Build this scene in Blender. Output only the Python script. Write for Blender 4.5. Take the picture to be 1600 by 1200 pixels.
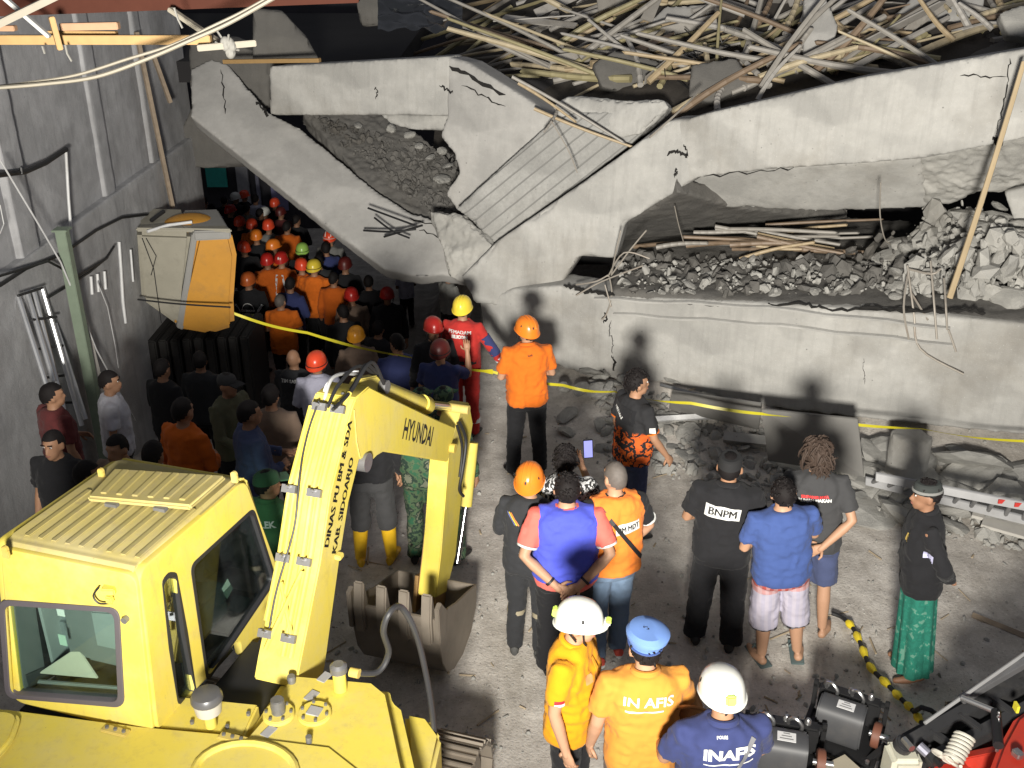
import bpy, bmesh, math, random
import numpy as np
from mathutils import Vector, Matrix, Euler
from mathutils.bvhtree import BVHTree
for o in list(bpy.data.objects): bpy.data.objects.remove(o)
SC = bpy.context.scene
COL = SC.collection
R = math.radians
rng = random.Random(7)
# ---------------------------------------------------------------- camera, world, light, exposure
CAMZ, FPX, PITCH = 5.35, 1600.0, R(25.1)
cam = bpy.data.cameras.new('camera'); cam.sensor_width = 36.0; cam.lens = 36.0; cam.clip_end = 300; cam.clip_start = .05
co = bpy.data.objects.new('camera', cam); COL.objects.link(co)
co.location = (0, 0, CAMZ); co.rotation_euler = (math.pi/2 - PITCH, 0, 0); SC.camera = co
W = bpy.data.worlds.new('World'); SC.world = W; W.use_nodes = True
bg = W.node_tree.nodes['Background']
bg.inputs[0].default_value = (.86, .89, 1.0, 1); bg.inputs[1].default_value = .19     # night sky glow over the site
# the site's one floodlight: stands beside and just below the photographer
fl = bpy.data.lights.new('floodlight', 'SPOT'); fl.energy = 12800; fl.color = (1.0, .955, .87)
fl.spot_size = R(96); fl.spot_blend = 1.0; fl.shadow_soft_size = .42
flo = bpy.data.objects.new('floodlight', fl); COL.objects.link(flo); flo.location = (-.32, -2.2, 4.48)
flo.rotation_euler = (Vector((1.4, 12.0, 5.8)) - flo.location).to_track_quat('-Z', 'Y').to_euler()
SC.view_settings.view_transform = 'Standard'; SC.view_settings.look = 'None'
SC.view_settings.exposure = 0.0; SC.view_settings.gamma = 1.0; SC.view_settings.use_curve_mapping = False
SC.cycles.max_bounces = 6
# ---------------------------------------------------------------- projection helpers: pixel of the photo -> real point
CP, SP = math.cos(PITCH), math.sin(PITCH)
def ray(px, py):
    u = (px-800)/FPX; v = (py-600)/FPX
    return Vector((u, CP - v*SP, -(SP + v*CP)))
def G(px, py, z=0.):
    r = ray(px, py); t = (z-CAMZ)/r.z
    return Vector((r.x*t, r.y*t, z))
def D(px, py, Y):
    r = ray(px, py); t = Y/r.y
    return Vector((r.x*t, Y, CAMZ + r.z*t))
CAMP = Vector((0, 0, CAMZ))
def plane3(a, b, c):
    A, B, C_ = D(*a), D(*b), D(*c); n = (B-A).cross(C_-A).normalized()
    def f(px, py):
        r = ray(px, py); return CAMP + r*((A-CAMP).dot(n)/r.dot(n))
    if n.y > 0: n = -n
    f.n = n; return f
def vplane(a, b, lean=0.):
    A, B = D(*a), D(*b); d = (B-A); d.z = 0; d.normalize()
    n = Vector((d.y, -d.x, 0))
    if n.y > 0: n = -n
    n = (n + Vector((0, 0, lean))).normalized()
    def f(px, py):
        r = ray(px, py); return CAMP + r*((A-CAMP).dot(n)/r.dot(n))
    f.n = n; return f
# ---------------------------------------------------------------- noise
def _h(i, j, k):
    s = np.sin(i*127.1 + j*311.7 + k*74.7)*43758.5453
    return s - np.floor(s)
def vnoise(p):
    p = np.asarray(p, float); i = np.floor(p); f = p-i; f = f*f*(3-2*f)
    o = 0
    for a in (0, 1):
        for b in (0, 1):
            for c in (0, 1):
                w = (f[:, 0] if a else 1-f[:, 0])*(f[:, 1] if b else 1-f[:, 1])*(f[:, 2] if c else 1-f[:, 2])
                o = o + w*_h(i[:, 0]+a, i[:, 1]+b, i[:, 2]+c)
    return o*2-1
def fbm(p, n=3):
    p = np.asarray(p, float); o = 0; a = 1; t = 0
    for k in range(n): o = o + a*vnoise(p*2**k + 17.3*k); t += a; a *= .5
    return o/t
# ---------------------------------------------------------------- materials
def N(nt, typ, ins=None, **kw):
    n = nt.nodes.new(typ)
    for k, v in kw.items(): setattr(n, k, v)
    for k, v in (ins or {}).items():
        s = n.inputs[k]
        if isinstance(v, bpy.types.NodeSocket): nt.links.new(v, s)
        else: s.default_value = v
    return n
def base_mat(name):
    m = bpy.data.materials.new(name); m.use_nodes = True; nt = m.node_tree
    return m, nt, nt.nodes['Principled BSDF']
def c4(c): return (c[0], c[1], c[2], 1)
def mixc(nt, fac, a, b, mode='MIX'):
    n = nt.nodes.new('ShaderNodeMix'); n.data_type = 'RGBA'; n.blend_type = mode
    for s, v in ((n.inputs[0], fac), (n.inputs[6], a), (n.inputs[7], b)):
        if isinstance(v, bpy.types.NodeSocket): nt.links.new(v, s)
        elif isinstance(v, (int, float)): s.default_value = v
        else: s.default_value = c4(v)
    return n.outputs[2]
def ramp(nt, fac, a, b):
    n = nt.nodes.new('ShaderNodeMapRange'); nt.links.new(fac, n.inputs[0])
    n.inputs[1].default_value = a; n.inputs[2].default_value = b
    return n.outputs[0]
def noise(nt, vec, scale, detail=5, rough=.6):
    return N(nt, 'ShaderNodeTexNoise', {'Vector': vec, 'Scale': scale, 'Detail': detail, 'Roughness': rough}).outputs['Fac']
def mapped(nt, sc=(1, 1, 1), rot=(0, 0, 0), coord='Object'):
    tc = N(nt, 'ShaderNodeTexCoord')
    return N(nt, 'ShaderNodeMapping', {'Vector': tc.outputs[coord], 'Scale': sc, 'Rotation': rot}).outputs[0]
def bump(nt, bs, h, strength=.3, dist=.02):
    b = N(nt, 'ShaderNodeBump', {'Height': h, 'Strength': strength, 'Distance': dist})
    nt.links.new(b.outputs[0], bs.inputs['Normal'])
_mc = {}
def plain(name, col, rough=.6, metal=0., var=.15, sc=8., bmp=.0, spec=.5, dirt=None, dirt_amt=.5):
    k = (name, tuple(col), rough)
    if k in _mc: return _mc[k]
    m, nt, bs = base_mat(name); v = mapped(nt)
    n1 = noise(nt, v, sc, 5)
    c = mixc(nt, n1, [x*(1-var) for x in col], [min(1, x*(1+var)) for x in col])
    if dirt:
        n2 = noise(nt, v, 3.1, 8, .72); c = mixc(nt, ramp(nt, n2, .52, .75), c, mixc(nt, dirt_amt, c, dirt))
    nt.links.new(c, bs.inputs['Base Color'])
    bs.inputs['Roughness'].default_value = rough; bs.inputs['Metallic'].default_value = metal
    bs.inputs['Specular IOR Level'].default_value = spec
    if bmp: bump(nt, bs, noise(nt, v, sc*6, 3), bmp, .01)
    _mc[k] = m; return m
def cloth(name, col, rough=.92):
    k = ('cloth', tuple(col))
    if k in _mc: return _mc[k]
    m, nt, bs = base_mat(name); v = mapped(nt)
    n1 = noise(nt, v, 5, 4); n2 = noise(nt, v, 260, 2)
    c = mixc(nt, n1, [x*.86 for x in col], [min(1, x*1.12) for x in col])
    nt.links.new(c, bs.inputs['Base Color']); bs.inputs['Roughness'].default_value = rough
    bs.inputs['Specular IOR Level'].default_value = .2
    bs.inputs['Sheen Weight'].default_value = .05
    h = N(nt, 'ShaderNodeMath', {0: n2, 1: noise(nt, mapped(nt, (1, 1, .55)), 22, 3)}, operation='ADD').outputs[0]
    bump(nt, bs, h, .35, .006)
    _mc[k] = m; return m
def concrete(name, col, streak=.5, board=None, stain=.5, rough_amt=.4):
    m, nt, bs = base_mat(name); v = mapped(nt)
    big = noise(nt, v, .9, 9, .68); mid = noise(nt, v, 6, 7, .7); fine = noise(nt, v, 70, 3, .7)
    st = noise(nt, mapped(nt, (9, 9, .55)), 1.3, 6, .65)
    c = mixc(nt, ramp(nt, big, .3, .72), [x*.72 for x in col], [min(1, x*1.12) for x in col])
    c = mixc(nt, ramp(nt, mid, .35, .7), mixc(nt, .25, c, [x*.55 for x in col]), c)
    c = mixc(nt, N(nt, 'ShaderNodeMath', {0: ramp(nt, st, .5, .78), 1: streak}, operation='MULTIPLY').outputs[0], c, [x*.42 for x in col])
    blot = noise(nt, v, .55, 6, .6)
    c = mixc(nt, N(nt, 'ShaderNodeMath', {0: ramp(nt, blot, .56, .74), 1: stain}, operation='MULTIPLY').outputs[0], c, (col[0]*.5, col[1]*.47, col[2]*.43))
    c = mixc(nt, ramp(nt, fine, .62, .8), c, [min(1, x*1.2) for x in col])
    pit = N(nt, 'ShaderNodeTexVoronoi', {'Vector': v, 'Scale': 9.}).outputs['Distance']; pm = N(nt, 'ShaderNodeMath', {0: ramp(nt, pit, .10, .03), 1: ramp(nt, big, .5, .65)}, operation='MULTIPLY').outputs[0]
    c = mixc(nt, pm, c, [x*.3 for x in col])
    patchy = noise(nt, mapped(nt, (1.4, 1.4, 2.2)), 1.1, 4, .5); c = mixc(nt, ramp(nt, patchy, .46, .54), mixc(nt, .14, c, (.1, .1, .1)), c)
    h = N(nt, 'ShaderNodeMath', {0: mid, 1: N(nt, 'ShaderNodeMath', {0: fine, 1: .35}, operation='MULTIPLY').outputs[0]}, operation='ADD').outputs[0]
    if board:
        w = N(nt, 'ShaderNodeTexWave', {'Vector': mapped(nt, (1, 1, 1), board), 'Scale': 2.3, 'Distortion': .2, 'Detail': 2, 'Detail Scale': 2.}, wave_type='BANDS', bands_direction='X').outputs['Fac']
        g = ramp(nt, w, .0, .07)
        wood = noise(nt, N(nt, 'ShaderNodeMapping', {'Vector': mapped(nt, (1, 1, 1), board), 'Scale': (26, 1.1, 26)}).outputs[0], 1, 5)
        c = mixc(nt, g, [x*.5 for x in col], c); c = mixc(nt, ramp(nt, wood, .3, .75), mixc(nt, .4, c, [x*.45 for x in col]), c)
        h = N(nt, 'ShaderNodeMath', {0: h, 1: g}, operation='ADD').outputs[0]
        h = N(nt, 'ShaderNodeMath', {0: h, 1: wood}, operation='ADD').outputs[0]
    nt.links.new(c, bs.inputs['Base Color']); bs.inputs['Roughness'].default_value = .9
    bs.inputs['Specular IOR Level'].default_value = .25
    bump(nt, bs, h, rough_amt, .02); return m
# ---------------------------------------------------------------- mesh builder
class MB:
    def __init__(s): s.v = []; s.f = []
    def add(s, vs, fs):
        o = len(s.v); s.v += [tuple(x) for x in vs]; s.f += [tuple(i+o for i in f) for f in fs]; return s
    def merge(s, m): return s.add(m.v, m.f)
    def box(s, c, size, rot=None):
        x, y, z = [d/2 for d in size]; c = Vector(c)
        vs = [Vector(p) for p in ((-x,-y,-z),(x,-y,-z),(x,y,-z),(-x,y,-z),(-x,-y,z),(x,-y,z),(x,y,z),(-x,y,z))]
        if rot is not None:
            M = rot if isinstance(rot, Matrix) else Euler(rot).to_matrix(); vs = [M @ p for p in vs]
        return s.add([p+c for p in vs], [(0,3,2,1),(4,5,6,7),(0,1,5,4),(1,2,6,5),(2,3,7,6),(3,0,4,7)])
    def prism(s, poly, vec):
        n = len(poly); poly = [Vector(p) for p in poly]; vec = Vector(vec)
        vs = poly + [p+vec for p in poly]
        fs = [tuple(range(n)), tuple(range(2*n-1, n-1, -1))] + [(i, i+n, (i+1) % n + n, (i+1) % n) for i in range(n)]
        return s.add(vs, fs)
    def rings(s, rs, cap=True):
        n = len(rs[0]); vs = [p for r in rs for p in r]; fs = []
        for k in range(len(rs)-1):
            for i in range(n):
                j = (i+1) % n; fs.append((k*n+i, k*n+j, (k+1)*n+j, (k+1)*n+i))
        if cap: fs.append(tuple(range(n-1, -1, -1))); fs.append(tuple((len(rs)-1)*n+i for i in range(n)))
        return s.add(vs, fs)
    def tube(s, pts, rad, n=10, cap=True, flat=1.0, ends=False):
        pts = [Vector(p) for p in pts]
        if isinstance(rad, (int, float)): rad = [rad]*len(pts)
        rad = list(rad)
        if ends:      # rounded ends
            d0 = (pts[0]-pts[1]).normalized(); d1 = (pts[-1]-pts[-2]).normalized()
            pts = [pts[0]+d0*rad[0]*.85, pts[0]+d0*rad[0]*.5] + pts + [pts[-1]+d1*rad[-1]*.5, pts[-1]+d1*rad[-1]*.85]
            rad = [rad[0]*.4, rad[0]*.85] + rad + [rad[-1]*.85, rad[-1]*.4]
        rs = []; up = None
        for i, p in enumerate(pts):
            t = (pts[min(i+1, len(pts)-1)]-pts[max(i-1, 0)]).normalized()
            if up is None:
                up = Vector((0, 0, 1)) if abs(t.z) < .9 else Vector((0, 1, 0))
            a = up - t*up.dot(t)
            if a.length < 1e-4: a = Vector((1, 0, 0)) - t*t.x
            a.normalize(); b = t.cross(a); up = a
            rs.append([p + (a*math.cos(2*math.pi*k/n)*flat + b*math.sin(2*math.pi*k/n))*rad[i] for k in range(n)])
        return s.rings(rs, cap)
    def ell(s, c, r, n=12, m=8, rot=None):
        c = Vector(c); rs = []
        for k in range(1, m):
            a = math.pi*k/m
            rs.append([Vector((r[0]*math.sin(a)*math.cos(2*math.pi*i/n), r[1]*math.sin(a)*math.sin(2*math.pi*i/n), -r[2]*math.cos(a))) for i in range(n)])
        vs = [Vector((0, 0, -r[2]))] + [p for q in rs for p in q] + [Vector((0, 0, r[2]))]
        if rot is not None:
            M = rot if isinstance(rot, Matrix) else Euler(rot).to_matrix(); vs = [M @ p for p in vs]
        fs = [(0, 1+(i+1) % n, 1+i) for i in range(n)]
        for k in range(m-2):
            for i in range(n):
                j = (i+1) % n; fs.append((1+k*n+i, 1+k*n+j, 1+(k+1)*n+j, 1+(k+1)*n+i))
        L = len(vs)-1
        fs += [(L, L-n+i, L-n+(i+1) % n) for i in range(n)]
        return s.add([p+c for p in vs], fs)
    def cyl(s, a, b, r, n=16, r2=None): return s.tube([a, b], [r, r if r2 is None else r2], n)
    def xf(s, M):
        s.v = [tuple(M @ Vector(p)) for p in s.v]; return s
    def mesh(s, name, smooth=True, bevel=0., seg=2, angle=35):
        me = bpy.data.meshes.new(name); me.from_pydata(s.v, [], s.f)
        bm = bmesh.new(); bm.from_mesh(me); bmesh.ops.recalc_face_normals(bm, faces=bm.faces)
        if bevel:
            es = [e for e in bm.edges if len(e.link_faces) == 2 and e.calc_face_angle(0) > R(28)]
            bmesh.ops.bevel(bm, geom=es, offset=bevel, segments=seg, affect='EDGES', clamp_overlap=True)
        bm.to_mesh(me); bm.free()
        if smooth:
            me.shade_smooth(); me.set_sharp_from_angle(angle=R(angle))
        return me
    def build(s, name, mat, parent=None, smooth=True, bevel=0., seg=2, loc=None, angle=35):
        return link(name, s.mesh(name, smooth, bevel, seg, angle), mat, parent, loc)
def link(name, me, mat, parent=None, loc=None):
    o = bpy.data.objects.new(name, me); COL.objects.link(o)
    if mat is not None and not me.materials: me.materials.append(mat)
    if parent is not None: o.parent = parent
    if loc is not None: o.location = loc
    return o
def tag(o, label=None, cat=None, group=None, kind=None):
    if label: o['label'] = label
    if cat: o['category'] = cat
    if group: o['group'] = group
    if kind: o['kind'] = kind
    return o
def thing(name, label, cat, loc=(0, 0, 0), rz=0., group=None):
    o = bpy.data.objects.new(name, None); COL.objects.link(o); o.empty_display_size = .2
    o.location = loc; o.rotation_euler = (0, 0, rz); return tag(o, label, cat, group)
PEND = []
def remesh(o, voxel, post=None):
    m = o.modifiers.new('r', 'REMESH'); m.mode = 'VOXEL'; m.voxel_size = voxel; m.use_smooth_shade = True
    PEND.append((o, post)); return o
def arrs(me):
    n = len(me.vertices); v = np.empty(n*3); me.vertices.foreach_get('co', v)
    q = np.empty(n*3); me.vertex_normals.foreach_get('vector', q)
    return v.reshape(-1, 3), q.reshape(-1, 3)
def setv(me, v): me.vertices.foreach_set('co', np.asarray(v, float).ravel()); me.update()
def finalize():
    dg = bpy.context.evaluated_depsgraph_get()
    res = [bpy.data.meshes.new_from_object(o.evaluated_get(dg), depsgraph=dg) for o, _ in PEND]
    for (o, post), me in zip(PEND, res):
        o.modifiers.clear(); old = o.data; mats = list(old.materials); me.name = old.name
        me.materials.clear()
        for mt in mats: me.materials.append(mt)
        o.data = me; me.shade_smooth(); bpy.data.meshes.remove(old)
        if post: post(o, me)
    PEND.clear()
    for f in LATE: f()
LATE = []
def rough_post(amp, edge, sc=3., seed=0., ragged=None):
    def f(o, me):
        v, q = arrs(me); n = len(v)
        E = np.empty(len(me.edges)*2, int); me.edges.foreach_get('vertices', E); E = E.reshape(-1, 2)
        sm = np.zeros_like(q); cnt = np.zeros(n)
        for a, b in ((0, 1), (1, 0)):
            np.add.at(sm, E[:, a], q[E[:, b]]); np.add.at(cnt, E[:, a], 1)
        sm /= np.maximum(cnt, 1)[:, None]
        ed = np.clip((1-np.linalg.norm(sm, axis=1))*9, 0, 1)
        for _ in range(2):
            s2 = np.zeros(n)
            for a, b in ((0, 1), (1, 0)): np.add.at(s2, E[:, a], ed[E[:, b]])
            ed = np.maximum(ed, s2/np.maximum(cnt, 1))
        n1 = fbm(v*sc+seed, 3); n2 = fbm(v*sc*3.3+seed+5, 2)
        d = amp*n1 + amp*.5*n2 - edge*ed*np.clip(n1*1.2+n2*.8+.15, 0, 1)
        if ragged is not None: d = d + ragged(v)
        setv(me, v + q*d[:, None])
    return f
# ---------------------------------------------------------------- SETTING: ground, walls
CONC = concrete('pale_concrete', (.44, .432, .408), .3, None, .8)
CONC_S = concrete('smooth_concrete', (.43, .42, .40), .15, None, .3, .25)
CONC_B = concrete('board_marked_concrete', (.42, .415, .395), .15, (0, R(-50), 0), .4, .5)
CONC_R = concrete('broken_concrete', (.43, .42, .39), .0, None, .7, .9)
CONC_W = concrete('old_wall_concrete', (.46, .46, .47), .45, None, .8, .4)
CONC_D = concrete('dirty_shaded_concrete', (.15, .143, .132), .2, None, .8, .8)  # dirt tone, also darkened to paint the shadow in the hollow
def ground_mat():
    m, nt, bs = base_mat('dusty_ground'); v = mapped(nt)
    big = noise(nt, v, .55, 9, .7); mid = noise(nt, v, 3.5, 8, .72); fine = noise(nt, v, 42, 4, .75)
    c = mixc(nt, ramp(nt, big, .32, .66), (.48, .445, .40), (.80, .755, .69))
    c = mixc(nt, ramp(nt, mid, .4, .66), mixc(nt, .5, c, (.24, .21, .18)), c)
    trk = noise(nt, mapped(nt, (2.6, .35, 1), (0, 0, R(-24))), 1.6, 6, .65); c = mixc(nt, N(nt, 'ShaderNodeMath', {0: ramp(nt, trk, .52, .68), 1: .4}, operation='MULTIPLY').outputs[0], c, (.27, .24, .2))
    damp = noise(nt, v, .8, 4, .5); c = mixc(nt, N(nt, 'ShaderNodeMath', {0: ramp(nt, damp, .6, .72), 1: .45}, operation='MULTIPLY').outputs[0], c, (.22, .2, .17))
    c = mixc(nt, ramp(nt, fine, .6, .74), c, (.8, .77, .72))
    c = mixc(nt, ramp(nt, fine, .42, .3), c, (.22, .2, .175))
    nt.links.new(c, bs.inputs['Base Color']); bs.inputs['Roughness'].default_value = .88; bs.inputs['Specular IOR Level'].default_value = .3
    h = N(nt, 'ShaderNodeMath', {0: mid, 1: N(nt, 'ShaderNodeMath', {0: fine, 1: .5}, operation='MULTIPLY').outputs[0]}, operation='ADD').outputs[0]
    bump(nt, bs, h, .6, .03); return m
GM = ground_mat()
xs = np.concatenate([[-40, -20, -10], np.arange(-6.5, 8.6, .09), [12, 20, 40]])
ys = np.concatenate([[-20, -8, -2], np.arange(1.5, 18.1, .09), np.arange(18.4, 33, .5), [40]])
gx, gy = np.meshgrid(xs, ys); P = np.stack([gx.ravel(), gy.ravel(), 0*gx.ravel()], 1)
def ground_z(x, y):
    p = np.stack([np.atleast_1d(x), np.atleast_1d(y), 0*np.atleast_1d(x)], 1).astype(float)
    b = 9.6 - .32*(p[:, 0]-1.2) + .5*vnoise(p*.8)      # a low bank of spoil rises towards the fallen beam
    bank = np.clip((p[:, 1]-b)/2.2, 0, 1)*np.clip((p[:, 0]-.6)/1.2, 0, 1)
    wl_ = np.clip((-.55-p[:, 0])/1.1, 0, 1); wl_ = wl_*wl_*(3-2*wl_)          # the passage at the left ramps down under the building
    dip = np.interp(p[:, 1], [0, 7.6, 10.4, 13.6, 18, 26, 34], [0, 0, -.80, -1.5, -1.65, -2.9, -3.4])*wl_
    return dip + .025*fbm(p*1.1, 3) + .012*fbm(p*7, 2) - .02 + bank*(.42+.12*fbm(p*2.2+3, 3))
P[:, 2] = ground_z(P[:, 0], P[:, 1])
nx, ny = len(xs), len(ys)
me = bpy.data.meshes.new('ground')
me.from_pydata(P.tolist(), [], [(j*nx+i, j*nx+i+1, (j+1)*nx+i+1, (j+1)*nx+i) for j in range(ny-1) for i in range(nx-1)])
me.shade_smooth(); tag(link('ground', me, GM), kind='structure')
def gz(x, y): return float(ground_z(x, y)[0])

# rock meshes shared by all chunks
def rock_mesh(i, flat=1.0, sub=2):
    bm = bmesh.new(); bmesh.ops.create_icosphere(bm, subdivisions=sub, radius=.5)
    me = bpy.data.meshes.new('concrete_chunk'); bm.to_mesh(me); bm.free()
    v, _ = arrs(me); r2 = np.random.RandomState(i)
    for _ in range(7):      # cut facets like broken concrete
        d = r2.normal(size=3); d /= np.linalg.norm(d); h = .28+.14*r2.rand()
        t = v@d; v = v - np.maximum(t-h, 0)[:, None]*d
    v = v*(1+.12*fbm(v*4+i*3.1, 2))[:, None]; v[:, 2] *= flat; v[:, 0] *= 1+.4*r2.rand()
    setv(me, v); me.materials.append(CONC_R); return me
ROCKS = [rock_mesh(i, .8 if i % 2 else .5) for i in range(10)]
def scatter_stuff(name, n, place, smin, smax, mat, seed=1):
    r2 = np.random.RandomState(seed); mb = MB()
    src = rock_mesh(91, .6, 1); base, _ = arrs(src); fs = [tuple(p.vertices) for p in src.polygons]
    for _ in range(n):
        x, y, z = place(r2); s = smin*(smax/smin)**(r2.rand()**2.2)
        a = Euler(r2.rand(3)*6.28).to_matrix(); M = np.array(a)
        vs = (base*s*(1+.5*r2.rand(3)))@M.T + (x, y, z+s*.12); mb.add(vs.tolist(), fs)
    o = mb.build(name, mat, None, False); return tag(o, kind='stuff')
def gp(r2):
    while 1:
        px, py = 500+1300*r2.rand(), 560+660*r2.rand(); p = G(px, py)
        if p.y < 12: return p.x, p.y, gz(p.x, p.y)
scatter_stuff('gravel', 2200, gp, .008, .045, CONC_R, 3)
_w = MB(); _r = np.random.RandomState(12)
for _ in range(170):
    x, y, z = gp(_r); a = _r.rand()*6.28; l_ = .05+.22*_r.rand()**2; d_ = Vector((math.cos(a), math.sin(a), .05*_r.rand()))*l_
    _w.tube([Vector((x, y, z+.008)), Vector((x, y, z+.008))+d_], .004+.006*_r.rand(), 4)
tag(_w.build('wood_chips', plain('splinter_wood', (.36, .29, .2), .8, var=.4), None, False), kind='stuff')
def bp(r2):
    x = 1.0+5.2*r2.rand(); t = r2.rand(); y = 10.3-.45*(x-1.2)+ (t-.6)*1.6
    return x, y, gz(x, y)
scatter_stuff('rubble_crumbs', 1500, bp, .03, .16, CONC_R, 5)

# left retaining wall: a thing with its pilasters, panels, pipes and cables
WX = -4.95
wall = thing('concrete_wall', 'tall grey stained concrete wall along the left side, with pipes and cables on it', 'wall', (WX, 11, 0))
def wl(px, py, off=0.):                       # photo pixel -> point on the wall face, local to the wall thing
    r = ray(px, py); t = (WX+off)/r.x; p = CAMP + r*t
    return Vector((p.x-WX, p.y-11, p.z))
mb = MB().box((-.3, -2.9, 2.2), (.6, 16.0, 8.6))
o = remesh(mb.build('wall_panel', CONC_W, wall), .06, rough_post(.012, .02, 1.6))
for y0, w_, t_ in ((-1.0, .42, .07), (1.35, .34, .05), (3.1, .3, .05)):
    remesh(MB().box((t_/2-.06, y0, 2.2), (t_+.12, w_, 8.5)).build('pilaster', CONC_W, wall), .035, rough_post(.008, .02, 2.5))
# lower plinth step that follows the joint line
a, b = wl(0, 455), wl(295, 305)
zj = 2.15
remesh(MB().box((.03, -2.7, zj/2-1), (.16, 15.2, zj+2)).build('plinth', concrete('plinth_concrete', (.48, .48, .485), .5, None, .7, .5), wall), .05, rough_post(.012, .03, 2.))
PIPE = plain('white_pipe_plastic', (.62, .62, .62), .45, var=.2, dirt=(.3, .28, .25))
CABLE = plain('black_cable_rubber', (.012, .012, .013), .5)
def wpipe(name, pts, r, mat, off=.12, lab=None):
    P = [wl(*p, off) for p in pts]
    o = MB().tube(P, r, 8).build(name, mat, wall)
    if lab: o['label'] = lab
    return o
wpipe('pipe', [(103, 238), (107, 310), (113, 388)], .016, PIPE)
wpipe('pipe', [(186, 378), (189, 420), (192, 470), (196, 505)], .02, PIPE)
wpipe('pipe', [(124, 490), (138, 560), (150, 600)], .016, PIPE, .15)
wpipe('pipe', [(204, 390), (208, 440)], .014, PIPE, .16)
wpipe('cable', [(-40, 280), (0, 273), (40, 268), (70, 255), (103, 233)], .028, CABLE)
wpipe('cable', [(-30, 455), (0, 446), (40, 420), (95, 398), (150, 360), (190, 340), (230, 335)], .018, CABLE, .16)
wpipe('cable', [(-30, 440), (20, 425), (75, 408), (120, 432), (165, 405), (178, 385)], .014, CABLE, .2)
wpipe('cable', [(75, 465), (105, 447), (140, 425), (168, 402)], .014, CABLE, .2)
wpipe('wire', [(0, 250), (30, 300), (60, 350), (95, 410), (120, 470), (150, 545), (185, 610), (212, 658)], .009, PIPE, .3)
wpipe('wire', [(0, 320), (6, 350), (0, 365)], .005, PIPE, .2)
wpipe('wire', [(152, 440), (168, 480), (180, 540), (185, 575)], .005, PIPE, .2)
for x, y in ((142, 432), (152, 428), (163, 424), (118, 425)):   # stub conduits
    wpipe('pipe_stub', [(x, y), (x+2, y+28)], .018, PIPE, .15)
wpipe('cable_hook', [(33, 262), (34, 272)], .02, CABLE, .14)
POST = plain('green_painted_steel', (.2, .25, .185), .55, var=.2, dirt=(.14, .13, .11))
g = thing('steel_post', 'pale green steel post standing against the left concrete wall', 'post', (wl(112, 440, .3).x+WX, wl(112, 440, .3).y+11, 0))
g.location.z = gz(g.location.x, g.location.y)-.02; post_h = 2.3-g.location.z
MB().box((0, 0, post_h/2), (.11, .11, post_h)).box((0, 0, post_h+.01), (.16, .16, .02)).build('post', POST, g, bevel=.006)

# folded ladder / aluminium tubes leaning on the wall
ALU = plain('aluminium', (.62, .63, .65), .38, .75, .12, dirt=(.3, .3, .3))
def leaning(label, a, b, r, offb=.55, offt=.14, grp=None, mat=ALU):
    tA = wl(*a, offt); tB = wl(*b, offb); A = Vector((tA.x+WX, tA.y+11, tA.z)); B = Vector((tB.x+WX, tB.y+11, tB.z))
    d = (B-A); B2 = A + d*((A.z-.02)/(A.z-B.z)) if A.z-B.z > .1 else B
    o = MB().tube([A, B2], r, 10).build('aluminium_tube', mat); return tag(o, label, 'tube', grp)
lad = thing('folding_ladder', 'folded silver aluminium ladder leaning against the left wall beside a green post', 'ladder')
def wpt(px, py, off):
    p = wl(px, py, off); return Vector((p.x+WX, p.y+11, p.z))
for (a, b) in (((28, 462), (72, 600)), ((42, 455), (84, 596)), ((66, 450), (128, 665)), ((86, 505), (134, 655)), ((52, 452), (100, 640))):
    A, B = wpt(*a, .12), wpt(*b, .42); B2 = B
    MB().tube([A, B2], .026, 8).build('stile', ALU, lad)
for (a, b) in (((50, 500), (88, 495)), ((62, 545), (98, 540)), ((72, 590), (112, 585)), ((88, 630), (124, 628)), ((28, 462), (66, 450))):
    MB().tube([wpt(*a, .22), wpt(*b, .22)], .014, 6).build('rung', plain('dark_rubber', (.03, .03, .032), .6), lad)
# thin timber battens leaning on the wall
TIM = plain('weathered_timber', (.3, .235, .17), .8, var=.3, sc=14, dirt=(.12, .1, .08))
for a, b, lab in (((213, 50), (270, 325), 'long thin grey timber batten leaning on the left wall'), ((240, 88), (266, 160), 'short brown timber batten hanging on the left wall')):
    A, B = wpt(*a, .12), wpt(*b, .2); d = (B-A).normalized()
    o = MB().tube([A, B], .035, 4, True).build('timber_batten', TIM, None, False); tag(o, lab, 'batten')

# far end of the passage and the dark building shell behind
DARKW = plain('dark_plaster', (.05, .048, .055), .9, var=.35, sc=2.)
VOID = plain('black_void_shade', (.018, .017, .018), .95, var=.4, sc=1.5)  # black base colour stands in for unlit depth
t = thing('back_wall', 'dark plastered wall closing the far end of the passage', 'wall', (-2, 28.5, 0))
MB().box((-4, .15, 0), (16, .3, 8.0)).build('wall', DARKW, t)
p0 = D(320, 258, 28.4); p1 = D(356, 292, 28.4)
MB().box(((p0.x+p1.x)/2+2, -.1, (p0.z+p1.z)/2), (p1.x-p0.x, .06, p0.z-p1.z)).build('board', plain('teal_paint', (.05, .52, .44), .5, var=.25), t)['label'] = 'teal painted board'
for x0, x1, c in ((392, 408, (.30, .30, .38)), (415, 450, (.25, .24, .42)), (362, 392, (.40, .40, .42))):
    q0, q1 = D(x0, 225, 28.3), D(x1, 330, 28.3)
    MB().box(((q0.x+q1.x)/2+2, -.08, (q0.z+q1.z)/2), (q1.x-q0.x, .1, q0.z-q1.z)).build('sheet', plain('hanging_sheet_%d' % x0, c, .8, var=.3), t)
t = thing('building_shell', 'black unlit building wall behind the collapse', 'wall', (3, 33, 0))
MB().box((0, .2, 2.5), (40, .4, 18)).build('wall', VOID, t)
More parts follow.
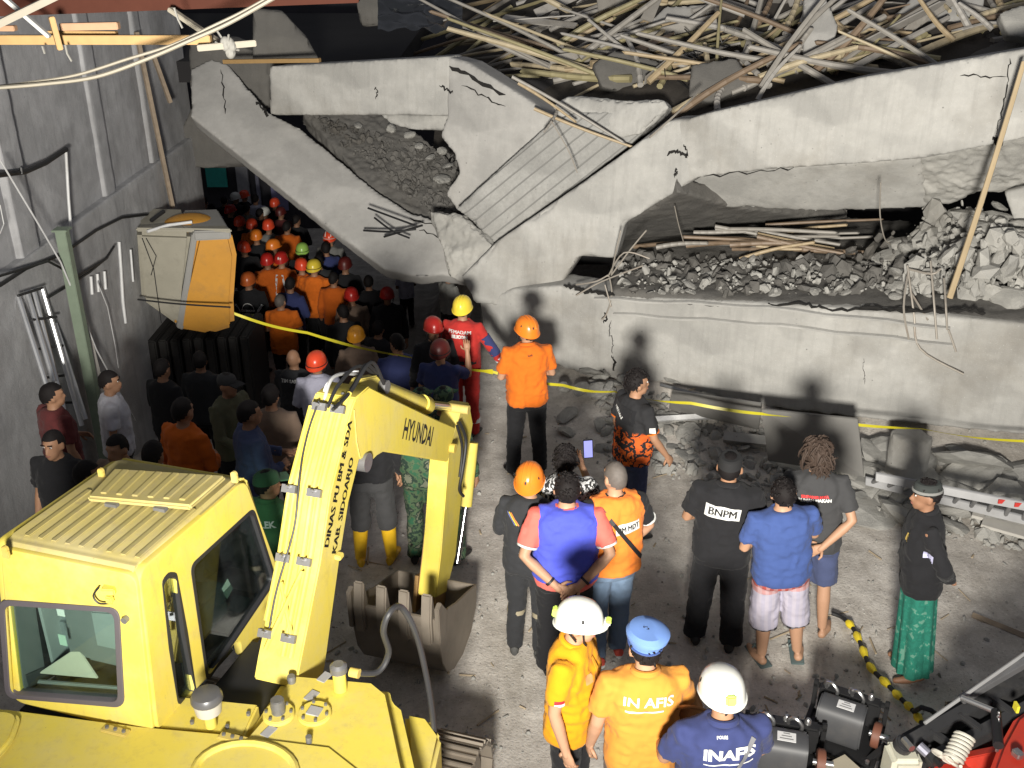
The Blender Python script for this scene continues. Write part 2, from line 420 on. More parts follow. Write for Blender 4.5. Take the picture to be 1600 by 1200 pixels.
MB().box((-15.5, -8.5, 2.5), (.4, 17, 18)).build('side_wall', VOID, t)
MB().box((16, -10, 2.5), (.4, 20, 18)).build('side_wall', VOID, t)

o = MB().box((-6.2, 19.4, 3.1), (9.0, 7.4, .3)).build('ceiling_slab', VOID); tag(o, 'added dark slab shading the passage behind the left wall', 'slab')  # added roof keeps sky light off the passage; cut short to light the board
# ---------------------------------------------------------------- THE COLLAPSE
def slab(name, label, cat, pl, px, back, mat, voxel=.035, amp=.003, edge=.045, sc=3., group=None, back_dir=None, ragged=None):
    poly = [pl(*p) for p in px]; n = pl.n
    vec = Vector(back_dir) if back_dir else -n*back
    c = sum(poly, Vector())/len(poly)
    o = MB().prism([p-c for p in poly], vec).build(name, mat); o.location = c
    remesh(o, voxel, rough_post(amp, edge, sc, rng.random()*50, ragged))
    return tag(o, label, cat, group)
Fp = vplane((1060, 240, 11.6), (1600, 150, 10.0), .05)
BF = slab('concrete_beam', 'long broad pale concrete beam across the upper right, snapped at its left end', 'beam', Fp,
     [(1046, 187), (1075, 186), (1100, 178), (1340, 122), (1600, 76), (1850, 28), (1850, 175), (1600, 216), (1440, 249), (1200, 266), (1092, 277), (1060, 296), (1040, 240)], .45, CONC, .03, .002, .03)
Ep = vplane((1060, 240, 11.58), (750, 440, 12.15), .12)
BE = slab('concrete_beam', 'diagonal broken concrete beam running down from the upper right beam to the ground', 'beam', Ep,
     [(1040, 190), (1062, 186), (1082, 215), (1098, 245), (1088, 276), (1062, 296), (976, 350), (962, 404), (905, 402), (872, 452), (800, 480), (742, 474), (720, 434), (772, 380), (905, 289), (985, 232)], .5, CONC, .035, .004, .06, 2.5)
Gp = plane3((1100, 275, 11.75), (1600, 220, 10.25), (1300, 325, 11.6))
BG = slab('slab_edge', 'pale concrete soffit band under the long upper right beam', 'slab', Gp,
     [(1046, 276), (1200, 262), (1440, 245), (1450, 325), (1300, 331), (1150, 326), (1040, 318), (985, 352), (992, 326), (1030, 292)], .3, CONC, .035, .003, .04)
slab('crushed_slab_edge', 'crumbled honeycombed end of the slab under the upper right beam', 'slab', Gp,
     [(1436, 244), (1600, 212), (1850, 165), (1850, 250), (1650, 285), (1592, 292), (1566, 305), (1530, 302), (1490, 322), (1468, 322), (1440, 333)], .35, CONC_R, .03, .05, .12, 6.)
slab('broken_slab', 'rounded pale broken slab at the right edge beside the dark hollow', 'slab', vplane((1570, 340, 10.6), (1850, 340, 10.0)),
     [(1568, 300), (1850, 240), (1850, 400), (1610, 400), (1585, 350)], .5, CONC, .035, .02, .08)
Ip = vplane((870, 510, 11.5), (1600, 590, 9.2), -.02)
BI = slab('concrete_beam', 'deep pale concrete beam lying low on the rubble at the right', 'beam', Ip,
     [(748, 468), (800, 452), (872, 447), (950, 462), (1200, 474), (1450, 492), (1600, 506), (1880, 532), (1880, 716), (1600, 680), (1400, 660), (1200, 637), (1020, 603), (955, 592), (940, 578), (925, 590), (870, 572), (800, 572), (760, 548)], .5, CONC, .03, .002, .03)
# two proud board ridges and the cracked top slab of the low beam
for (a, b, c, d_) in ((( 930, 466), (1180, 478), (1485, 512), 9), ((960, 490), (1200, 506), (1490, 538), 8)):
    pts = [Ip(*a), Ip(*b), Ip(*c)]
    q = []
    for i in range(14):
        s_ = i/13*2; k = min(int(s_), 1); q.append(pts[k].lerp(pts[k+1], s_-k) + Vector((0, 0, .012*math.sin(i*1.9))))
    o = MB().tube(q, .035, 6, True, .6).build('formwork_ridge', CONC); o.location = Ip.n*.012
    tag(o, 'thin %s cement ridge along the face of the low right beam' % ('upper' if d_ == 9 else 'lower'), 'ridge')
top0 = [Ip(870, 449), Ip(1200, 476), Ip(1600, 508), Ip(1880, 534)]
bk = Vector((.25, 3.2, .12))
poly = [p+Vector((0, .03, .02)) for p in top0]
o = MB().prism([poly[0].lerp(poly[1], .28), poly[1], poly[2], poly[3], poly[3]+bk, poly[0].lerp(poly[1], .28)+bk], (0, 0, -.35)).build('floor_slab', CONC_D)  # dark material carries painted shade of the hollow
remesh(o, .05, rough_post(.03, .06, 3.)); tag(o, 'cracked floor slab behind the low right beam, covered in rubble', 'slab')
# backdrop coloured black to paint the darkness of the hollow
o = MB().box((3.4, 14.4, 1.9), (7.5, .3, 2.6)).build('shade_backdrop', VOID); tag(o, 'black shade backdrop deep inside the hollow under the upper right beam', 'wall')
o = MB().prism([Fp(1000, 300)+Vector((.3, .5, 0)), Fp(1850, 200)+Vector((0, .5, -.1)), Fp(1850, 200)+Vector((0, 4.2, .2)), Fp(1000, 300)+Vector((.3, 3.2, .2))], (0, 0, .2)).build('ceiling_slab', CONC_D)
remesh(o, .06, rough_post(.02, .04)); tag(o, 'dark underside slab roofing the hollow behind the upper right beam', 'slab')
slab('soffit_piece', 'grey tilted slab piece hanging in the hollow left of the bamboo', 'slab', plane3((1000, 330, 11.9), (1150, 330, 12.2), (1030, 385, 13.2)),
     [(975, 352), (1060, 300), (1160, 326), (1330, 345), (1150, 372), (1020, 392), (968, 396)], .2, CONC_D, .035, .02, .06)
# left-hand pieces
Ap = plane3((300, 180, 14.4), (600, 420, 12.55), (560, 210, 14.1))
BA = slab('concrete_slab', 'huge smooth grey concrete slab sloping over the passage where the crowd stands', 'slab', Ap,
     [(298, 108), (330, 92), (356, 100), (420, 176), (470, 200), (575, 288), (640, 330), (700, 352), (768, 402), (748, 440), (722, 432), (690, 428), (655, 432), (600, 420), (520, 360), (430, 288), (298, 182)], .26, CONC_S, .03, .003, .03)
Np = plane3((480, 185, 14.55), (700, 352, 13.3), (715, 255, 14.3))
slab('broken_floor', 'dark sloping broken floor strewn with shards behind the horizontal beam', 'slab', Np,
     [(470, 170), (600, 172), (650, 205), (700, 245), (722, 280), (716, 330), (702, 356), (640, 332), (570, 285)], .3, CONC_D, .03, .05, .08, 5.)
Bp = vplane((420, 140, 14.15), (700, 130, 13.15), .05)
BB = slab('concrete_beam', 'short horizontal concrete beam under the black void at upper left', 'beam', Bp,
     [(420, 104), (560, 96), (702, 88), (702, 182), (600, 180), (420, 181)], .45, CONC, .03, .002, .025)
slab('soffit_strip', 'narrow pale strip below the short horizontal beam', 'slab', vplane((600, 190, 13.75), (700, 190, 13.4)),
     [(590, 178), (705, 180), (700, 206), (640, 203), (610, 194)], .3, CONC, .03, .008, .03)
Cp = vplane((700, 150, 13.15), (865, 200, 12.6), .1)
BC = slab('concrete_slab', 'bent grey slab corner right of the short horizontal beam', 'slab', Cp,
     [(698, 88), (730, 97), (800, 140), (868, 182), (862, 192), (820, 232), (713, 328), (696, 302), (718, 270), (709, 238), (686, 215), (698, 182)], .5, CONC_S, .03, .002, .025)
Dp = vplane((712, 325, 12.5), (1040, 165, 11.95), .18)
slab('board_marked_slab', 'tilted slab with diagonal board marks above the long diagonal beam', 'slab', Dp,
     [(865, 186), (900, 176), (1044, 172), (985, 227), (905, 288), (830, 340), (772, 381), (740, 350), (712, 326)], .4, CONC_B, .03, .006, .05)
slab('broken_slab', 'pale ragged slab fragment where bamboo ends above the diagonal beam', 'slab', vplane((865, 170, 12.55), (1040, 170, 12.1), .25),
     [(862, 165), (885, 150), (930, 152), (985, 158), (1036, 155), (1046, 168), (1000, 210), (940, 222), (905, 208), (872, 186)], .35, CONC, .025, .03, .1, 6.)
slab('concrete_column', 'dark broken column stub at the far end of the left wall', 'column', vplane((295, 120, 15.2), (420, 120, 15.0)),
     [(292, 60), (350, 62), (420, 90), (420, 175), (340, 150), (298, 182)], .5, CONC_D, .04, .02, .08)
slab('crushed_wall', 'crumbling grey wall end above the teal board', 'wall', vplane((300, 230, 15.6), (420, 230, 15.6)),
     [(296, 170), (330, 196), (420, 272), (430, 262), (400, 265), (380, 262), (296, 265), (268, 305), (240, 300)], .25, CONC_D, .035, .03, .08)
slab('broken_slab', 'crumbled concrete foot where the slabs meet the ground in the middle', 'slab', vplane((700, 400, 12.3), (800, 400, 12.0), .4),
     [(668, 330), (720, 335), (770, 382), (748, 420), (735, 450), (700, 432), (690, 390)], .4, CONC_R, .025, .05, .1, 7.)
# upper-left dark things
slab('grey_panel', 'grey slab hanging in the dark at the top, left of the black void', 'slab', vplane((400, 50, 14.6), (500, 50, 14.8)),
     [(395, 14), (440, 16), (480, 58), (500, 95), (395, 98)], .2, CONC_D, .04)
slab('grey_panel', 'lit wall remnant at the top beside the crumpled black tarpaulin', 'slab', vplane((560, 20, 16.5), (600, 20, 16.5)),
     [(552, -20), (640, -20), (610, 40), (562, 44)], .2, CONC_D, .04)
CRK = plain('crack_shade', (.012, .011, .01), .95)  # near-black colour paints the shade inside the cracks
def crack(o, pl, pts, w=.012, off=.008):
    q = []
    for i in range(len(pts)-1):
        for k in range(6):
            t_ = k/6; j = 3.2 if k else 1
            q.append((pts[i][0]+(pts[i+1][0]-pts[i][0])*t_+rng.uniform(-j, j)*.6, pts[i][1]+(pts[i+1][1]-pts[i][1])*t_+rng.uniform(-j, j)))
    q.append(pts[-1]); P = [pl(*p)-o.location for p in q]; n_ = pl.n; L_ = []; R_ = []
    for i, p in enumerate(P):
        d = (P[min(i+1, len(P)-1)]-P[max(i-1, 0)]).normalized(); s_ = d.cross(n_); ww = w*rng.uniform(.35, 1.3)*(0.15 if i in (0, len(P)-1) else 1)
        L_.append(p+s_*ww+n_*off); R_.append(p-s_*ww+n_*off)
    mb = MB()
    for i in range(len(P)-1): mb.prism([L_[i], L_[i+1], R_[i+1], R_[i]], -n_*.03)
    mb.build('crack', CRK, o, False)
for pts in ([(1042, 242), (1058, 236), (1066, 240), (1078, 243)], [(1068, 226), (1076, 236), (1072, 246)], [(1056, 262), (1058, 272), (1054, 278)]): crack(BE, Ep, pts, .016)
for pts in ([(1100, 276), (1180, 268), (1240, 262)], [(1578, 90), (1574, 130), (1566, 170), (1556, 212)], [(1556, 212), (1562, 222)], [(1500, 118), (1540, 119), (1575, 120)]): crack(BF, Fp, pts, .006)
crack(BF, Fp, [(1552, 213), (1558, 222), (1566, 228)], .03)
for pts, w in (([(1010, 470), (1060, 474), (1110, 478), (1150, 480)], .006), ([(1200, 474), (1260, 476), (1290, 482), (1360, 484), (1430, 486)], .009), ([(1340, 482), (1400, 484), (1470, 487), (1510, 484), (1540, 490)], .016), ([(955, 500), (953, 520), (958, 540), (957, 552)], .003), ([(945, 488), (948, 497), (944, 505)], .014), ([(955, 556), (962, 566), (957, 578)], .012),
               ([(880, 446), (905, 452), (925, 456), (960, 462)], .02), ([(1350, 560), (1350, 580), (1351, 600)], .002)): crack(BI, Ip, pts, w)
for pts, w in (([(345, 110), (350, 140), (352, 178)], .008), ([(400, 160), (412, 172), (420, 180)], .02), ([(640, 340), (690, 356), (740, 400)], .01), ([(655, 360), (690, 372), (720, 395)], .008)): crack(BA, Ap, pts, w)
for pts, w in (([(585, 135), (590, 145), (587, 155)], .006), ([(686, 134), (700, 141), (708, 146)], .014)): crack(BB, Bp, pts, w)
for pts, w in (([(702, 103), (740, 122), (790, 148)], .02), ([(722, 134), (760, 152), (790, 166)], .008)): crack(BC, Cp, pts, w)
# tarpaulin
def tarp():
    v = []; f = []; nx, ny = 40, 24
    for j in range(ny):
        for i in range(nx):
            p = D(590+i*3.4, -8+j*2.4, 16.0 - j*.05); v.append(p)
    V = np.array([tuple(p) for p in v]); V[:, 1] += .22*fbm(V*2.2, 3); V[:, 2] += .12*fbm(V*3+9, 3)
    f = [(j*nx+i, j*nx+i+1, (j+1)*nx+i+1, (j+1)*nx+i) for j in range(ny-1) for i in range(nx-1)]
    m = MB().add(V.tolist(), f); o = m.build('tarpaulin', plain('black_plastic_sheet', (.02, .022, .026), .25))
    tag(o, 'crumpled shiny black plastic tarpaulin at the top above the void', 'tarpaulin')
tarp()
# ---------------------------------------------------------------- debris heap with bamboo at the top
def heap_z(x, y):
    x = np.atleast_1d(np.asarray(x, float)); y = np.atleast_1d(np.asarray(y, float)); p = np.stack([x, y, 0*x], 1)
    edge = 12.5-.26*(x-1.2)
    return 2.72 + .10*x + .25*np.clip(y-edge, 0, 9) - .9*np.clip(.5-x, 0, 1.4) + .2*fbm(p*.9, 3) + .07*fbm(p*4, 2)
hx = np.arange(-1.2, 9.4, .11); 
V = []; 
for j in range(62):
    t_ = j/61
    for x in hx:
        e0 = 12.62-.30*(x-1.2) + (.5 if x < 1 else 0); V.append((x, e0 + t_*8.5, 0))
V = np.array(V); V[:, 2] = heap_z(V[:, 0], V[:, 1])
nx = len(hx)
mbh = MB().add(V.tolist(), [(j*nx+i, j*nx+i+1, (j+1)*nx+i+1, (j+1)*nx+i) for j in range(61) for i in range(nx-1)])
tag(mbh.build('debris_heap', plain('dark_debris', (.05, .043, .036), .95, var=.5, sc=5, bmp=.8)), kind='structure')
def hz(x, y): return float(heap_z(x, y)[0])
def heap_hit(px, py):
    r = ray(px, py); t = 11.
    while t < 22:
        p = CAMP + r*t
        if p.z < hz(p.x, p.y): return p
        t += .04
    return CAMP + r*18
def bamboo_mesh(seed, n=9):
    r2 = random.Random(seed); mb = MB(); pts = []; rad = []
    nodes = 7; bx = r2.uniform(-.03, .03); by = r2.uniform(-.02, .02)
    for i in range(nodes):
        for t_, k in ((0, 1.06), (.04, 1.0), (.96, 1.0)):
            s_ = (i+t_)/nodes; pts.append((bx*math.sin(s_*3.1)*1.2, by*math.sin(s_*4), s_)); rad.append((1-.3*s_)*k)
    pts.append((0, 0, 1)); rad.append(.7)
    return pts, rad
BAM = [plain('bamboo_'+n, c, .55, var=.28, sc=6, dirt=(.12, .1, .08), dirt_amt=.6) for n, c in
       (('tan', (.40, .31, .19)), ('grey', (.30, .28, .25)), ('olive', (.33, .29, .16)), ('pale', (.5, .42, .28)), ('brown', (.21, .15, .10)), ('weathered', (.38, .36, .33)))]
BM = []
for i in range(12):
    pts, rad = bamboo_mesh(i)
    mb = MB().tube([Vector(p) for p in pts], [x*.028 for x in rad], 7)
    BM.append(mb)
BMESH = {}
def pole(A, B, r, k, m, label='bamboo pole lying in the heap of poles on the collapsed upper floor', group='bamboo poles heaped on the collapsed upper floor', name='bamboo_pole'):
    key = (k % 12, m % 6)
    if key not in BMESH:
        me = BM[key[0]].mesh('bamboo_pole'); me.materials.append(BAM[key[1]]); BMESH[key] = me
    o = bpy.data.objects.new(name, BMESH[key]); COL.objects.link(o)
    d = B-A; o.location = A; o.rotation_mode = 'QUATERNION'; o.rotation_quaternion = d.to_track_quat('Z', 'Y')
    s_ = r/.028; o.scale = (s_, s_, d.length)
    return tag(o, label, 'bamboo pole', group)
rp = random.Random(21)
CN = ('tan', 'grey', 'olive', 'pale', 'brown', 'weathered')
def plabel(x0, y0, x1, y1, m, r):
    xm, ym = (x0+x1)/2, (y0+y1)/2; dx, dy = x1-x0, y1-y0
    if dx < 0: dx, dy = -dx, -dy
    s_ = dy/max(dx, 1)
    o = 'level' if abs(s_) < .18 else ('steep' if s_ < -1.0 else 'rising rightwards' if s_ < 0 else 'plunging' if s_ > 1 else 'falling rightwards')
    reg = 'at the left heap tip' if xm < 790 else 'above the bent slab corner' if xm < 880 else 'above the pale slab fragment' if xm < 1040 else 'above the broken beam end' if xm < 1180 else 'above the middle beam' if xm < 1360 else 'above the right beam' if xm < 1480 else 'in the top right corner'
    return '%s %s %s bamboo pole %s, %s heap, %s' % ('thick' if r > .047 else 'thin', 'long' if math.hypot(dx, dy) > 165 else 'short', CN[m], o, 'upper' if ym < 45 else 'middle' if ym < 90 else 'lower', reg)
def ppole(x0, y0, x1, y1, h0=.12, h1=.25, r=.035, m=None):
    if y1 > y0: x0, y0, x1, y1 = x1, y1, x0, y0
    a = heap_hit(x0, y0); b2 = heap_hit(x1, y1); b = D(x1, y1, min(b2.y, a.y+rp.uniform(.1, 1.2)))
    a.z += h0; b.z += h1*.5
    m = rp.randrange(6) if m is None else m
    pole(a, b, r, rp.randrange(12), m, plabel(x0, y0, x1, y1, m, r))
# clear individual poles of the photo
for q in ((695, 48, 860, 118), (702, 82, 900, 52), (800, 118, 1010, -6), (830, 105, 1060, -12), (905, 104, 1050, -5), (860, 60, 960, 20), (870, 84, 1005, 8), (740, 70, 900, 10),
          (800, 60, 870, 40), (790, 88, 960, 40), (1130, 130, 1400, -5), (1190, 140, 1380, 42), (1200, 118, 1365, 22), (1270, 128, 1390, 5), (1325, 118, 1450, 70), (1360, 104, 1445, 72),
          (1290, 122, 1370, 120), (1530, -5, 1562, 48), (1545, -5, 1570, 42), (1140, 70, 1172, 0), (1178, 60, 1205, 5), (1055, 95, 1160, 80), (1030, 150, 1050, 100), (970, 70, 1100, 120),
          (980, 75, 1000, 148), (800, 112, 940, 135), (815, 128, 985, 138), (800, 92, 860, 108), (860, 128, 960, 140), (1000, 50, 1060, 52), (1240, 130, 1265, 60), (1150, 95, 1200, 150),
          (1430, 100, 1600, 40), (1480, 60, 1600, 30), (1205, 75, 1290, 0), (1225, 60, 1250, -5), (1100, 150, 1130, 120), (1120, 190, 1130, 150)):
    ppole(*q, r=rp.uniform(.034, .052))
for i in range(165):
    u = rp.random()
    if u < .5:
        x, y = rp.uniform(700, 1080), rp.uniform(-15, 135); a = rp.gauss(-27, 12) if rp.random() < .75 else rp.gauss(20, 14); L = rp.uniform(110, 300)
    elif u < .85:
        x, y = rp.uniform(1060, 1420), rp.uniform(-15, 150-.1*0); a = rp.choice((rp.gauss(-28, 8), rp.gauss(-60, 15), rp.gauss(25, 12))); L = rp.uniform(90, 270)
    else:
        x, y = rp.uniform(1400, 1640), rp.uniform(-15, 75); a = rp.choice((rp.gauss(-20, 8), rp.gauss(60, 18))); L = rp.uniform(50, 150)
    y = min(y, 150-(x-1060)*.17 if x > 1060 else 140)
    dx, dy = math.cos(R(a))*L/2, math.sin(R(a))*L/2*.7
    ppole(x-dx, y-dy, x+dx, y+dy, rp.uniform(.02, .22), rp.uniform(.05, .35), rp.uniform(.02, .048))
for i in range(34):        # flat splintered boards among the poles
    x = rp.uniform(700, 1600); y = rp.uniform(-10, 130-(max(0, x-1060))*.17); a = R(rp.gauss(-20, 35)); Ln = rp.uniform(60, 190)
    x0, y0, x1, y1 = x-math.cos(a)*Ln/2, y-math.sin(a)*Ln/2*.6, x+math.cos(a)*Ln/2, y+math.sin(a)*Ln/2*.6
    if y1 > y0: x0, y0, x1, y1 = x1, y1, x0, y0
    A = heap_hit(x0, y0); B = D(x1, y1, A.y+rp.uniform(.1, .8)); A.z += rp.uniform(.1, .3); B.z += rp.uniform(.0, .2)
    d = (B-A).normalized(); s_ = Vector((rp.gauss(0, 1), rp.gauss(0, 1), rp.gauss(0, .6))); s_ = (s_-d*s_.dot(d)).normalized(); w0, w1 = rp.uniform(.04, .09), rp.uniform(.02, .08); n_ = d.cross(s_)*.018
    m = rp.choice((1, 4, 5, 5))
    o = MB().prism([A-s_*w0, B-s_*w1, B+d*rp.uniform(0, .15), B+s_*w1, A+s_*w0], n_).build('timber_board', BAM[m], None, False)
    tag(o, plabel(x0, y0, x1, y1, m, .04 if w0 < .065 else .05).replace('bamboo pole', 'splintered board').replace('thin', 'narrow').replace('thick', 'wide'), 'board', 'boards among the bamboo poles')
# slab fragments in the heap
def frag(label, poly, Y, dY, mat, back=.25, lean=.5):
    pl = vplane((poly[0][0], poly[0][1], Y), (poly[0][0]+100, poly[0][1], Y+dY), lean)
    slab('slab_fragment', label, 'slab', pl, poly, back, mat, .03, .012, .03, 4.)
frag('grey broken slab fragment lying in the bamboo near the top centre', [(1010, 40), (1040, 10), (1135, 5), (1140, 70), (1090, 78), (1040, 72)], 15.2, .2, CONC_S)
frag('dark tilted slab fragment under the bamboo at the top centre', [(925, 100), (960, 78), (1030, 95), (1050, 135), (990, 150), (940, 135)], 13.8, .0, CONC_D)
frag('broad grey slab fragment in the heap at the upper right', [(1390, 30), (1430, -10), (1540, -10), (1530, 48), (1460, 75), (1400, 52)], 14.2, -.3, CONC_S)
frag('upright slab fragment beside crossed bamboo poles', [(1255, -5), (1290, -5), (1310, 40), (1290, 115), (1255, 110)], 13.6, -.2, CONC_S)
frag('small slab fragment at the top right corner of the heap', [(1560, 20), (1600, 5), (1640, 20), (1630, 60), (1575, 55)], 12.8, -.2, CONC_R)
frag('long flat slab fragment behind the crossed bamboo', [(1330, 60), (1440, 65), (1445, 80), (1340, 88)], 13.4, -.2, CONC_D)
frag('dark slab fragment low in the bamboo above the beam', [(1080, 100), (1150, 90), (1180, 130), (1110, 160), (1075, 150)], 13.0, -.2, CONC_D)
# scaffold net / wire tangle
tg = MB(); rr = random.Random(4)
for i in range(26):
    p = heap_hit(1085+rr.uniform(-30, 60), 105+rr.uniform(-25, 35)); q = [p]
    for k in range(4): q.append(q[-1]+Vector((rr.uniform(-.2, .2), rr.uniform(-.15, .15), rr.uniform(-.06, .16))))
    tg.tube(q, .008, 4)
tag(tg.build('wire_tangle', CABLE), 'tangle of dark twisted wire in the heap above the broken beam', 'wire')

# ---------------------------------------------------------------- rubble chunks
def chunk(p, s, seed, label, group, mesh=None, fl=.6):
    r2 = random.Random(seed)
    o = bpy.data.objects.new('concrete_chunk', mesh or ROCKS[r2.randrange(10)]); COL.objects.link(o)
    o.location = p; o.rotation_euler = (r2.uniform(-.5, .5), r2.uniform(-.5, .5), r2.uniform(0, 6)); o.scale = (s*r2.uniform(.8, 1.3), s*r2.uniform(.7, 1.1), s*r2.uniform(fl, fl+.35))
    return tag(o, label, 'rubble chunk', group)
def clabel(kind, s, lo, hi, x, regs, t_):
    z = 'smallest' if s < lo+(hi-lo)*.2 else 'small' if s < lo+(hi-lo)*.45 else 'medium' if s < lo+(hi-lo)*.72 else 'large'
    return '%s %s %s, %s' % (z, kind, [n for lim, n in regs if x < lim][0], t_)
def slabtop(px, py, up=0.):        # point on top of the floor slab behind the low beam
    r = ray(px, py); n = (top0[2]-top0[0]).cross(bk).normalized(); t = (top0[0]+Vector((0, 0, .02))-CAMP).dot(n)/r.dot(n)
    p = CAMP + r*t; p.z += up; return p
rr = random.Random(33); idx = 0
LBL_R = 'broken concrete chunk in the rubble heap on the slab at the right edge'
LBL_M = 'small concrete chunk in the rubble row on top of the low right beam'
for i in range(120):                # right heap
    x = rr.uniform(1395, 1660); t_ = rr.random()
    hgt = max(0, 1-abs((x-1560)/190))*.75
    p = slabtop(x, rr.uniform(452, 470)-25*t_, 0); p.z += hgt*t_*.9 + .03
    p.y += rr.uniform(0, .9)*t_
    s_ = (.09+.34*rr.random()**1.8)*(1.2 if x > 1520 else .85)
    chunk(p, s_, 100+i, clabel('broken chunk', s_, .1, .5, x, ((1440, 'by the bent bars'), (1490, 'around the leaning bamboo pole'), (1560, 'right of the leaning bamboo pole'), (9999, 'before the rounded slab')), 'near the top of the heap' if t_ > .66 else 'halfway up the heap' if t_ > .33 else 'at the foot of the heap'), 'concrete chunks in the right-hand heap')
for i in range(120):
    x = rr.uniform(960, 1420); y_ = rr.uniform(408, 460); p = slabtop(x, y_ + (x-895)*.006, .02); s_ = rr.uniform(.05, .17)
    chunk(p, s_, 300+i, clabel('flat chunk on slab', s_, .05, .17, x, ((1020, 'right of the splayed bars'), (1090, 'under the left bamboo ends'), (1170, 'below the middle of the bamboo'), (1250, 'below the right bamboo ends'), (1330, 'left of the curved wire'), (9999, 'left of the bent bars')), 'at the front edge' if y_ > 445 else 'behind the edge' if y_ > 428 else 'deep in the hollow'), 'concrete chunks along the low beam', None, .25)
def sp(r2):
    p = slabtop(965+690*r2.rand(), 402+58*r2.rand(), .0); return p.x, p.y, p.z + max(0, 1-abs(p.x-4.9)/1.3)*.55*r2.rand()
scatter_stuff('rubble', 900, sp, .012, .2, CONC_D, 8)  # dark pieces paint the hollow's shadow along with dirt
def sp2(r2):
    p = slabtop(1420+260*r2.rand(), 405+68*r2.rand(), .01); return p.x, p.y, p.z + max(0, 1-abs(p.x-4.9)/1.3)*.7*r2.rand()
def sp3(r2):
    p = slabtop(965+560*r2.rand(), 412+50*r2.rand(), .02); return p.x, p.y, p.z+.03
scatter_stuff('light_flakes', 300, sp3, .012, .12, CONC_R, 28)
scatter_stuff('rubble', 900, sp2, .04, .26, CONC_R, 18)
def np_(r2):
    while 1:
        x, y = 485+235*r2.rand(), 178+170*r2.rand()
        if y > 178+(x-485)*.3 and y < 190+(x-485)*.78: p = Np(x, y)+Np.n*.02; return p.x, p.y, p.z
scatter_stuff('shards', 900, np_, .012, .10, CONC_D, 9)
for i, (x, y, s_) in enumerate(((610, 205, .2), (672, 250, .22), (690, 285, .25), (700, 262, .2), (640, 215, .18), (560, 200, .15), (712, 300, .2), (690, 240, .16), (655, 232, .17))):
    chunk(Np(x, y)+Np.n*.05, s_, 500+i, 'concrete chunk lying on the dark sloping floor under the short beam', 'chunks on the sloping broken floor')
# bamboo stacked inside the hollow
for i in range(26):
    x = rr.uniform(1060, 1300); y = rr.uniform(372, 405); a = R(rr.gauss(-3, 9)); L = rr.uniform(60, 190)
    A = slabtop(x-L/2, y+5, rr.uniform(.02, .3)); B = slabtop(x+L/2, y+5-math.sin(a)*L*.25, rr.uniform(.02, .3))
    m_ = rr.choice((1, 4, 4, 0)); pole(A, B, rr.uniform(.02, .035), i, m_, '%s %s bamboo pole in the hollow, %s stack, %s' % ('long' if L > 130 else 'short', CN[m_], 'left end of' if x < 1130 else 'middle of' if x < 1220 else 'right end of', 'on top' if y < 380 else 'in the middle' if y < 394 else 'at the bottom'), 'bamboo poles in the hollow')
pole(Ip(1481, 462)+Vector((0, -.05, 0)), D(1600, 95, 9.6), .032, 3, 0, 'long tan bamboo pole leaning from the low beam up to the upper right beam', None)
# rebar: bent bars, each its own thing
REB = plain('rusty_rebar', (.33, .30, .26), .6, .3, .3, dirt=(.2, .12, .07))
def rebar(pts, label, group=None, r=.011):
    P = [D(x, y, Y) for x, y, Y in pts]; q = []
    for i in range(len(P)-1):
        for k in range(5):
            t_ = k/5; p0 = P[max(i-1, 0)]; p1 = P[i]; p2 = P[i+1]; p3 = P[min(i+2, len(P)-1)]
            q.append(.5*((2*p1)+(p2-p0)*t_+(2*p0-5*p1+4*p2-p3)*t_*t_+(3*p1-p0-3*p2+p3)*t_**3))
    q.append(P[-1]); o = MB().tube(q, r, 6).build('rebar', REB); return tag(o, label, 'rebar', group)
LBS = ('leftmost upright bent bar on the low beam', 'long bent bar sweeping down the low beam face', 'short slanting bar between the bent bars on the low beam', 'middle upright bar of the bent bars on the low beam', 'right upright bar of the bent bars on the low beam', 'curled top bar joining the bent bars on the low beam', 'lowest hooked bar end under the bent bars')
for k_, pts in enumerate(([(1420, 420, 10), (1412, 480, 9.72), (1420, 530, 9.66)], [(1418, 415, 10), (1428, 490, 9.7), (1438, 545, 9.6), (1506, 585, 9.35)], [(1422, 455, 9.9), (1450, 500, 9.62)],
            [(1454, 408, 9.9), (1460, 480, 9.6), (1464, 530, 9.52)], [(1475, 435, 9.8), (1478, 480, 9.55), (1480, 515, 9.5)], [(1418, 420, 10), (1455, 428, 9.8), (1470, 420, 9.8)], [(1482, 515, 9.48), (1494, 550, 9.42)])):
    rebar(pts, LBS[k_], 'bent bars on the low beam')
LBS2 = ('splayed bar pointing up and right at the low beam left end', 'splayed bar leaning far right at the low beam left end', 'splayed bar hanging down at the low beam left end', 'longest splayed bar crossing the others at the low beam left end', 'splayed bar reaching left at the low beam left end', 'upright splayed bar at the low beam left end', 'lowest splayed bar at the low beam left end')
for k_, pts in enumerate(([(955, 430, 11.2), (985, 390, 11.1), (1010, 360, 11)], [(950, 432, 11.2), (975, 395, 11.1), (1015, 404, 11)], [(952, 432, 11.2), (956, 460, 11.2), (948, 490, 11.1), (940, 500, 11.1)],
            [(900, 462, 11.3), (940, 440, 11.2), (1005, 415, 11)], [(950, 430, 11.2), (930, 440, 11.2), (900, 445, 11.3)], [(955, 430, 11.2), (962, 395, 11.1), (970, 360, 11.1)], [(945, 445, 11.2), (955, 480, 11.1)])):
    rebar(pts, LBS2[k_], 'splayed bars at the left end of the low beam', .009)
LBS3 = ('uppermost dark bar sticking out of the sloping slab', 'level dark bar sticking out of the sloping slab', 'dark bar slanting across the others on the sloping slab', 'lowest dark bar sticking out of the sloping slab')
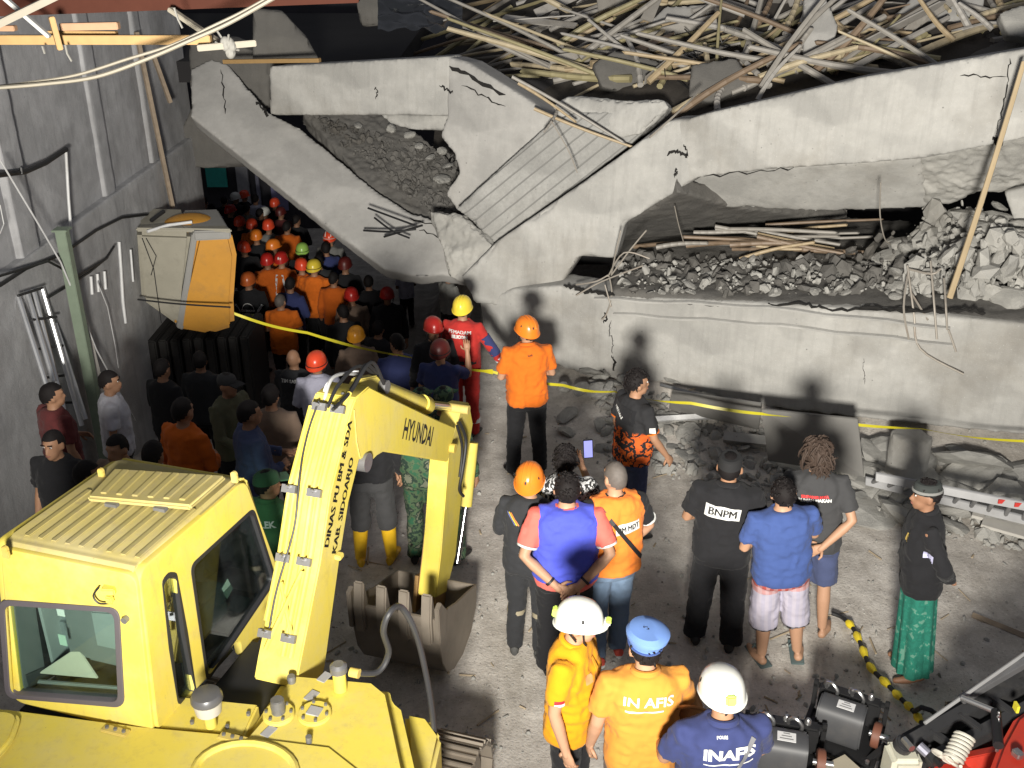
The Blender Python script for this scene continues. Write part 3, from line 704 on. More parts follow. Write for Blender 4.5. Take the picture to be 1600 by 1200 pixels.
for k_, pts in enumerate(([(575, 325, 12.75), (610, 338, 12.6), (648, 352, 12.5)], [(568, 360, 12.7), (610, 362, 12.55), (650, 358, 12.5)], [(585, 340, 12.7), (612, 360, 12.55), (640, 372, 12.5)], [(600, 370, 12.65), (660, 352, 12.45)])):
    o = rebar(pts, LBS3[k_], 'bars sticking out of the sloping slab', .014); o.data.materials[0] = CABLE
rebar([(1054, 322, 11.4), (1060, 350, 11.5), (1068, 378, 11.6)], 'thin hanging wire in the hollow left of the bamboo', r=.006)
rebar([(1376, 285, 10.4), (1375, 335, 10.5), (1382, 372, 10.6), (1392, 382, 10.7)], 'curved wire hanging below the upper right beam', r=.007)
rebar([(862, 190, 11.9), (888, 235, 11.8), (902, 270, 11.7)], 'thin pale wire crossing the board marked slab', r=.008)
rebar([(1015, 215, 11.4), (1060, 175, 11.6), (1095, 140, 12)], 'thin brown stick leaning on the broken beam top', r=.012)
# sticks over the fragment
for k_, (a, b) in enumerate((((835, 170), (1000, 235)), ((800, 120), (975, 222)), ((870, 175), (850, 205)), ((810, 130), (900, 190)))):
    pole(D(*a, 12.3), D(*b, 11.95), .02, rp.randrange(12), rp.choice((2, 1, 0)), ('lower long', 'upper long', 'tiny stub of', 'short')[k_]+' thin bamboo pole draped down over the pale slab fragment', 'bamboo poles draped over the slab fragment')
# cracks on the broken beam and the low beam: proud strips with the fissure shade in their dark colour
# ---------------------------------------------------------------- rubble bank under the low beam
LBL_B = 'large cracked concrete plate in the bank under the low right beam'
for i in range(70):
    x = rr.uniform(1340, 1700); y = rr.uniform(675, 765)+(x-1340)*.10; p = G(x, y, .3); p.z = gz(p.x, p.y)+.02
    s_ = rr.uniform(.25, .8)
    chunk(p, s_, 700+i, clabel('cracked plate in the bank', s_, .25, .8, x, ((1400, 'left of the round pile stub'), (1450, 'around the round pile stub'), (1530, 'above the ladder start'), (1610, 'above the red stickers'), (9999, 'at the right picture edge')), 'under the beam' if y-(x-1340)*.1 < 705 else 'halfway down' if y-(x-1340)*.1 < 735 else 'by the ladder'), 'concrete plates in the bank under the low beam', None, .28)
LBL_L = 'flat grey broken plate at the foot of the low beam in the middle'
for i in range(40):
    x = rr.uniform(880, 1330); y = rr.uniform(596, 690)+(x-880)*.085; p = G(x, y, .12); p.z = gz(p.x, p.y)+.02
    s_ = rr.uniform(.12, .38)
    chunk(p, s_, 800+i, clabel('flat broken plate', s_, .12, .38, x, ((960, 'left of the flame patterned shirt'), (1060, 'behind the flame patterned shirt'), (1180, 'beside the pale metal channel'), (9999, 'below the large formwork sheet')), 'against the beam' if y-(x-880)*.085 < 630 else 'midway' if y-(x-880)*.085 < 662 else 'by open ground'), 'flat plates at the foot of the low beam', ROCKS[(i*2) % 10], .25)
for i in range(16):
    x = rr.uniform(880, 1010); y = rr.uniform(560, 612); p = G(x, y, .2); p.z = .1+rr.uniform(0, .15)
    chunk(p, rr.uniform(.12, .3), 900+i, 'jagged chunk fallen from the notch in the low beam', 'chunks under the notch in the low beam')
# grey flat boards propped below the beam; the largest stands in for shade
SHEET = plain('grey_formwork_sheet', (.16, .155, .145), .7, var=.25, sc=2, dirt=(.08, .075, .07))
def board(label, c, z=(.1, .5)):
    P = [Vector((p.x, p.y, zz)) for (p, zz) in [(G(x, y, zz), zz) for x, y, zz in c]]
    n = (P[1]-P[0]).cross(P[-1]-P[0]).normalized()*.03
    o = MB().prism(P, n).build('formwork_sheet', SHEET, None, True, .004); tag(o, label, 'sheet')
board('grey formwork sheet filling a shaded patch under the low beam behind the long haired man', [(1190, 640, .75), (1340, 655, .8), (1350, 745, .2), (1200, 720, .15)])
board('grey formwork sheet propped under the low beam beside the camouflage man', [(1050, 612, .5), (1190, 632, .6), (1185, 672, .25), (1045, 640, .2)])
board('low pale sheet lying flat beside the man in black', [(1010, 640, .12), (1170, 665, .14), (1165, 690, .1), (1020, 655, .1)])
def lplank(label, a, b, r, mat, z=.1):
    A, B = G(*a, z), G(*b, z); A.z += gz(A.x, A.y); B.z += gz(B.x, B.y)
    o = MB().tube([A, B], r, 4).build('steel_bar', mat, None, False); tag(o, label, 'bar')
lplank('long pale metal channel lying on the ground behind the man in black', (1015, 662), (1172, 668), .04, PIPE)
lplank('thin metal rod lying below the low beam', (1030, 628), (1172, 662), .02, plain('dull_steel', (.3, .3, .3), .4, .6))
lplank('narrow concrete strip on the ground right of the man in black', (1130, 690), (1250, 705), .07, CONC)
lplank('thin timber lath on the ground near the right edge', (1520, 960), (1640, 1010), .03, TIM, .01)
# round concrete pile stub in the bank
p = G(1418, 720, .35)
o = MB().tube([Vector((p.x, p.y, -.1)), Vector((p.x+.02, p.y+.06, .62))], [.2, .2], 20).build('pile_stub', CONC); remesh(o, .025, rough_post(.012, .05, 5)); tag(o, 'round pale concrete pile stub standing in the rubble bank', 'pile')
# aluminium extension ladder lying along the bank
ALU2 = plain('dusty_aluminium', (.3, .3, .305), .5, .3, .2, dirt=(.2, .19, .17))
lad2 = thing('extension_ladder', 'long silver aluminium ladder lying along the foot of the rubble bank at the right', 'ladder')
A0, A1 = G(1368, 738, .5), G(1760, 815, .5); B0, B1 = G(1352, 745, .22), G(1760, 845, .22)
def at_(A, B, t): return A.lerp(B, t)
for A, B in ((A0, A1), (B0, B1)):
    d = (B-A).normalized(); up = Vector((0, -.35, .93)).normalized(); s_ = d.cross(up)
    for k in (0,):
        o_ = up*(.0) + Vector((0, -.02-.09*k, -.035*k))
        poly = [A+o_, B+o_, B+o_+Vector((0, -.02, -.075)), A+o_+Vector((0, -.02, -.075))]
        MB().prism(poly, s_*0 + Vector((0, .022, .01))).build('side_rail', ALU2, lad2, bevel=.004)
for k in range(15):
    t_ = (k+.5)/15
    MB().tube([at_(A0, A1, t_)+Vector((0, 0, -.05)), at_(B0, B1, t_)+Vector((0, 0, -.04))], .02, 8).build('rung', ALU2, lad2)
for k, t_ in enumerate((.52, .585)):
    MB().box(at_(A0, A1, t_)+Vector((0, -.03, -.03)), (.06, .012, .04)).build('label_sticker', plain('red_sticker', (.6, .05, .04), .5), lad2)
WOODP = plain('pale_planks', (.5, .48, .44), .8, var=.2)
for k, (a, b) in enumerate((((1520, 800), (1700, 845)), ((1535, 815), (1700, 860)))):
    A, B = G(*a, .08), G(*b, .08); A.z += gz(A.x, A.y); B.z += gz(B.x, B.y)
    d = (B-A).normalized(); s_ = Vector((-d.y, d.x, 0))*.09
    o = MB().prism([A-s_, B-s_, B+s_, A+s_], (0, 0, .03)).build('timber_plank', WOODP, None, True, .003)
    tag(o, ('upper' if k == 0 else 'lower') + ' of two pale planks lying in front of the ladder', 'plank')
# ---------------------------------------------------------------- scaffolding at the top left
STEEL = plain('red_brown_steel', (.05, .017, .011), .85, 0, .2, spec=.1)
LUM = plain('new_lumber', (.30, .185, .07), .7, var=.2, sc=16)
LUM2 = plain('pink_lumber', (.30, .175, .10), .7, var=.2, sc=16)
WHT = plain('pale_bamboo_lath', (.21, .19, .15), .7, var=.15)
def beam2(name, label, cat, a, b, w, h, mat, roll=0.):
    A, B = D(*a), D(*b); d = (B-A).normalized(); up = Vector((0, 0, 1)); s_ = d.cross(up).normalized(); up = s_.cross(d)
    s_, up = s_*math.cos(roll)+up*math.sin(roll), up*math.cos(roll)-s_*math.sin(roll)
    poly = [A+s_*w/2+up*h/2, A-s_*w/2+up*h/2, A-s_*w/2-up*h/2, A+s_*w/2-up*h/2]
    o = MB().prism(poly, B-A).build(name, mat, None, True, .004); return tag(o, label, cat)
beam2('steel_beam', 'red brown painted steel beam across the top left corner', 'beam', (-60, 5, 6.4), (560, -18, 6.6), .16, .15, STEEL)
beam2('lumber', 'long yellow lumber batten crossing the top left below the steel beam', 'lumber', (-40, 62, 6.1), (330, 62, 6.1), .05, .05, LUM)
beam2('lumber', 'short lumber batten end right of the crossing laths', 'lumber', (308, 75, 6.0), (400, 67, 6.1), .04, .035, WHT)
beam2('lumber', 'upper pinkish lumber piece stacked above the yellow batten', 'lumber', (95, 42, 6.15), (186, 40, 6.15), .05, .04, LUM2)
beam2('lumber', 'lower pinkish lumber piece stacked above the yellow batten', 'lumber', (75, 52, 6.2), (183, 53, 6.2), .05, .03, LUM)
beam2('lumber', 'upright lumber cleat nailed to the yellow batten', 'lumber', (80, 26, 6.0), (94, 78, 6.0), .06, .03, LUM, .5)
beam2('lumber', 'short lumber end at the left edge above the yellow batten', 'lumber', (-40, 44, 6.2), (25, 44, 6.2), .05, .03, LUM2)
beam2('bamboo_lath', 'broad pale bamboo lath crossing the top left corner', 'lath', (-20, 46, 5.5), (100, -12, 5.7), .05, .035, WHT)
beam2('bamboo_lath', 'white strip lath slanting down at the top left corner', 'lath', (5, -5, 5.9), (78, 58, 5.9), .04, .02, plain('white_lath', (.34, .34, .33), .6))
beam2('bamboo_lath', 'pale lath slanting down from the steel beam to the knot', 'lath', (265, 14, 6.3), (345, 68, 6.2), .045, .025, WHT)
# bamboo split strips hanging in an arc
def strip(pts, Y, r, label):
    P = [D(x, y, Y) for x, y in pts]; q = []
    for i in range(len(P)-1):
        for k in range(6):
            t_ = k/6; p0 = P[max(i-1, 0)]; p1 = P[i]; p2 = P[i+1]; p3 = P[min(i+2, len(P)-1)]
            q.append(.5*((2*p1)+(p2-p0)*t_+(2*p0-5*p1+4*p2-p3)*t_*t_+(3*p1-p0-3*p2+p3)*t_**3))
    q.append(P[-1]); o = MB().tube(q, r, 6, True, .7).build('bamboo_strip', WHT); tag(o, label, 'bamboo strip')
strip([(-30, 140), (0, 137), (70, 131), (150, 120), (230, 92), (300, 62), (360, 35), (440, -10)], 5.6, .015, 'lower of two pale split bamboo strips arching across the top left')
strip([(-30, 138), (40, 130), (120, 117), (200, 92), (270, 70), (330, 42), (380, 18), (430, -10)], 5.65, .012, 'upper of two pale split bamboo strips arching across the top left')
kn = MB(); c = D(357, 75, 6.05)
for k in range(5): kn.ell(c+Vector((rr.uniform(-.02, .02), 0, rr.uniform(-.03, .03))), (.03, .03, .035), 8, 6)
for k in range(5): kn.tube([c, c+Vector((rr.uniform(-.1, .06), rr.uniform(-.05, .05), rr.uniform(-.1, .1)))], .006, 4)
tag(kn.build('rope_knot', plain('white_twine', (.17, .165, .15), .8)), 'white twine knot tying the laths at the top left', 'knot')
for k, pts in enumerate(([(272, 12), (278, 30), (285, 44)], [(102, 70), (105, 84), (112, 96)], [(66, 72), (70, 84)])):
    P = [D(x, y, 5.95) for x, y in pts]; tag(MB().tube(P, .006, 5).build('twine_end', plain('white_twine', (.17, .165, .15), .8)), ('frayed white twine end by the slanting lath', 'frayed twine end below the upright cleat', 'short twine tail left of the cleat')[k], 'twine')
beam2('timber_batten', 'long thin yellow batten lying along the top of the short horizontal beam', 'batten', (350, 96, 13.9), (500, 94, 13.6), .08, .05, LUM)
# ---------------------------------------------------------------- barrier tape and striped cable
TAPE = plain('yellow_tape', (.52, .46, .02), .4, var=.15, sc=3, dirt=(.2, .17, .02))
def tape(pts, label):
    P = [D(*p) for p in pts]; vs = []; n = 0; fs = []
    for i in range(len(P)-1):
        for k in range(10):
            t_ = k/10; c = P[i].lerp(P[i+1], t_); c.z -= .03*math.sin(math.pi*t_); tw = .9*math.sin((i*10+k)*.21)+.15*math.sin((i*10+k)*.7)
            w = Vector((0, math.sin(tw), math.cos(tw)))*.016
            vs += [c-w, c+w]
    vs += [P[-1]-Vector((0, 0, .03)), P[-1]+Vector((0, 0, .03))]
    m = len(vs)//2
    mb = MB().add(vs, [(2*i, 2*i+1, 2*i+3, 2*i+2) for i in range(m-1)])
    tag(mb.build('barrier_tape', TAPE), label, 'tape')
tape([(366, 490, 10.4), (480, 520, 10.6), (640, 558, 10.2), (770, 581, 9.85)], 'yellow barrier tape sagging through the dark crowd on the left')
tape([(770, 581, 9.85), (880, 602, 9.7), (960, 612, 9.55), (1080, 630, 9.4), (1250, 650, 9.1), (1440, 670, 8.75), (1620, 690, 8.4), (1760, 705, 8.1)], 'yellow barrier tape stretched in front of the low right beam')
ca = thing('striped_cable', 'black and yellow striped cable snaking over the ground between the bystanders', 'cable')
cp = [(1300, 958), (1318, 966), (1335, 985), (1347, 1012), (1360, 1042), (1385, 1068), (1408, 1092), (1428, 1112), (1445, 1135), (1470, 1150)]
Pc = []
for i in range(len(cp)-1):
    for k in range(6):
        t_ = k/6; p0, p1, p2, p3 = [G(*cp[min(max(i+d_, 0), len(cp)-1)], .04) for d_ in (-1, 0, 1, 2)]
        Pc.append(.5*((2*p1)+(p2-p0)*t_+(2*p0-5*p1+4*p2-p3)*t_*t_+(3*p1-p0-3*p2+p3)*t_**3))
MB().tube(Pc, .018, 8).build('cable', CABLE, ca)
YB = plain('yellow_sleeve', (.75, .58, .03), .5, dirt=(.2, .15, .03))
for i in range(8, len(Pc)-4, 5):
    MB().tube(Pc[i:i+4], [.02, .034, .03, .02], 8).build('yellow_sleeve', YB, ca)
MB().tube([G(1428, 1112, .05), G(1440, 1105, .2), G(1455, 1110, .2), G(1465, 1118, .1)], .018, 8).build('cable_loop', CABLE, ca)
# ---------------------------------------------------------------- YELLOW EXCAVATOR (local x = right, y = forward)
EA = R(17); EO = Vector((-1.3, 4.4, 0)); FW = Vector((math.sin(EA), math.cos(EA), 0)); RT = Vector((math.cos(EA), -math.sin(EA), 0))
def L(px, py, z): d = G(px, py, z)-EO; return Vector((d.dot(RT), d.dot(FW), z))
def LP(px, py, r):
    v = ray(px, py); t = (r + EO.dot(RT))/v.dot(RT); p = CAMP + v*t
    return Vector((r, (p-EO).dot(FW), p.z))
def ypaint(name, col, rough=.38, wear=.5):
    m, nt, bs = base_mat(name); v = mapped(nt)
    n1 = noise(nt, v, 1.6, 6); n2 = noise(nt, v, 7, 9, .75); n3 = noise(nt, v, 45, 4, .7); ns = noise(nt, mapped(nt, (14, 14, 1.2)), 1.5, 5, .7)
    c = mixc(nt, ramp(nt, n1, .3, .7), [x*.9 for x in col], col)
    c = mixc(nt, N(nt, 'ShaderNodeMath', {0: ramp(nt, n2, .55, .8), 1: wear}, operation='MULTIPLY').outputs[0], c, (col[0]*.5, col[1]*.46, col[2]*.9+.02))
    c = mixc(nt, N(nt, 'ShaderNodeMath', {0: ramp(nt, ns, .52, .75), 1: .35}, operation='MULTIPLY').outputs[0], c, (col[0]*.6, col[1]*.56, col[2]+.03))
    dust = noise(nt, v, 2.3, 8, .7); c = mixc(nt, N(nt, 'ShaderNodeMath', {0: ramp(nt, dust, .45, .7), 1: .3}, operation='MULTIPLY').outputs[0], c, (.46, .42, .30))
    c = mixc(nt, ramp(nt, n3, .66, .76), c, (.22, .17, .09))
    nt.links.new(c, bs.inputs['Base Color'])
    nt.links.new(ramp(nt, n2, -.7, 1.0), bs.inputs['Roughness']); bs.inputs['Specular IOR Level'].default_value = .35
    bump(nt, bs, n3, .06, .004); return m
YEL = ypaint('excavator_yellow', (.63, .51, .08)); YEL2 = ypaint('worn_excavator_yellow', (.52, .39, .075), wear=.9)
YROOF = ypaint('dull_roof_yellow', (.40, .335, .12), .5, .7)
BLKM = plain('black_rubber', (.014, .014, .015), .55); GREYS = plain('grey_steel', (.2, .2, .205), .4, .5, .2, dirt=(.1, .09, .08))
CHROME = plain('chrome_rod', (.6, .6, .62), .2, 1.)
MUDST = plain('earth_worn_steel', (.25, .215, .175), .55, .35, .3, 5, dirt=(.13, .1, .075)); RUSTY = plain('rust_worn_paint', (.34, .2, .07), .7, var=.4)
def glass_mat(name, tint, gl=.2):
    m = bpy.data.materials.new(name); m.use_nodes = True; nt = m.node_tree; nt.nodes.clear()
    out = N(nt, 'ShaderNodeOutputMaterial'); tr = N(nt, 'ShaderNodeBsdfTransparent', {'Color': c4(tint)})
    g = N(nt, 'ShaderNodeBsdfGlossy', {'Roughness': .04, 'Color': (.9, .95, 1, 1)})
    d = N(nt, 'ShaderNodeBsdfDiffuse', {'Color': (.5, .52, .5, 1)})
    lw = N(nt, 'ShaderNodeLayerWeight', {'Blend': .5}); fr = N(nt, 'ShaderNodeMath', {0: lw.outputs['Facing'], 1: 4.}, operation='POWER')
    f2 = N(nt, 'ShaderNodeMath', {0: fr.outputs[0], 1: gl}, operation='ADD').outputs[0]
    a = N(nt, 'ShaderNodeMixShader', {0: f2, 1: tr.outputs[0], 2: g.outputs[0]}).outputs[0]
    dn = noise(nt, mapped(nt), 5, 7, .7); df = N(nt, 'ShaderNodeMath', {0: ramp(nt, dn, .4, .9), 1: .025}, operation='MULTIPLY').outputs[0]
    b = N(nt, 'ShaderNodeMixShader', {0: df, 1: a, 2: d.outputs[0]}).outputs[0]
    nt.links.new(b, out.inputs[0]); return m
GLASS = glass_mat('cab_glass', (.80, .88, .85), .03); GLASS2 = glass_mat('side_glass', (.55, .62, .6), .16)
ex = thing('excavator', 'yellow tracked excavator with its boom reaching into the site', 'excavator', EO, -EA)
def rc(poly, rad, n=5):      # round the corners of a 2D polygon
    out = []; m = len(poly)
    for i in range(m):
        p0, p1, p2 = Vector(poly[i-1]), Vector(poly[i]), Vector(poly[(i+1) % m])
        a = (p0-p1); b = (p2-p1); r_ = min(rad, a.length*.45, b.length*.45); a = p1+a.normalized()*r_; b = p1+b.normalized()*r_
        for k in range(n+1):
            t_ = k/n; out.append(a*(1-t_)**2 + p1*2*t_*(1-t_) + b*t_**2)
    return out
def panel(name, outer, holes, thick, mat, parent, to3d, bev=.008):
    cu = bpy.data.curves.new(name, 'CURVE'); cu.dimensions = '2D'; cu.fill_mode = 'BOTH'; cu.extrude = thick/2; cu.bevel_depth = bev; cu.bevel_resolution = 1
    for pl in [outer]+holes:
        s_ = cu.splines.new('POLY'); s_.points.add(len(pl)-1); s_.use_cyclic_u = True
        for k, p in enumerate(pl): s_.points[k].co = (p[0], p[1], 0, 1)
    tmp = bpy.data.objects.new(name, cu); COL.objects.link(tmp)
    def late(o):
        pass
    dg = bpy.context.evaluated_depsgraph_get(); me = bpy.data.meshes.new_from_object(tmp.evaluated_get(dg)); bpy.data.objects.remove(tmp)
    v, _ = arrs(me); me.materials.clear()
    M = np.array([tuple(to3d(Vector((a, b, c)))) for a, b, c in v]); setv(me, M)
    bm = bmesh.new(); bm.from_mesh(me); bmesh.ops.recalc_face_normals(bm, faces=bm.faces); bm.to_mesh(me); bm.free()
    me.shade_smooth(); me.set_sharp_from_angle(angle=R(40)); return link(name, me, mat, parent)
XR, XL = -.42, -1.28
# --- house
def deck(name, pts, z, h, mat=YEL, bev=.05, seg=4):
    return MB().prism([Vector((p[0], p[1], z)) for p in pts], (0, 0, -h)).build(name, mat, ex, True, bev, seg)
bx_ = [L(396, 1116, 1.5), L(446, 1041, 1.5), L(592, 1054, 1.5), L(622, 1078, 1.5), L(648, 1190, 1.5), L(660, 1240, 1.5), Vector((.98, -.7, 0)), Vector((.0, -.55, 0))]
tank = deck('tank_cover', bx_, 1.5, .75, bev=.075, seg=5)
hood = deck('engine_hood', [Vector(p) for p in ((-1.33, -.60, 0), (-.5, -.49, 0), (.0, -.40, 0), (.52, -.33, 0), (.80, -.46, 0), (.94, -.75, 0), (.95, -1.75, 0), (-1.33, -1.75, 0))], 1.512, .7, bev=.05)
deck('deck_plate', [L(236, 1128, 1.47), L(268, 1090, 1.47), L(405, 1104, 1.47), Vector((.05, -.42, 0)), Vector((-.5, -.52, 0))], 1.49, .2, bev=.012)
MB().box((-.25, -.75, .95), (1.9, 1.7, .34)).build('turntable_frame', YEL2, ex, True, .03)
MB().box((-.17, .1, 1.2), (.45, .6, .35)).build('boom_pocket', BLKM, ex, True, .02)
MB().cyl((-.15, 0, .55), (-.15, 0, .8), .55, 32).build('slew_ring', MUDST, ex)
sb = MB().prism([L(632, 1112, 1.28), L(668, 1118, 1.26), L(690, 1150, 1.22), L(672, 1230, 1.2), L(640, 1240, 1.25)], (0, 0, -.35)).build('side_step', YEL, ex, True, .025, 3)
MB().box((.86, .04, 1.08), (.006, .3, .18), (0, R(14), 0)).build('reflector_panel', plain('white_reflector', (.7, .7, .68), .4), ex, True, .002)
# raised cover, hinges, caps, pipes
MB().prism(rc([(-1.2, -1.1), (-1.02, -.66), (-.86, -.66), (-.80, -1.3)], .06, 4) and [Vector((p[0], p[1], 1.512)) for p in rc([(-1.30, -1.3), (-1.26, -.68), (-1.10, -.66), (-1.0, -.85), (-1.0, -1.3)], .07, 4)], (0, 0, .045)).build('hood_bulge', YEL, ex, True, .02, 3)
hr = [Vector((.2+.26*math.cos(a), -.66+.2*math.sin(a), 1.51)) for a in np.linspace(0, 2*math.pi, 28, endpoint=False)]
MB().tube(hr+[hr[0]], .022, 8, False).build('hood_ring', YEL, ex)
for cx, cy, dr in ((-.58, -.60, .0), (.02, -.47, .02)):
    hh = MB().box((cx, cy, 1.518), (.15, .05, .012)).build('hinge', YEL2, ex, True, .004)
    for k in (-.05, 0, .05): MB().cyl((cx+k, cy, 1.522), (cx+k, cy, 1.534), .01, 8).build('bolt', GREYS, hh)
def cap(px, py, rr_, h, name, mat, z=1.5, flange=0.):
    c = L(px, py, z); m = MB()
    m.tube([c, c+Vector((0, 0, h*.55)), c+Vector((0, 0, h*.6)), c+Vector((0, 0, h))], [rr_, rr_, rr_*1.12, rr_*.95], 20)
    if flange: m.tube([c-Vector((0, 0, .01)), c+Vector((0, 0, .02))], [flange, flange*.97], 28)
    return m.build(name, mat, ex, bevel=.004), c
o, c = cap(436, 1118, .036, .11, 'filler_cap', GREYS); MB().tube([c, c+Vector((0, 0, .025))], [.085, .08], 28).build('flange', YEL, ex, bevel=.004)
for k in range(6): MB().cyl(c+Vector((.065*math.cos(k*1.05+.3), .065*math.sin(k*1.05+.3), .02)), c+Vector((.065*math.cos(k*1.05+.3), .065*math.sin(k*1.05+.3), .036)), .009, 8).build('bolt', GREYS, ex)
c = L(492, 1117, 1.5); MB().tube([c, c+Vector((0, 0, .022))], [.09, .085], 28).build('flange', YEL, ex, bevel=.004)
MB().box(c+Vector((0, 0, .026)), (.07, .06, .008)).build('label_plate', plain('grey_label', (.3, .3, .31), .5), ex)
for k in range(6): MB().cyl(c+Vector((.07*math.cos(k*1.05), .07*math.sin(k*1.05), .02)), c+Vector((.07*math.cos(k*1.05), .07*math.sin(k*1.05), .034)), .009, 8).build('bolt', GREYS, ex)
cap(456, 1066, .022, .045, 'breather_cap', GREYS)
c = L(532, 1078, 1.5); MB().cyl(c, c+Vector((0, 0, .13)), .036, 20).build('filler_neck', YEL, ex, bevel=.004); MB().tube([c+Vector((0, 0, .13)), c+Vector((0, 0, .165)), c+Vector((0, 0, .18))], [.047, .047, .03], 20).build('filler_cap', GREYS, ex)
c = L(483, 1160, 1.5); MB().cyl(c, c+Vector((0, 0, .04)), .016, 12).build('lifting_stud', GREYS, ex)
for px, py in ((507, 1058), (487, 1087), (420, 1143)):
    c = L(px, py, 1.503); MB().box(c, (.05, .075, .006), (0, 0, -.2)).build('decal_plate', plain('grey_label', (.3, .3, .31), .5), ex)
for px, py in ((272, 1102), (258, 1120), (388, 1115), (300, 1128), (355, 1135)):
    c = L(px, py, 1.5); MB().cyl(c-Vector((0, 0, .01)), c+Vector((0, 0, .008)), .011, 8).build('bolt', GREYS, ex)
# air pre-cleaner bowl
c = L(330, 1134, 1.5)
pc = MB().cyl(c, c+Vector((0, 0, .1)), .03, 16).build('precleaner', YEL, ex)
MB().tube([c+Vector((0, 0, z)) for z in (.08, .1, .17, .175)], [.045, .066, .075, .07], 24).build('bowl', plain('cloudy_bowl', (.42, .4, .36), .25), pc)
MB().tube([c+Vector((0, 0, z)) for z in (.172, .178, .2, .215, .225)], [.078, .082, .08, .07, .03], 24).build('lid', plain('grey_lid', (.08, .08, .085), .35), pc)
# handrail with black grip loop at the right
def smooth(P, n=6):
    q = []
    for i in range(len(P)-1):
        p0, p1, p2, p3 = P[max(i-1, 0)], P[i], P[i+1], P[min(i+2, len(P)-1)]
        for k in range(n):
            t_ = k/n; q.append(.5*((2*p1)+(p2-p0)*t_+(2*p0-5*p1+4*p2-p3)*t_*t_+(3*p1-p0-3*p2+p3)*t_**3))
    return q+[P[-1]]
hp = [LP(553, 1051, .52), LP(590, 1050, .60), LP(607, 1020, .64), LP(599, 985, .65), LP(610, 955, .68), LP(628, 950, .70), LP(650, 990, .76), LP(665, 1050, .80), LP(675, 1110, .84), LP(680, 1165, .87)]
MB().tube(smooth(hp), .017, 10).build('handrail', plain('black_handrail', (.03, .03, .032), .35), ex)
MB().cyl(hp[0]+Vector((-.02, 0, 0)), hp[0]+Vector((.03, 0, 0)), .026, 12).build('rail_clamp', YEL2, ex)

# --- cab
cab = tag(MB().box((-.85, -.1, 1.4), (.8, .9, .06)).build('cab', plain('cab_floor', (.03, .032, .033), .7), ex, True, .01))
prof = [(-.505, 1.47), (-.40, 2.40), (.58, 2.36), (.80, 1.53), (.52, 1.30), (.30, 1.30), (.30, 1.47)]
side_h1 = rc([(-.23, 2.20), (-.18, 2.22), (-.13, 1.53), (-.25, 1.52), (-.27, 1.75)], .05)
side_h2 = rc([(-.01, 2.19), (.57, 2.18), (.73, 1.56), (.0, 1.42), (-.05, 1.46)], .05)
def sideT(x):
    return lambda p: Vector((x + p.z - .10*max(0, (p.y-1.5))*(1 if x > -.8 else -1)*.25, p.x, p.y))
so = rc(prof, .07, 5)
SEAL = plain('black_window_seal', (.02, .02, .022), .5)
# small upright window and large trapezoid window, corners taken from the photo
w1 = [tuple(LP(*q, XR).yz) for q in ((252, 910), (262, 897), (274, 898), (286, 985), (300, 1080), (296, 1092), (272, 1095), (262, 1010))]
w2 = [tuple(LP(*q, XR).yz) for q in ((297, 884), (393, 796), (425, 905), (318, 1062))]
w2 = rc(w2, .05); w1 = rc(w1, .02, 2)
sp_ = panel('side_panel', so, [w1, w2], .035, YEL, cab, sideT(XR)); panel('side_panel', so, [w1, w2], .035, YEL, cab, sideT(XL))
INT = plain('dark_interior', (.035, .04, .042), .7)
def grow(pl, d):
    c = sum((Vector(p) for p in pl), Vector((0, 0)))/len(pl); return [tuple(Vector(p)+(Vector(p)-c).normalized()*d) for p in pl]
for x in (XR, XL):
    for w in (w1, w2):
        wo = panel('window', grow(w, .012), [grow(w, -.014)], .05, SEAL, cab, sideT(x), .003)
        g2 = [Vector(p) for p in grow(w, 0)]
        MB().prism([sideT(x)(Vector((p[0], p[1], .0))) for p in g2], (.005, 0, 0)).build('pane', GLASS2, wo, False)
si = [tuple(Vector(p)*.97+Vector((.07, 1.9))*.03) for p in so]
for x in (XR-.036, XL+.036): panel('inner_lining', si, [grow(w1, .004), grow(w2, .004)], .006, plain('light_grey_lining', (.14, .15, .15), .6), cab, sideT(x), .001)
# rear wall leaning with the cab's back edge
def rearT(p):
    f = -.505 + (p.y-1.47)/(2.40-1.47)*.105
    return Vector((p.x*(1-.03*(p.y-1.5)) - .03*.85*(p.y-1.5), f - p.z, p.y))
ro = rc([(XL, 1.47), (XL+.05, 2.385), (XR-.0, 2.385), (XR, 1.47)], .06)
def rw(px, py):
    # intersect with the leaning rear plane
    f = -.45
    for _ in range(6):
        v = ray(px, py); t = (f + EO.dot(FW))/v.dot(FW); p = CAMP + v*t; f = -.505+(p.z-1.47)/.93*.105
    return ((p-EO).dot(RT), p.z)
wr = rc([rw(6, 935), rw(190, 948), rw(196, 1096), rw(18, 1082)], .06)
panel('rear_panel', ro, [wr], .035, YEL, cab, rearT)
wo = panel('window', grow(wr, .014), [grow(wr, -.018)], .06, plain('grey_window_seal', (.09, .08, .09), .5), cab, rearT, .004)
MB().prism([rearT(Vector((p[0], p[1], .0))) for p in wr], (0, .005, 0)).build('pane', GLASS, wo, False)
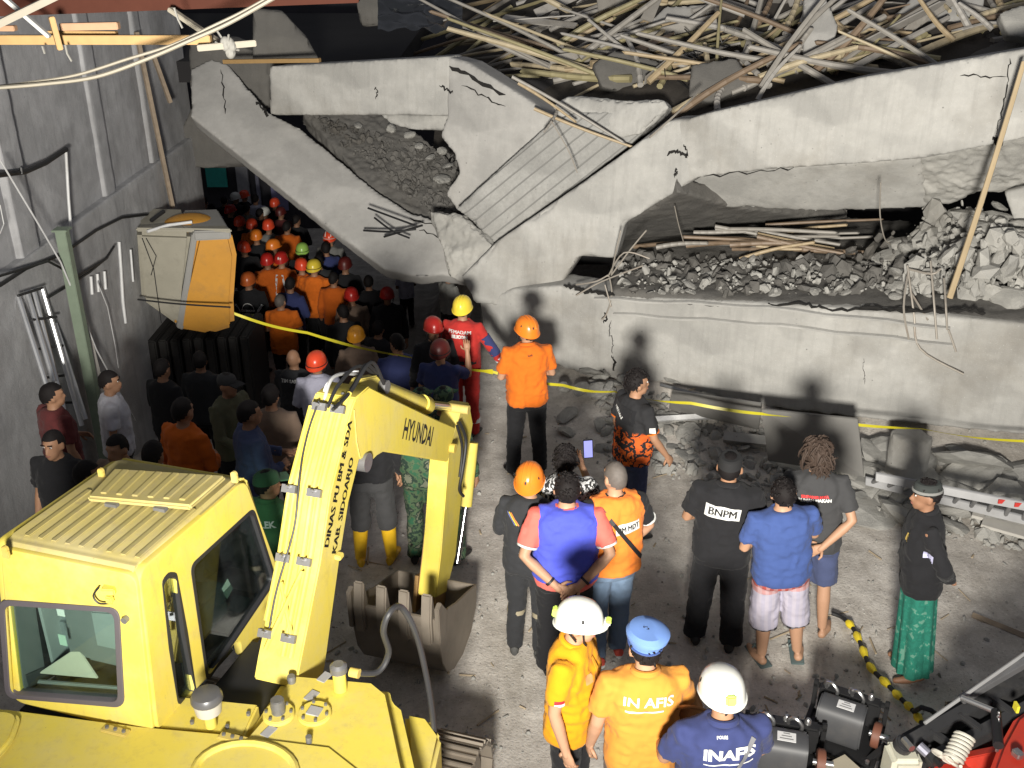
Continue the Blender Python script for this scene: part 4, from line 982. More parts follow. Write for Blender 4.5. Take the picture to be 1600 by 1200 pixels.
# roof
rp_ = [(-.43, 2.355), (-.405, 2.40), (-.36, 2.425), (.50, 2.40), (.575, 2.375), (.60, 2.33), (.55, 2.33), (-.40, 2.34)]
MB().prism([Vector((XR-.012, a, b)) for a, b in rp_], (XL-XR+.05, 0, 0)).build('roof', YROOF, cab, True, .03, 3)
for k in range(9):
    x = XL+.13+k*.082
    MB().prism([Vector((x, -.34, 2.42)), Vector((x+.036, -.34, 2.42)), Vector((x+.036, .16, 2.408)), Vector((x, .16, 2.408))], (0, 0, .012)).build('roof_rib', YROOF, cab, True, .005)
hq = [L(135, 776, 2.46), L(297, 790, 2.46), L(353, 742, 2.45), L(178, 731, 2.45)]
hx_ = MB().prism(hq, (0, 0, -.035)).build('roof_hatch', YROOF, cab, True, .012, 3)
for k in range(6):
    t0 = .1+k*.15; a = hq[0].lerp(hq[1], t0); b = hq[3].lerp(hq[2], t0); a2 = hq[0].lerp(hq[1], t0+.06); b2 = hq[3].lerp(hq[2], t0+.06)
    MB().prism([a.lerp(b, .12), a2.lerp(b2, .12), a2.lerp(b2, .93), a.lerp(b, .93)], (0, 0, .01)).build('hatch_rib', YROOF, hx_, True, .004)
for t0 in (.25, .72):
    p = hq[0].lerp(hq[1], t0); MB().box(p+Vector((0, -.01, -.03)), (.07, .03, .02)).build('hinge', GREYS, hx_)
for q in ((158, 738), (366, 743), (8, 860), (218, 880)):
    p = L(*q, 2.43); lg = MB().box(p+Vector((0, 0, -.02)), (.04, .02, .05)); lg.tube([p+Vector((0, -.012, .008)), p+Vector((0, .012, .008))], .02, 12)
    if q != (218, 880): lg.build('lifting_lug', YEL2, cab, True, .004)
INT = plain('dark_interior', (.035, .04, .042), .7)
for x in (XR-.045, XL+.045): MB().prism([Vector((x, a, b)) for a, b in ((-.46, 1.5), (-.46, 1.6), (.0, 1.42), (.7, 1.56), (.74, 1.5), (.5, 1.34), (.0, 1.36))], (.006, 0, 0)).build('door_lining', INT, cab, False)
# front: windscreen frame, pillars
MB().tube([Vector((XR-.03, .6, 2.33)), Vector((XR-.03, .79, 1.55)), Vector((XR-.03, .52, 1.33))], .03, 8).build('front_pillar', YEL, cab)
MB().tube([Vector((XL+.03, .6, 2.33)), Vector((XL+.03, .79, 1.55)), Vector((XL+.03, .52, 1.33))], .03, 8).build('front_pillar', YEL, cab)
MB().tube([Vector((XL+.03, .6, 2.33)), Vector((XR-.03, .6, 2.33))], .03, 8).build('front_header', YEL, cab)
wo = MB().tube([Vector((XL+.07, .64, 2.28)), Vector((XR-.07, .64, 2.28))], .012, 6).build('windscreen', SEAL, cab)
MB().prism([Vector((XL+.05, .615, 2.31)), Vector((XR-.05, .615, 2.31)), Vector((XR-.05, .80, 1.55)), Vector((XL+.05, .80, 1.55))], (0, .005, 0)).build('pane', GLASS, wo, False)
MB().box((-.85, .65, 1.42), (.8, .35, .1), (R(-35), 0, 0)).build('front_panel', INT, cab, True, .01)
tp = LP(409, 830, XR-.05); MB().tube([LP(394, 797, XR-.03), LP(421, 900, XR-.03)], .014, 6).build('blue_seal', plain('pale_blue_strip', (.3, .45, .5), .4), cab)
# things seen through the glass
INT = plain('dark_interior', (.035, .04, .042), .7); 
seat = MB().box((-.87, .0, 1.62), (.46, .44, .14)).box((-.87, -.22, 1.9), (.44, .12, .56), (R(-8), 0, 0)).box((-.87, -.25, 2.2), (.26, .08, .14)).build('seat', plain('grey_seat_vinyl', (.17, .18, .18), .6), cab, True, .04, 3)
MB().box((-.55, .1, 1.7), (.14, .5, .22)).build('control_console', plain('console_grey', (.2, .22, .23), .5), cab, True, .02)
MB().box((-1.14, .05, 1.66), (.16, .5, .26)).build('control_console', plain('console_grey', (.2, .22, .23), .5), cab, True, .02)
MB().tube([Vector((-1.1, .3, 1.75)), Vector((-1.08, .34, 1.98))], .014, 8).build('control_lever', BLKM, cab)
def fp(px, py, f):
    v = ray(px, py); t = (f + EO.dot(FW))/v.dot(FW); p = CAMP + v*t - EO; return Vector((p.dot(RT), f, p.z))
pp = [fp(60, 1052, -.37), fp(152, 1060, -.37), fp(120, 1012, -.30)]
MB().prism(pp, (0, .01, 0)).build('cardboard_sheet', plain('cardboard_light', (.6, .56, .46), .8), cab, False)
MB().box(fp(95, 957, -.40), (.045, .004, .045)).build('sticker', plain('white_sticker', (.8, .8, .78), .5), cab)
MB().box(fp(98, 1000, -.40), (.045, .004, .07)).build('sticker', plain('pale_green_sticker', (.5, .65, .55), .5), cab)
q0 = LP(355, 920, XR-.01); MB().box(q0, (.004, .07, .1), (.35, 0, 0)).build('sticker', plain('pale_green_sticker', (.5, .65, .55), .5), cab)
MB().prism([fp(140, 955, -.3), fp(188, 958, -.3), fp(190, 1030, -.3), fp(150, 1010, -.3)], (0, .03, 0)).build('head_cushion', plain('light_grey_vinyl', (.3, .33, .33), .6), cab, True, .01)
MB().prism([fp(30, 1062, -.40), fp(185, 1075, -.40), fp(186, 1092, -.42), fp(30, 1078, -.42)], (0, .02, 0)).build('rear_shelf', plain('light_grey_shelf', (.28, .30, .30), .6), cab, True, .004)
MB().box((-1.2, .1, 1.95), (.02, .8, .9)).build('door_lining', plain('light_grey_lining', (.32, .34, .34), .6), cab)
# lamp bracket on the rear corner, bolt
p = Vector((*[rw(178, 915)[0]], -.45, rw(178, 915)[1]))
wk = MB().box(p, (.07, .05, .035), (0, 0, .3)).box(p+Vector((.01, -.02, -.04)), (.035, .03, .04)).build('lamp_bracket', YEL, cab, True, .006)
MB().tube(smooth([p+Vector((-.04, -.02, .02)), p+Vector((-.075, -.03, -.03)), p+Vector((-.05, -.03, -.07)), p+Vector((.02, -.02, -.06))]), .005, 5).build('wire', BLKM, wk)
q = rw(203, 961); MB().cyl((q[0], -.44, q[1]), (q[0], -.48, q[1]), .018, 12).build('bolt', GREYS, cab)

# --- boom
BR, BW = .1, .26
bp_px = [(462, 1075), (468, 1040), (500, 880), (516, 771), (550, 638), (556, 622), (577, 604), (600, 616), (681, 655), (712, 668), (700, 722), (640, 712), (600, 706), (590, 712), (578, 724), (562, 716), (545, 785), (530, 880), (508, 1040), (500, 1080)]
bprof = [LP(*q, BR) for q in bp_px]
boom = MB().prism(bprof, (-BW, 0, 0)).build('boom', YEL, ex, True, .008, 2)
MB().cyl((BR+.02, *LP(571, 722, BR).yz), (-BW+BR-.02, *LP(571, 722, BR).yz), .06, 20).build('pivot_pin', GREYS, boom)
# raised peak bracket and weld seams
bk_ = [LP(*q, -.0) for q in ((556, 610), (566, 592), (590, 587), (602, 600), (600, 622), (570, 640))]
MB().prism(bk_, (-.07, 0, 0)).build('cylinder_bracket', YEL, boom, True, .008)
MB().tube([LP(553, 640, BR+.003), LP(557, 690, BR+.003), LP(562, 714, BR+.003)], .004, 4).build('weld_seam', YEL2, boom)
# pipes along the boom's upper face: spaced across its width
def top_pt(t_, across, up=.0):
    pts = [LP(*q, BR) for q in ((468, 1040), (500, 880), (516, 771), (548, 645))]
    s_ = t_*3; k = min(int(s_), 2); p = pts[k].lerp(pts[k+1], s_-k); d = (pts[k+1]-pts[k]).normalized(); n = Vector((0, -d.z, d.y))
    return Vector((BR-BW*across, p.y, p.z)) + n*(-up if n.z < 0 else up)
for k, (a, r_) in enumerate(((.2, .017), (.38, .017), (.62, .014), (.8, .014), (.93, .014))):
    MB().tube([top_pt(t_, a, .026) for t_ in np.linspace(.02 if k < 2 else .12, 1., 12)], r_, 8).build('hydraulic_pipe', YEL, boom)
MB().tube(smooth([top_pt(.25, .75, .03), top_pt(.12, .35, .035), top_pt(.08, .25, .03)]), .013, 7).build('hydraulic_pipe', YEL, boom)
MB().tube(smooth([top_pt(.3, .3, .04), top_pt(.12, .62, .045), top_pt(.03, .8, .03)]), .013, 7).build('hydraulic_pipe', YEL, boom)
MB().tube(smooth([top_pt(t_, .7+.08*math.sin(t_*9), .055) for t_ in np.linspace(.1, 1.02, 10)]), .006, 6).build('cable', BLKM, boom)
for t_, a in ((.33, .3), (.33, .8), (.66, .3), (.66, .9), (.08, .3), (.08, .85), (1., .25), (1., .7)):
    p = top_pt(t_, a, .04); MB().box(p, (.085, .03, .045), (R(-30), 0, 0)).tube([p+Vector((0, 0, .01)), p+Vector((0, -.03, .03))], .01, 6).build('pipe_clamp', GREYS, boom)
# right-face small bracket, pin and lower cylinder
p = LP(525, 868, BR); MB().box(p+Vector((.02, 0, 0)), (.04, .05, .03)).build('bracket', YEL, boom, True, .005)
# hoses at the peak
for k, pts in enumerate(([(520, 640), (548, 612), (580, 566), (600, 600)], [(528, 640), (560, 590), (572, 570), (590, 583)], [(512, 636), (530, 600), (562, 572), (596, 596)], [(505, 632), (520, 590), (556, 585), (585, 604)])):
    P = smooth([LP(*q, .06-.05*k) for q in pts]); MB().tube(P, .011, 8).build('hose', BLKM if k != 3 else plain('grey_hose', (.3, .3, .3), .5), boom)
MB().tube(smooth([LP(503, 628, -.12), LP(512, 598, -.12), LP(540, 582, -.1), LP(560, 580, -.08)]), .006, 6).build('hose', plain('white_wire', (.7, .7, .7), .5), boom)
for k in range(4):
    p = LP(508+10*k, 638-1*k, -.12+.06*k); MB().tube([p, p+Vector((0, .08, .05))], .014, 8).build('pipe_fitting', YEL if k % 2 else GREYS, boom)
# arm cylinder
x0 = -.02; A, Bc, C_ = LP(590, 603, x0), LP(668, 634, x0), LP(726, 640, x0)
cy = MB().tube([A, A+(Bc-A)*.06, Bc-(Bc-A)*.12], [.06, .052, .052], 20).tube([Bc-(Bc-A)*.14, Bc-(Bc-A)*.02, Bc], [.066, .066, .06], 20).build('arm_cylinder', YEL, ex)
MB().tube([Bc, C_], .026, 14).build('piston_rod', CHROME, cy)
MB().cyl(A+Vector((-.07, 0, 0)), A+Vector((.07, 0, 0)), .045, 16).build('pivot_pin', GREYS, cy)
MB().tube([LP(560, 612, .03), LP(600, 625, .03), LP(680, 662, .03), LP(705, 672, .03)], .012, 6).build('hydraulic_pipe', YEL2, boom)
# stick
SR, SW = .06, .15
sp_px = [(700, 722), (703, 700), (712, 668), (722, 634), (733, 629), (739, 662), (722, 769), (712, 867), (698, 925), (681, 934), (689, 867)]
stick = MB().prism([LP(*q, SR) for q in sp_px], (-SW, 0, 0)).build('stick', YEL, ex, True, .007)
MB().prism([LP(*q, SR-.003) for q in ((692, 840), (712, 840), (699, 922), (682, 930))], (-SW+.006-.012, 0, 0)).build('worn_stick_end', RUSTY, stick, True, .003)
for q, x in (((706, 700), .11), ((727, 640), .1)):
    p = LP(*q, x); MB().cyl(p+Vector((.03, 0, 0)), p-Vector((.33, 0, 0)), .036, 18).build('pivot_pin', YEL2, stick)
MB().tube(smooth([LP(718, 660, .1), LP(728, 690, .12), LP(722, 740, .12), LP(718, 765, .1), LP(724, 775, .09)]), .013, 8).build('hose', BLKM, stick)
MB().tube(smooth([LP(714, 665, .1), LP(722, 700, .11), LP(718, 745, .1)]), .011, 8).build('hose', BLKM, stick)
bc = MB().tube([LP(732, 700, -.0)+Vector((0, .1, 0)), LP(722, 800, 0)+Vector((0, .1, 0))], .05, 16).build('bucket_cylinder', YEL, stick)
MB().tube([LP(722, 800, 0)+Vector((0, .1, 0)), LP(708, 890, 0)+Vector((0, .1, 0))], .024, 12).build('piston_rod', CHROME, bc)
# bucket
bx0, bx1 = -.37, .29
bpf = [(1.66, .72), (1.67, .50), (1.71, .30), (1.80, .14), (1.95, .05), (2.15, .03), (2.35, .10), (2.48, .26), (2.50, .45)]
ins = [(a+(.022 if i < 6 else -.0), b+(.022 if i > 2 else 0)) for i, (a, b) in enumerate(bpf)]
bm_ = MB()
bm_.prism([Vector((bx0, a, b)) for a, b in bpf]+[Vector((bx0, a+(.03 if i < 4 else -.02), b+(.03 if 3 <= i <= 7 else .0))) for i, (a, b) in reversed(list(enumerate(bpf)))], (bx1-bx0, 0, 0))
bucket = bm_.build('bucket', MUDST, ex, True, .004)
sidep = bpf+[(2.3, .52), (2.05, .60), (1.82, .70)]
for x in (bx0-.012, bx1-.006): MB().prism([Vector((x, a, b)) for a, b in sidep], (.018, 0, 0)).build('side_plate', MUDST, bucket, True, .004)
for x in (bx0-.03, bx1-.005): MB().prism([Vector((x, a, b)) for a, b in ((1.64, .52), (1.63, .84), (1.69, .86), (1.80, .72), (1.76, .5))], (.035, 0, 0)).build('side_cutter', MUDST, bucket, True, .006)
for k in range(4):
    x = bx0+.07+k*.175
    MB().prism([Vector((x-.045, a, b)) for a, b in ((1.63, .5), (1.62, .72), (1.655, .93), (1.68, .93), (1.715, .74), (1.70, .52))], (.08, 0, 0)).build('tooth', MUDST, bucket, True, .012)
MB().prism([Vector((.02, a, b)) for a, b in ((2.2, .3), (2.5, .2), (2.5, .5), (2.3, .58))], (.03, 0, 0)).prism([Vector((-.14, a, b)) for a, b in ((2.2, .3), (2.5, .2), (2.5, .5), (2.3, .58))], (.03, 0, 0)).build('hinge_ear', RUSTY, bucket)
# tracks
def track(x0, x1):
    tr = MB(); fr = MB().box(((x0+x1)/2, -.35, .33), ((x1-x0)*.55, 1.9, .3)).build('track_frame', MUDST, ex, True, .02)
    Lf, Lb, r_ = .62, -1.35, .29; per = 2*(Lf-Lb)+2*math.pi*r_; n = 44
    for i in range(n):
        s_ = i/n*per
        if s_ < Lf-Lb: y, z, a = Lb+s_, 2*r_, 0
        elif s_ < Lf-Lb+math.pi*r_: th = (s_-(Lf-Lb))/r_; y, z, a = Lf+r_*math.sin(th), r_+r_*math.cos(th), -th
        elif s_ < 2*(Lf-Lb)+math.pi*r_: y, z, a = Lf-(s_-(Lf-Lb)-math.pi*r_), 0, math.pi
        else: th = (s_-2*(Lf-Lb)-math.pi*r_)/r_; y, z, a = Lb-r_*math.sin(th), r_-r_*math.cos(th), math.pi-th
        M = Matrix.Translation((0, y, z+.035)) @ Matrix.Rotation(a, 4, 'X')
        m = MB().box(((x0+x1)/2, 0, 0), (x1-x0, per/n*.9, .02)).box(((x0+x1)/2, .025, .018), (x1-x0, .012, .03)).box(((x0+x1)/2, -.025, .016), (x1-x0, .012, .024)); m.xf(M)
        m.build('track_shoe', MUDST, ex, False)
    for y in (Lb, Lf): MB().cyl((x0+.06, y, r_+.03), (x1-.06, y, r_+.03), r_*.8, 24).build('track_wheel', MUDST, ex, True, .01)
track(.62, .95); track(-1.28, -.95)
# lettering
def text_mesh(s, size, bold=.0, align='CENTER'):
    cu = bpy.data.curves.new('lettering', 'FONT'); cu.body = s; cu.size = size; cu.align_x = align; cu.align_y = 'CENTER'; cu.offset = bold; cu.resolution_u = 2; cu.fill_mode = 'FRONT'
    tmp = bpy.data.objects.new('lettering', cu); COL.objects.link(tmp); dg = bpy.context.evaluated_depsgraph_get()
    me = bpy.data.meshes.new_from_object(tmp.evaluated_get(dg)); bpy.data.objects.remove(tmp); bpy.data.curves.remove(cu); me.materials.clear()
    if bold == 0.:          # heavier strokes: three copies a hair apart
        v, _ = arrs(me); fs = [tuple(p.vertices) for p in me.polygons]; n = len(v); V = []; F_ = []
        for k, dx in enumerate((-.035, 0, .035)):
            V += [(p[0]+dx*size, p[1], .0004*k) for p in v]; F_ += [tuple(i+k*n for i in f) for f in fs]
        me.clear_geometry(); me.from_pydata(V, [], F_)
    return me
BLKP = plain('black_print', (.012, .012, .012), .6)
def flat_text(s, size, origin, ux, uy, mat, parent, bold=.0, sx=1., name='lettering'):
    me = text_mesh(s, size, bold); v, _ = arrs(me); ux, uy, origin = np.array(ux), np.array(uy), np.array(origin)
    setv(me, origin + v[:, :1]*sx*ux + v[:, 1:2]*uy); return link(name, me, mat, parent)
a, b = LP(630, 681, BR+.004), LP(680, 690, BR+.004); c = LP(655, 675, BR+.004)
ux = (LP(681, 672+20, BR)-LP(628, 657+20, BR)).normalized(); uy = Vector((0, -ux.z, ux.y)); uy = uy if uy.z > 0 else -uy
flat_text('HYUNDAI', .19, LP(654, 678, BR+.004), ux, uy, BLKP, boom, .004, .70)
ux = (LP(547, 690, BR)-LP(513, 870, BR)).normalized(); uy = Vector((0, -ux.z, ux.y)); uy = uy if uy.y < 0 else -uy
flat_text('DINAS PU BM & SDA', .085, LP(529, 756, BR+.004), ux, uy, BLKP, boom, 0., .95)
flat_text('KAB. SIDOARJO', .085, LP(536, 790, BR+.004), ux, uy, BLKP, boom, 0., .95)

# ---------------------------------------------------------------- second machine: orange and grey box behind the crowd
def GY(px, py, Y): return D(px, py, Y)
OM = thing('site_machine', 'boxy grey and orange machine body with a domed orange cap, by the left wall', 'machine', (-4.2, 13.1, -1.3))
def om(px, py, Y): p = D(px, py, Y); return p-Vector((-4.2, 13.1, -1.3))
BEIGE = plain('dirty_beige_panel', (.33, .31, .25), .6, var=.2, sc=3, dirt=(.14, .13, .1)); ORG = plain('orange_yellow_paint', (.55, .26, .03), .5, var=.2, sc=3, dirt=(.25, .15, .06)); GRM = plain('grey_paint', (.28, .275, .26), .5, var=.15, sc=3)
y0 = 12.5
fl_ = [om(214, 362, y0), om(300, 365, y0-.05), om(285, 515, y0-.05), om(222, 470, y0)]
MB().prism(fl_, (-.40, 1.1, .02)).build('grey_side', BEIGE, OM, True, .06, 4)
MB().prism([om(300, 366, y0-.06), om(309, 366, y0-.06), om(286, 516, y0-.06), om(276, 512, y0-.06)], (-.4, .9, .02)).build('grey_stripe', GRM, OM, True, .01)
MB().prism([om(306, 364, y0-.07), om(362, 362, y0+.05), om(371, 400, y0+.08), om(366, 470, y0+.08), om(368, 512, y0+.05), om(330, 524, y0), om(272, 514, y0-.07)], (-.42, 1.0, .02)).build('orange_cover', ORG, OM, True, .07, 4)
MB().prism([om(302, 362, y0-.09), om(360, 360, y0+.03), om(362, 374, y0+.03), om(303, 377, y0-.09)], (-.42, 1.0, .0)).build('grey_top_band', GRM, OM, True, .02, 3)
MB().prism([om(212, 356, y0-.02), om(362, 358, y0), om(330, 338, y0+.9), om(226, 342, y0+.9)], (0, 0, -.05)).build('top_plate', BEIGE, OM, True, .015)
c = om(295, 350, y0+.5); MB().ell(c, (.33, .33, .12), 24, 12).build('domed_cap', ORG, OM)
MB().tube([om(230, 362, y0-.1), om(262, 352, y0+.1), om(300, 347, y0+.2)], .02, 8).build('handrail', PIPE, OM)
MB().tube([om(236, 345, y0+.4), om(256, 330, y0+.6)], .03, 6).build('black_bar', BLKM, OM)
mb = MB()
for k in range(9): mb.box((.0+.15*k-.6, -.1+.02*k, .75), (.12, .9, 1.3))
mb.build('undercarriage', plain('dark_undercarriage', (.03, .028, .026), .7), OM, True, .02)
for k, pts in enumerate(([(222, 372), (240, 420), (252, 505)], [(228, 372), (244, 400), (236, 430)])):
    MB().tube([om(x, y, y0-.03) for x, y in pts], .006, 5).build('cable', BLKM, OM)
o = MB().tube([D(207, 378, 12.9), D(210, 445, 12.9)], .075, 12).build('red_drum', plain('red_paint', (.16, .03, .02), .7), None); tag(o, 'upright red cylinder between the left wall and the orange machine', 'cylinder')
o = MB().tube([Vector((-4.6, 10.4, -.8)), Vector((-4.75, 10.5, 1.4))], [.09, .07], 8).build('rolled_sheet', plain('pale_roll', (.4, .38, .35), .7), None); tag(o, 'pale rolled sheet standing beside the left wall and the machine', 'roll')
o = MB().tube(smooth([D(215, 468, 12.1), D(280, 475, 12.1), D(360, 480, 12.1)]), .012, 6).build('rope', BLKM, None); tag(o, 'thin dark rope stretched across the orange machine', 'rope')
# ---------------------------------------------------------------- PEOPLE (local: +y is the way they face, x to their right)
SKINS = [plain('skin', c, .55, var=.1, sc=10, spec=.35) for c in ((.42, .24, .15), (.34, .185, .11), (.26, .135, .08), (.48, .29, .19))]
HAIRM = plain('black_hair', (.010, .008, .008), .7, var=.4, sc=30, bmp=.3, spec=.2); HAIRB = plain('brown_hair', (.05, .034, .026), .7, var=.5, sc=30, bmp=.3, spec=.25); HAIRG = plain('grey_cropped_hair', (.10, .085, .075), .7, var=.3, sc=40)
def shell(name, col, rough=.3, var=.08): return plain(name, col, rough, var=var, sc=6, dirt=(col[0]*.5, col[1]*.5, col[2]*.5), dirt_amt=.35)
H_OR = shell('orange_helmet_shell', (.75, .20, .02)); H_RD = shell('red_helmet_shell', (.42, .02, .015)); H_WH = shell('white_helmet_shell', (.62, .62, .58)); H_YE = shell('yellow_helmet_shell', (.72, .55, .05)); H_GR = shell('green_helmet_shell', (.30, .52, .10)); H_RO = shell('red_orange_helmet_shell', (.72, .07, .025)); H_DR = shell('dark_red_helmet_shell', (.09, .010, .008), .45); H_OY = shell('amber_helmet_shell', (.72, .30, .02))
DARKP = plain('dark_vent', (.01, .01, .01), .6); STRAP = plain('black_strap', (.015, .015, .016), .6)
EYEW = plain('eye_white', (.6, .58, .55), .3); EYEB = plain('eye_dark', (.012, .009, .008), .2); LIP = plain('lips', (.27, .11, .085), .5)
HCZ = 1.60
ARMS = {'down': ((.245, -.03, 1.13), (.262, .05, .89)), 'behind': ((.275, -.11, 1.13), (.075, -.195, .93)), 'front': ((.255, .02, 1.12), (.09, .215, 1.09)),
        'low': ((.25, .0, 1.12), (.13, .16, .93)), 'phone': ((.25, .17, 1.17), (.13, .33, 1.37)), 'raise': ((.30, .15, 1.28), (.27, .22, 1.54)), 'out': ((.33, .0, 1.16), (.44, .07, .95)), 'fwd': ((.25, .08, 1.13), (.2, .32, 1.06)), 'folded': ((.245, .06, 1.13), (-.03, .2, 1.15)), 'hip': ((.34, -.04, 1.16), (.2, .05, .98))}
def superr(cx, cy, z, rx, ry, n=24, e=.8):
    o = []
    for k in range(n):
        a = 2*math.pi*k/n; c, s_ = math.cos(a), math.sin(a)
        o.append(Vector((cx+rx*math.copysign(abs(c)**e, c), cy+ry*math.copysign(abs(s_)**e, s_), z)))
    return o
TORSO = [(.80, .160, .118, -.01), (.88, .172, .125, -.012), (.96, .166, .116, -.005), (1.06, .152, .105, .0), (1.17, .162, .112, .003), (1.28, .178, .118, .0), (1.36, .186, .112, -.008), (1.41, .172, .098, -.014), (1.445, .125, .08, -.016), (1.475, .072, .066, -.012)]
def tor(z):
    for a, b in zip(TORSO, TORSO[1:]):
        if a[0] <= z <= b[0]:
            t_ = (z-a[0])/(b[0]-a[0]); return [a[i]+(b[i]-a[i])*t_ for i in range(4)]
    return list(TORSO[0] if z < .8 else TORSO[-1])
def wrinkle(amp, sc=(7, 7, 11), seed=0.):
    def f(o, me):
        v, q = arrs(me); d = fbm(v*np.array(sc)+seed, 3); d2 = fbm(v*np.array((16, 16, 22))+seed*2, 2)
        ridge = 1-2*np.abs(d); wp = v + .06*np.stack([d, d2, d], 1)
        long_ = (1-2*np.abs(fbm(wp*np.array((11, 11, 4.5))+seed*3, 2)))          # long hanging folds
        crease = (1-2*np.abs(fbm(wp*np.array((5, 5, 19))+seed*5, 2)))*np.exp(-((v[:, 2]-1.0)/.16)**2)   # creases gathered at the waist
        setv(me, v + q*(amp*(.35*ridge-.02)+amp*.3*d2+amp*.5*(long_-.5)+amp*.5*(crease-.2*(crease > 0)))[:, None])
    return f
def hand(mb, w, d, nrm, side, curl=.5, gs=1.0):
    d = Vector(d).normalized(); nrm = Vector(nrm); nrm = (nrm-d*nrm.dot(d)).normalized(); ac = d.cross(nrm)*side
    w = Vector(w)
    mb.rings([[w+d*t_+ac*(rx*math.cos(2*math.pi*k/8))+nrm*(ry*math.sin(2*math.pi*k/8)) for k in range(8)] for t_, rx, ry in ((-.02, .026, .02), (.01, .030, .019), (.05, .040, .016), (.09, .041, .013), (.097, .034, .008))])
    for k, (off, ln) in enumerate(((-.031, .068), (-.011, .078), (.010, .074), (.029, .058))):
        p = w+d*.082+ac*off; a = .15+.1*k*curl; pts = [p]
        for seg in (.42, .33, .25):
            dd = d*math.cos(a)+nrm*math.sin(a); p = p+dd*ln*seg; pts.append(p); a += curl*.8
        mb.tube(pts, [.0095, .009, .008, .0058], 6)
    t0 = w+d*.025-ac*.03; t1 = t0+(d*.5-ac*.7+nrm*.3).normalized()*.04; t2 = t1+(d*.85-ac*.25+nrm*.35).normalized()*.032
    mb.tube([t0, t1, t2], [.0125, .0105, .007], 6)
def join_extra(me, mb):
    bm = bmesh.new(); bm.from_mesh(me); t_ = bpy.data.meshes.new('t'); t_.from_pydata(mb.v, [], mb.f); bm.from_mesh(t_); bpy.data.meshes.remove(t_)
    bmesh.ops.recalc_face_normals(bm, faces=bm.faces); bm.to_mesh(me); bm.free(); me.shade_smooth()
def helmet(parent, mat, M, style='plain', lamp=False, hero=True):
    n = 28 if hero else 16; rs = []
    prof_ = [(1.08, -.16), (1.03, -.13), (1.0, .0), (.97, .28), (.88, .55), (.72, .77), (.5, .92), (.25, .985), (.03, 1.0)]
    for k, (r_, z) in enumerate(prof_):
        ring = []
        for i in range(n):
            a = 2*math.pi*i/n; ry = .137; brim = .022*max(0, math.sin(a))**2 if k == 0 else 0
            ring.append(Vector((.110*r_*math.cos(a), (ry*r_+brim)*math.sin(a)-.004, .035+.125*z - (.035*max(0, -math.sin(a)) if k < 2 else 0))))
        rs.append(ring)
    mb = MB().rings(rs)
    if style in ('ridge', 'vent'):
        for x in (-.03, 0, .03):
            mb.tube([Vector((x, .137*math.sin(t_)*.98-.004, .035+.125*math.cos(t_)*(1.0-abs(x)*1.2)+.002)) for t_ in np.linspace(-1.25, 1.25, 10)], .007, 6)
    h = mb.xf(M).build('helmet', mat, parent)
    def spot(name, th, ph, r_, m, t_=.004):
        nrm = Vector((math.sin(th)*math.cos(ph), math.sin(th)*math.sin(ph), math.cos(th)))
        c = Vector((.111*nrm.x, .138*nrm.y-.004, .035+.126*nrm.z)); q = nrm.to_track_quat('Z', 'Y').to_matrix()
        MB().ell(c, (r_*.55, r_, t_), 8, 6, q).xf(M).build(name, m, h)
    if hero and style == 'vent':
        for th, ph in ((.75, -1.0), (.75, -2.1), (1.05, -.5), (1.05, -2.7), (.55, .4), (.55, 2.7), (1.15, -1.57)): spot('vent', th, ph, .016, DARKP)
    if hero and style == 'stripe':
        for x in (-.05, .05):
            MB().tube([Vector((x, .131*math.sin(t_)-.004, .035+.119*math.cos(t_))) for t_ in np.linspace(-1.2, 1.2, 10)], .009, 6, True, .5).xf(M).build('stripe', H_WH, h)
        MB().tube([Vector((.1135*math.cos(a), .140*math.sin(a)-.004, .045)) for a in np.linspace(0, 6.283, 24)], .011, 6, False, .5).xf(M).build('reflective_band', H_WH, h)
    if style == 'band':
        MB().tube([Vector((.1135*math.cos(a), .140*math.sin(a)-.004, .032)) for a in np.linspace(0, 6.283, 24)], .008, 6, False, .6).xf(M).build('black_band', STRAP, h)
    if style == 'patch':
        spot('white_patch', 1.2, -1.57, .026, H_WH)
    if lamp:
        LG = plain('lime_lamp_plastic', (.55, .72, .12), .35)
        MB().box((0, .155, .05), (.055, .035, .04)).xf(M).build('headlamp', plain('clear_lamp', (.6, .62, .6), .15), h, bevel=.008)
        MB().box((.02, .16, .075), (.05, .03, .02)).xf(M).build('lamp_bracket', LG, h, bevel=.005)
        MB().box((0, -.146, .05), (.05, .03, .055)).xf(M).build('battery_box', LG, h, bevel=.008)
        spot('black_print', 1.1, 0.2, .018, DARKP, .003); spot('black_print', 1.15, 3.0, .018, DARKP, .003)
    if hero:
        for s_ in (-1, 1): MB().tube([Vector((s_*.10, .03, .02)), Vector((s_*.08, .045, -.07)), Vector((s_*.03, .06, -.125))], .006, 5).tube([Vector((s_*.098, -.06, .01)), Vector((s_*.082, .0, -.07))], .006, 5).xf(M).build('chin_strap', STRAP, h)
    return h
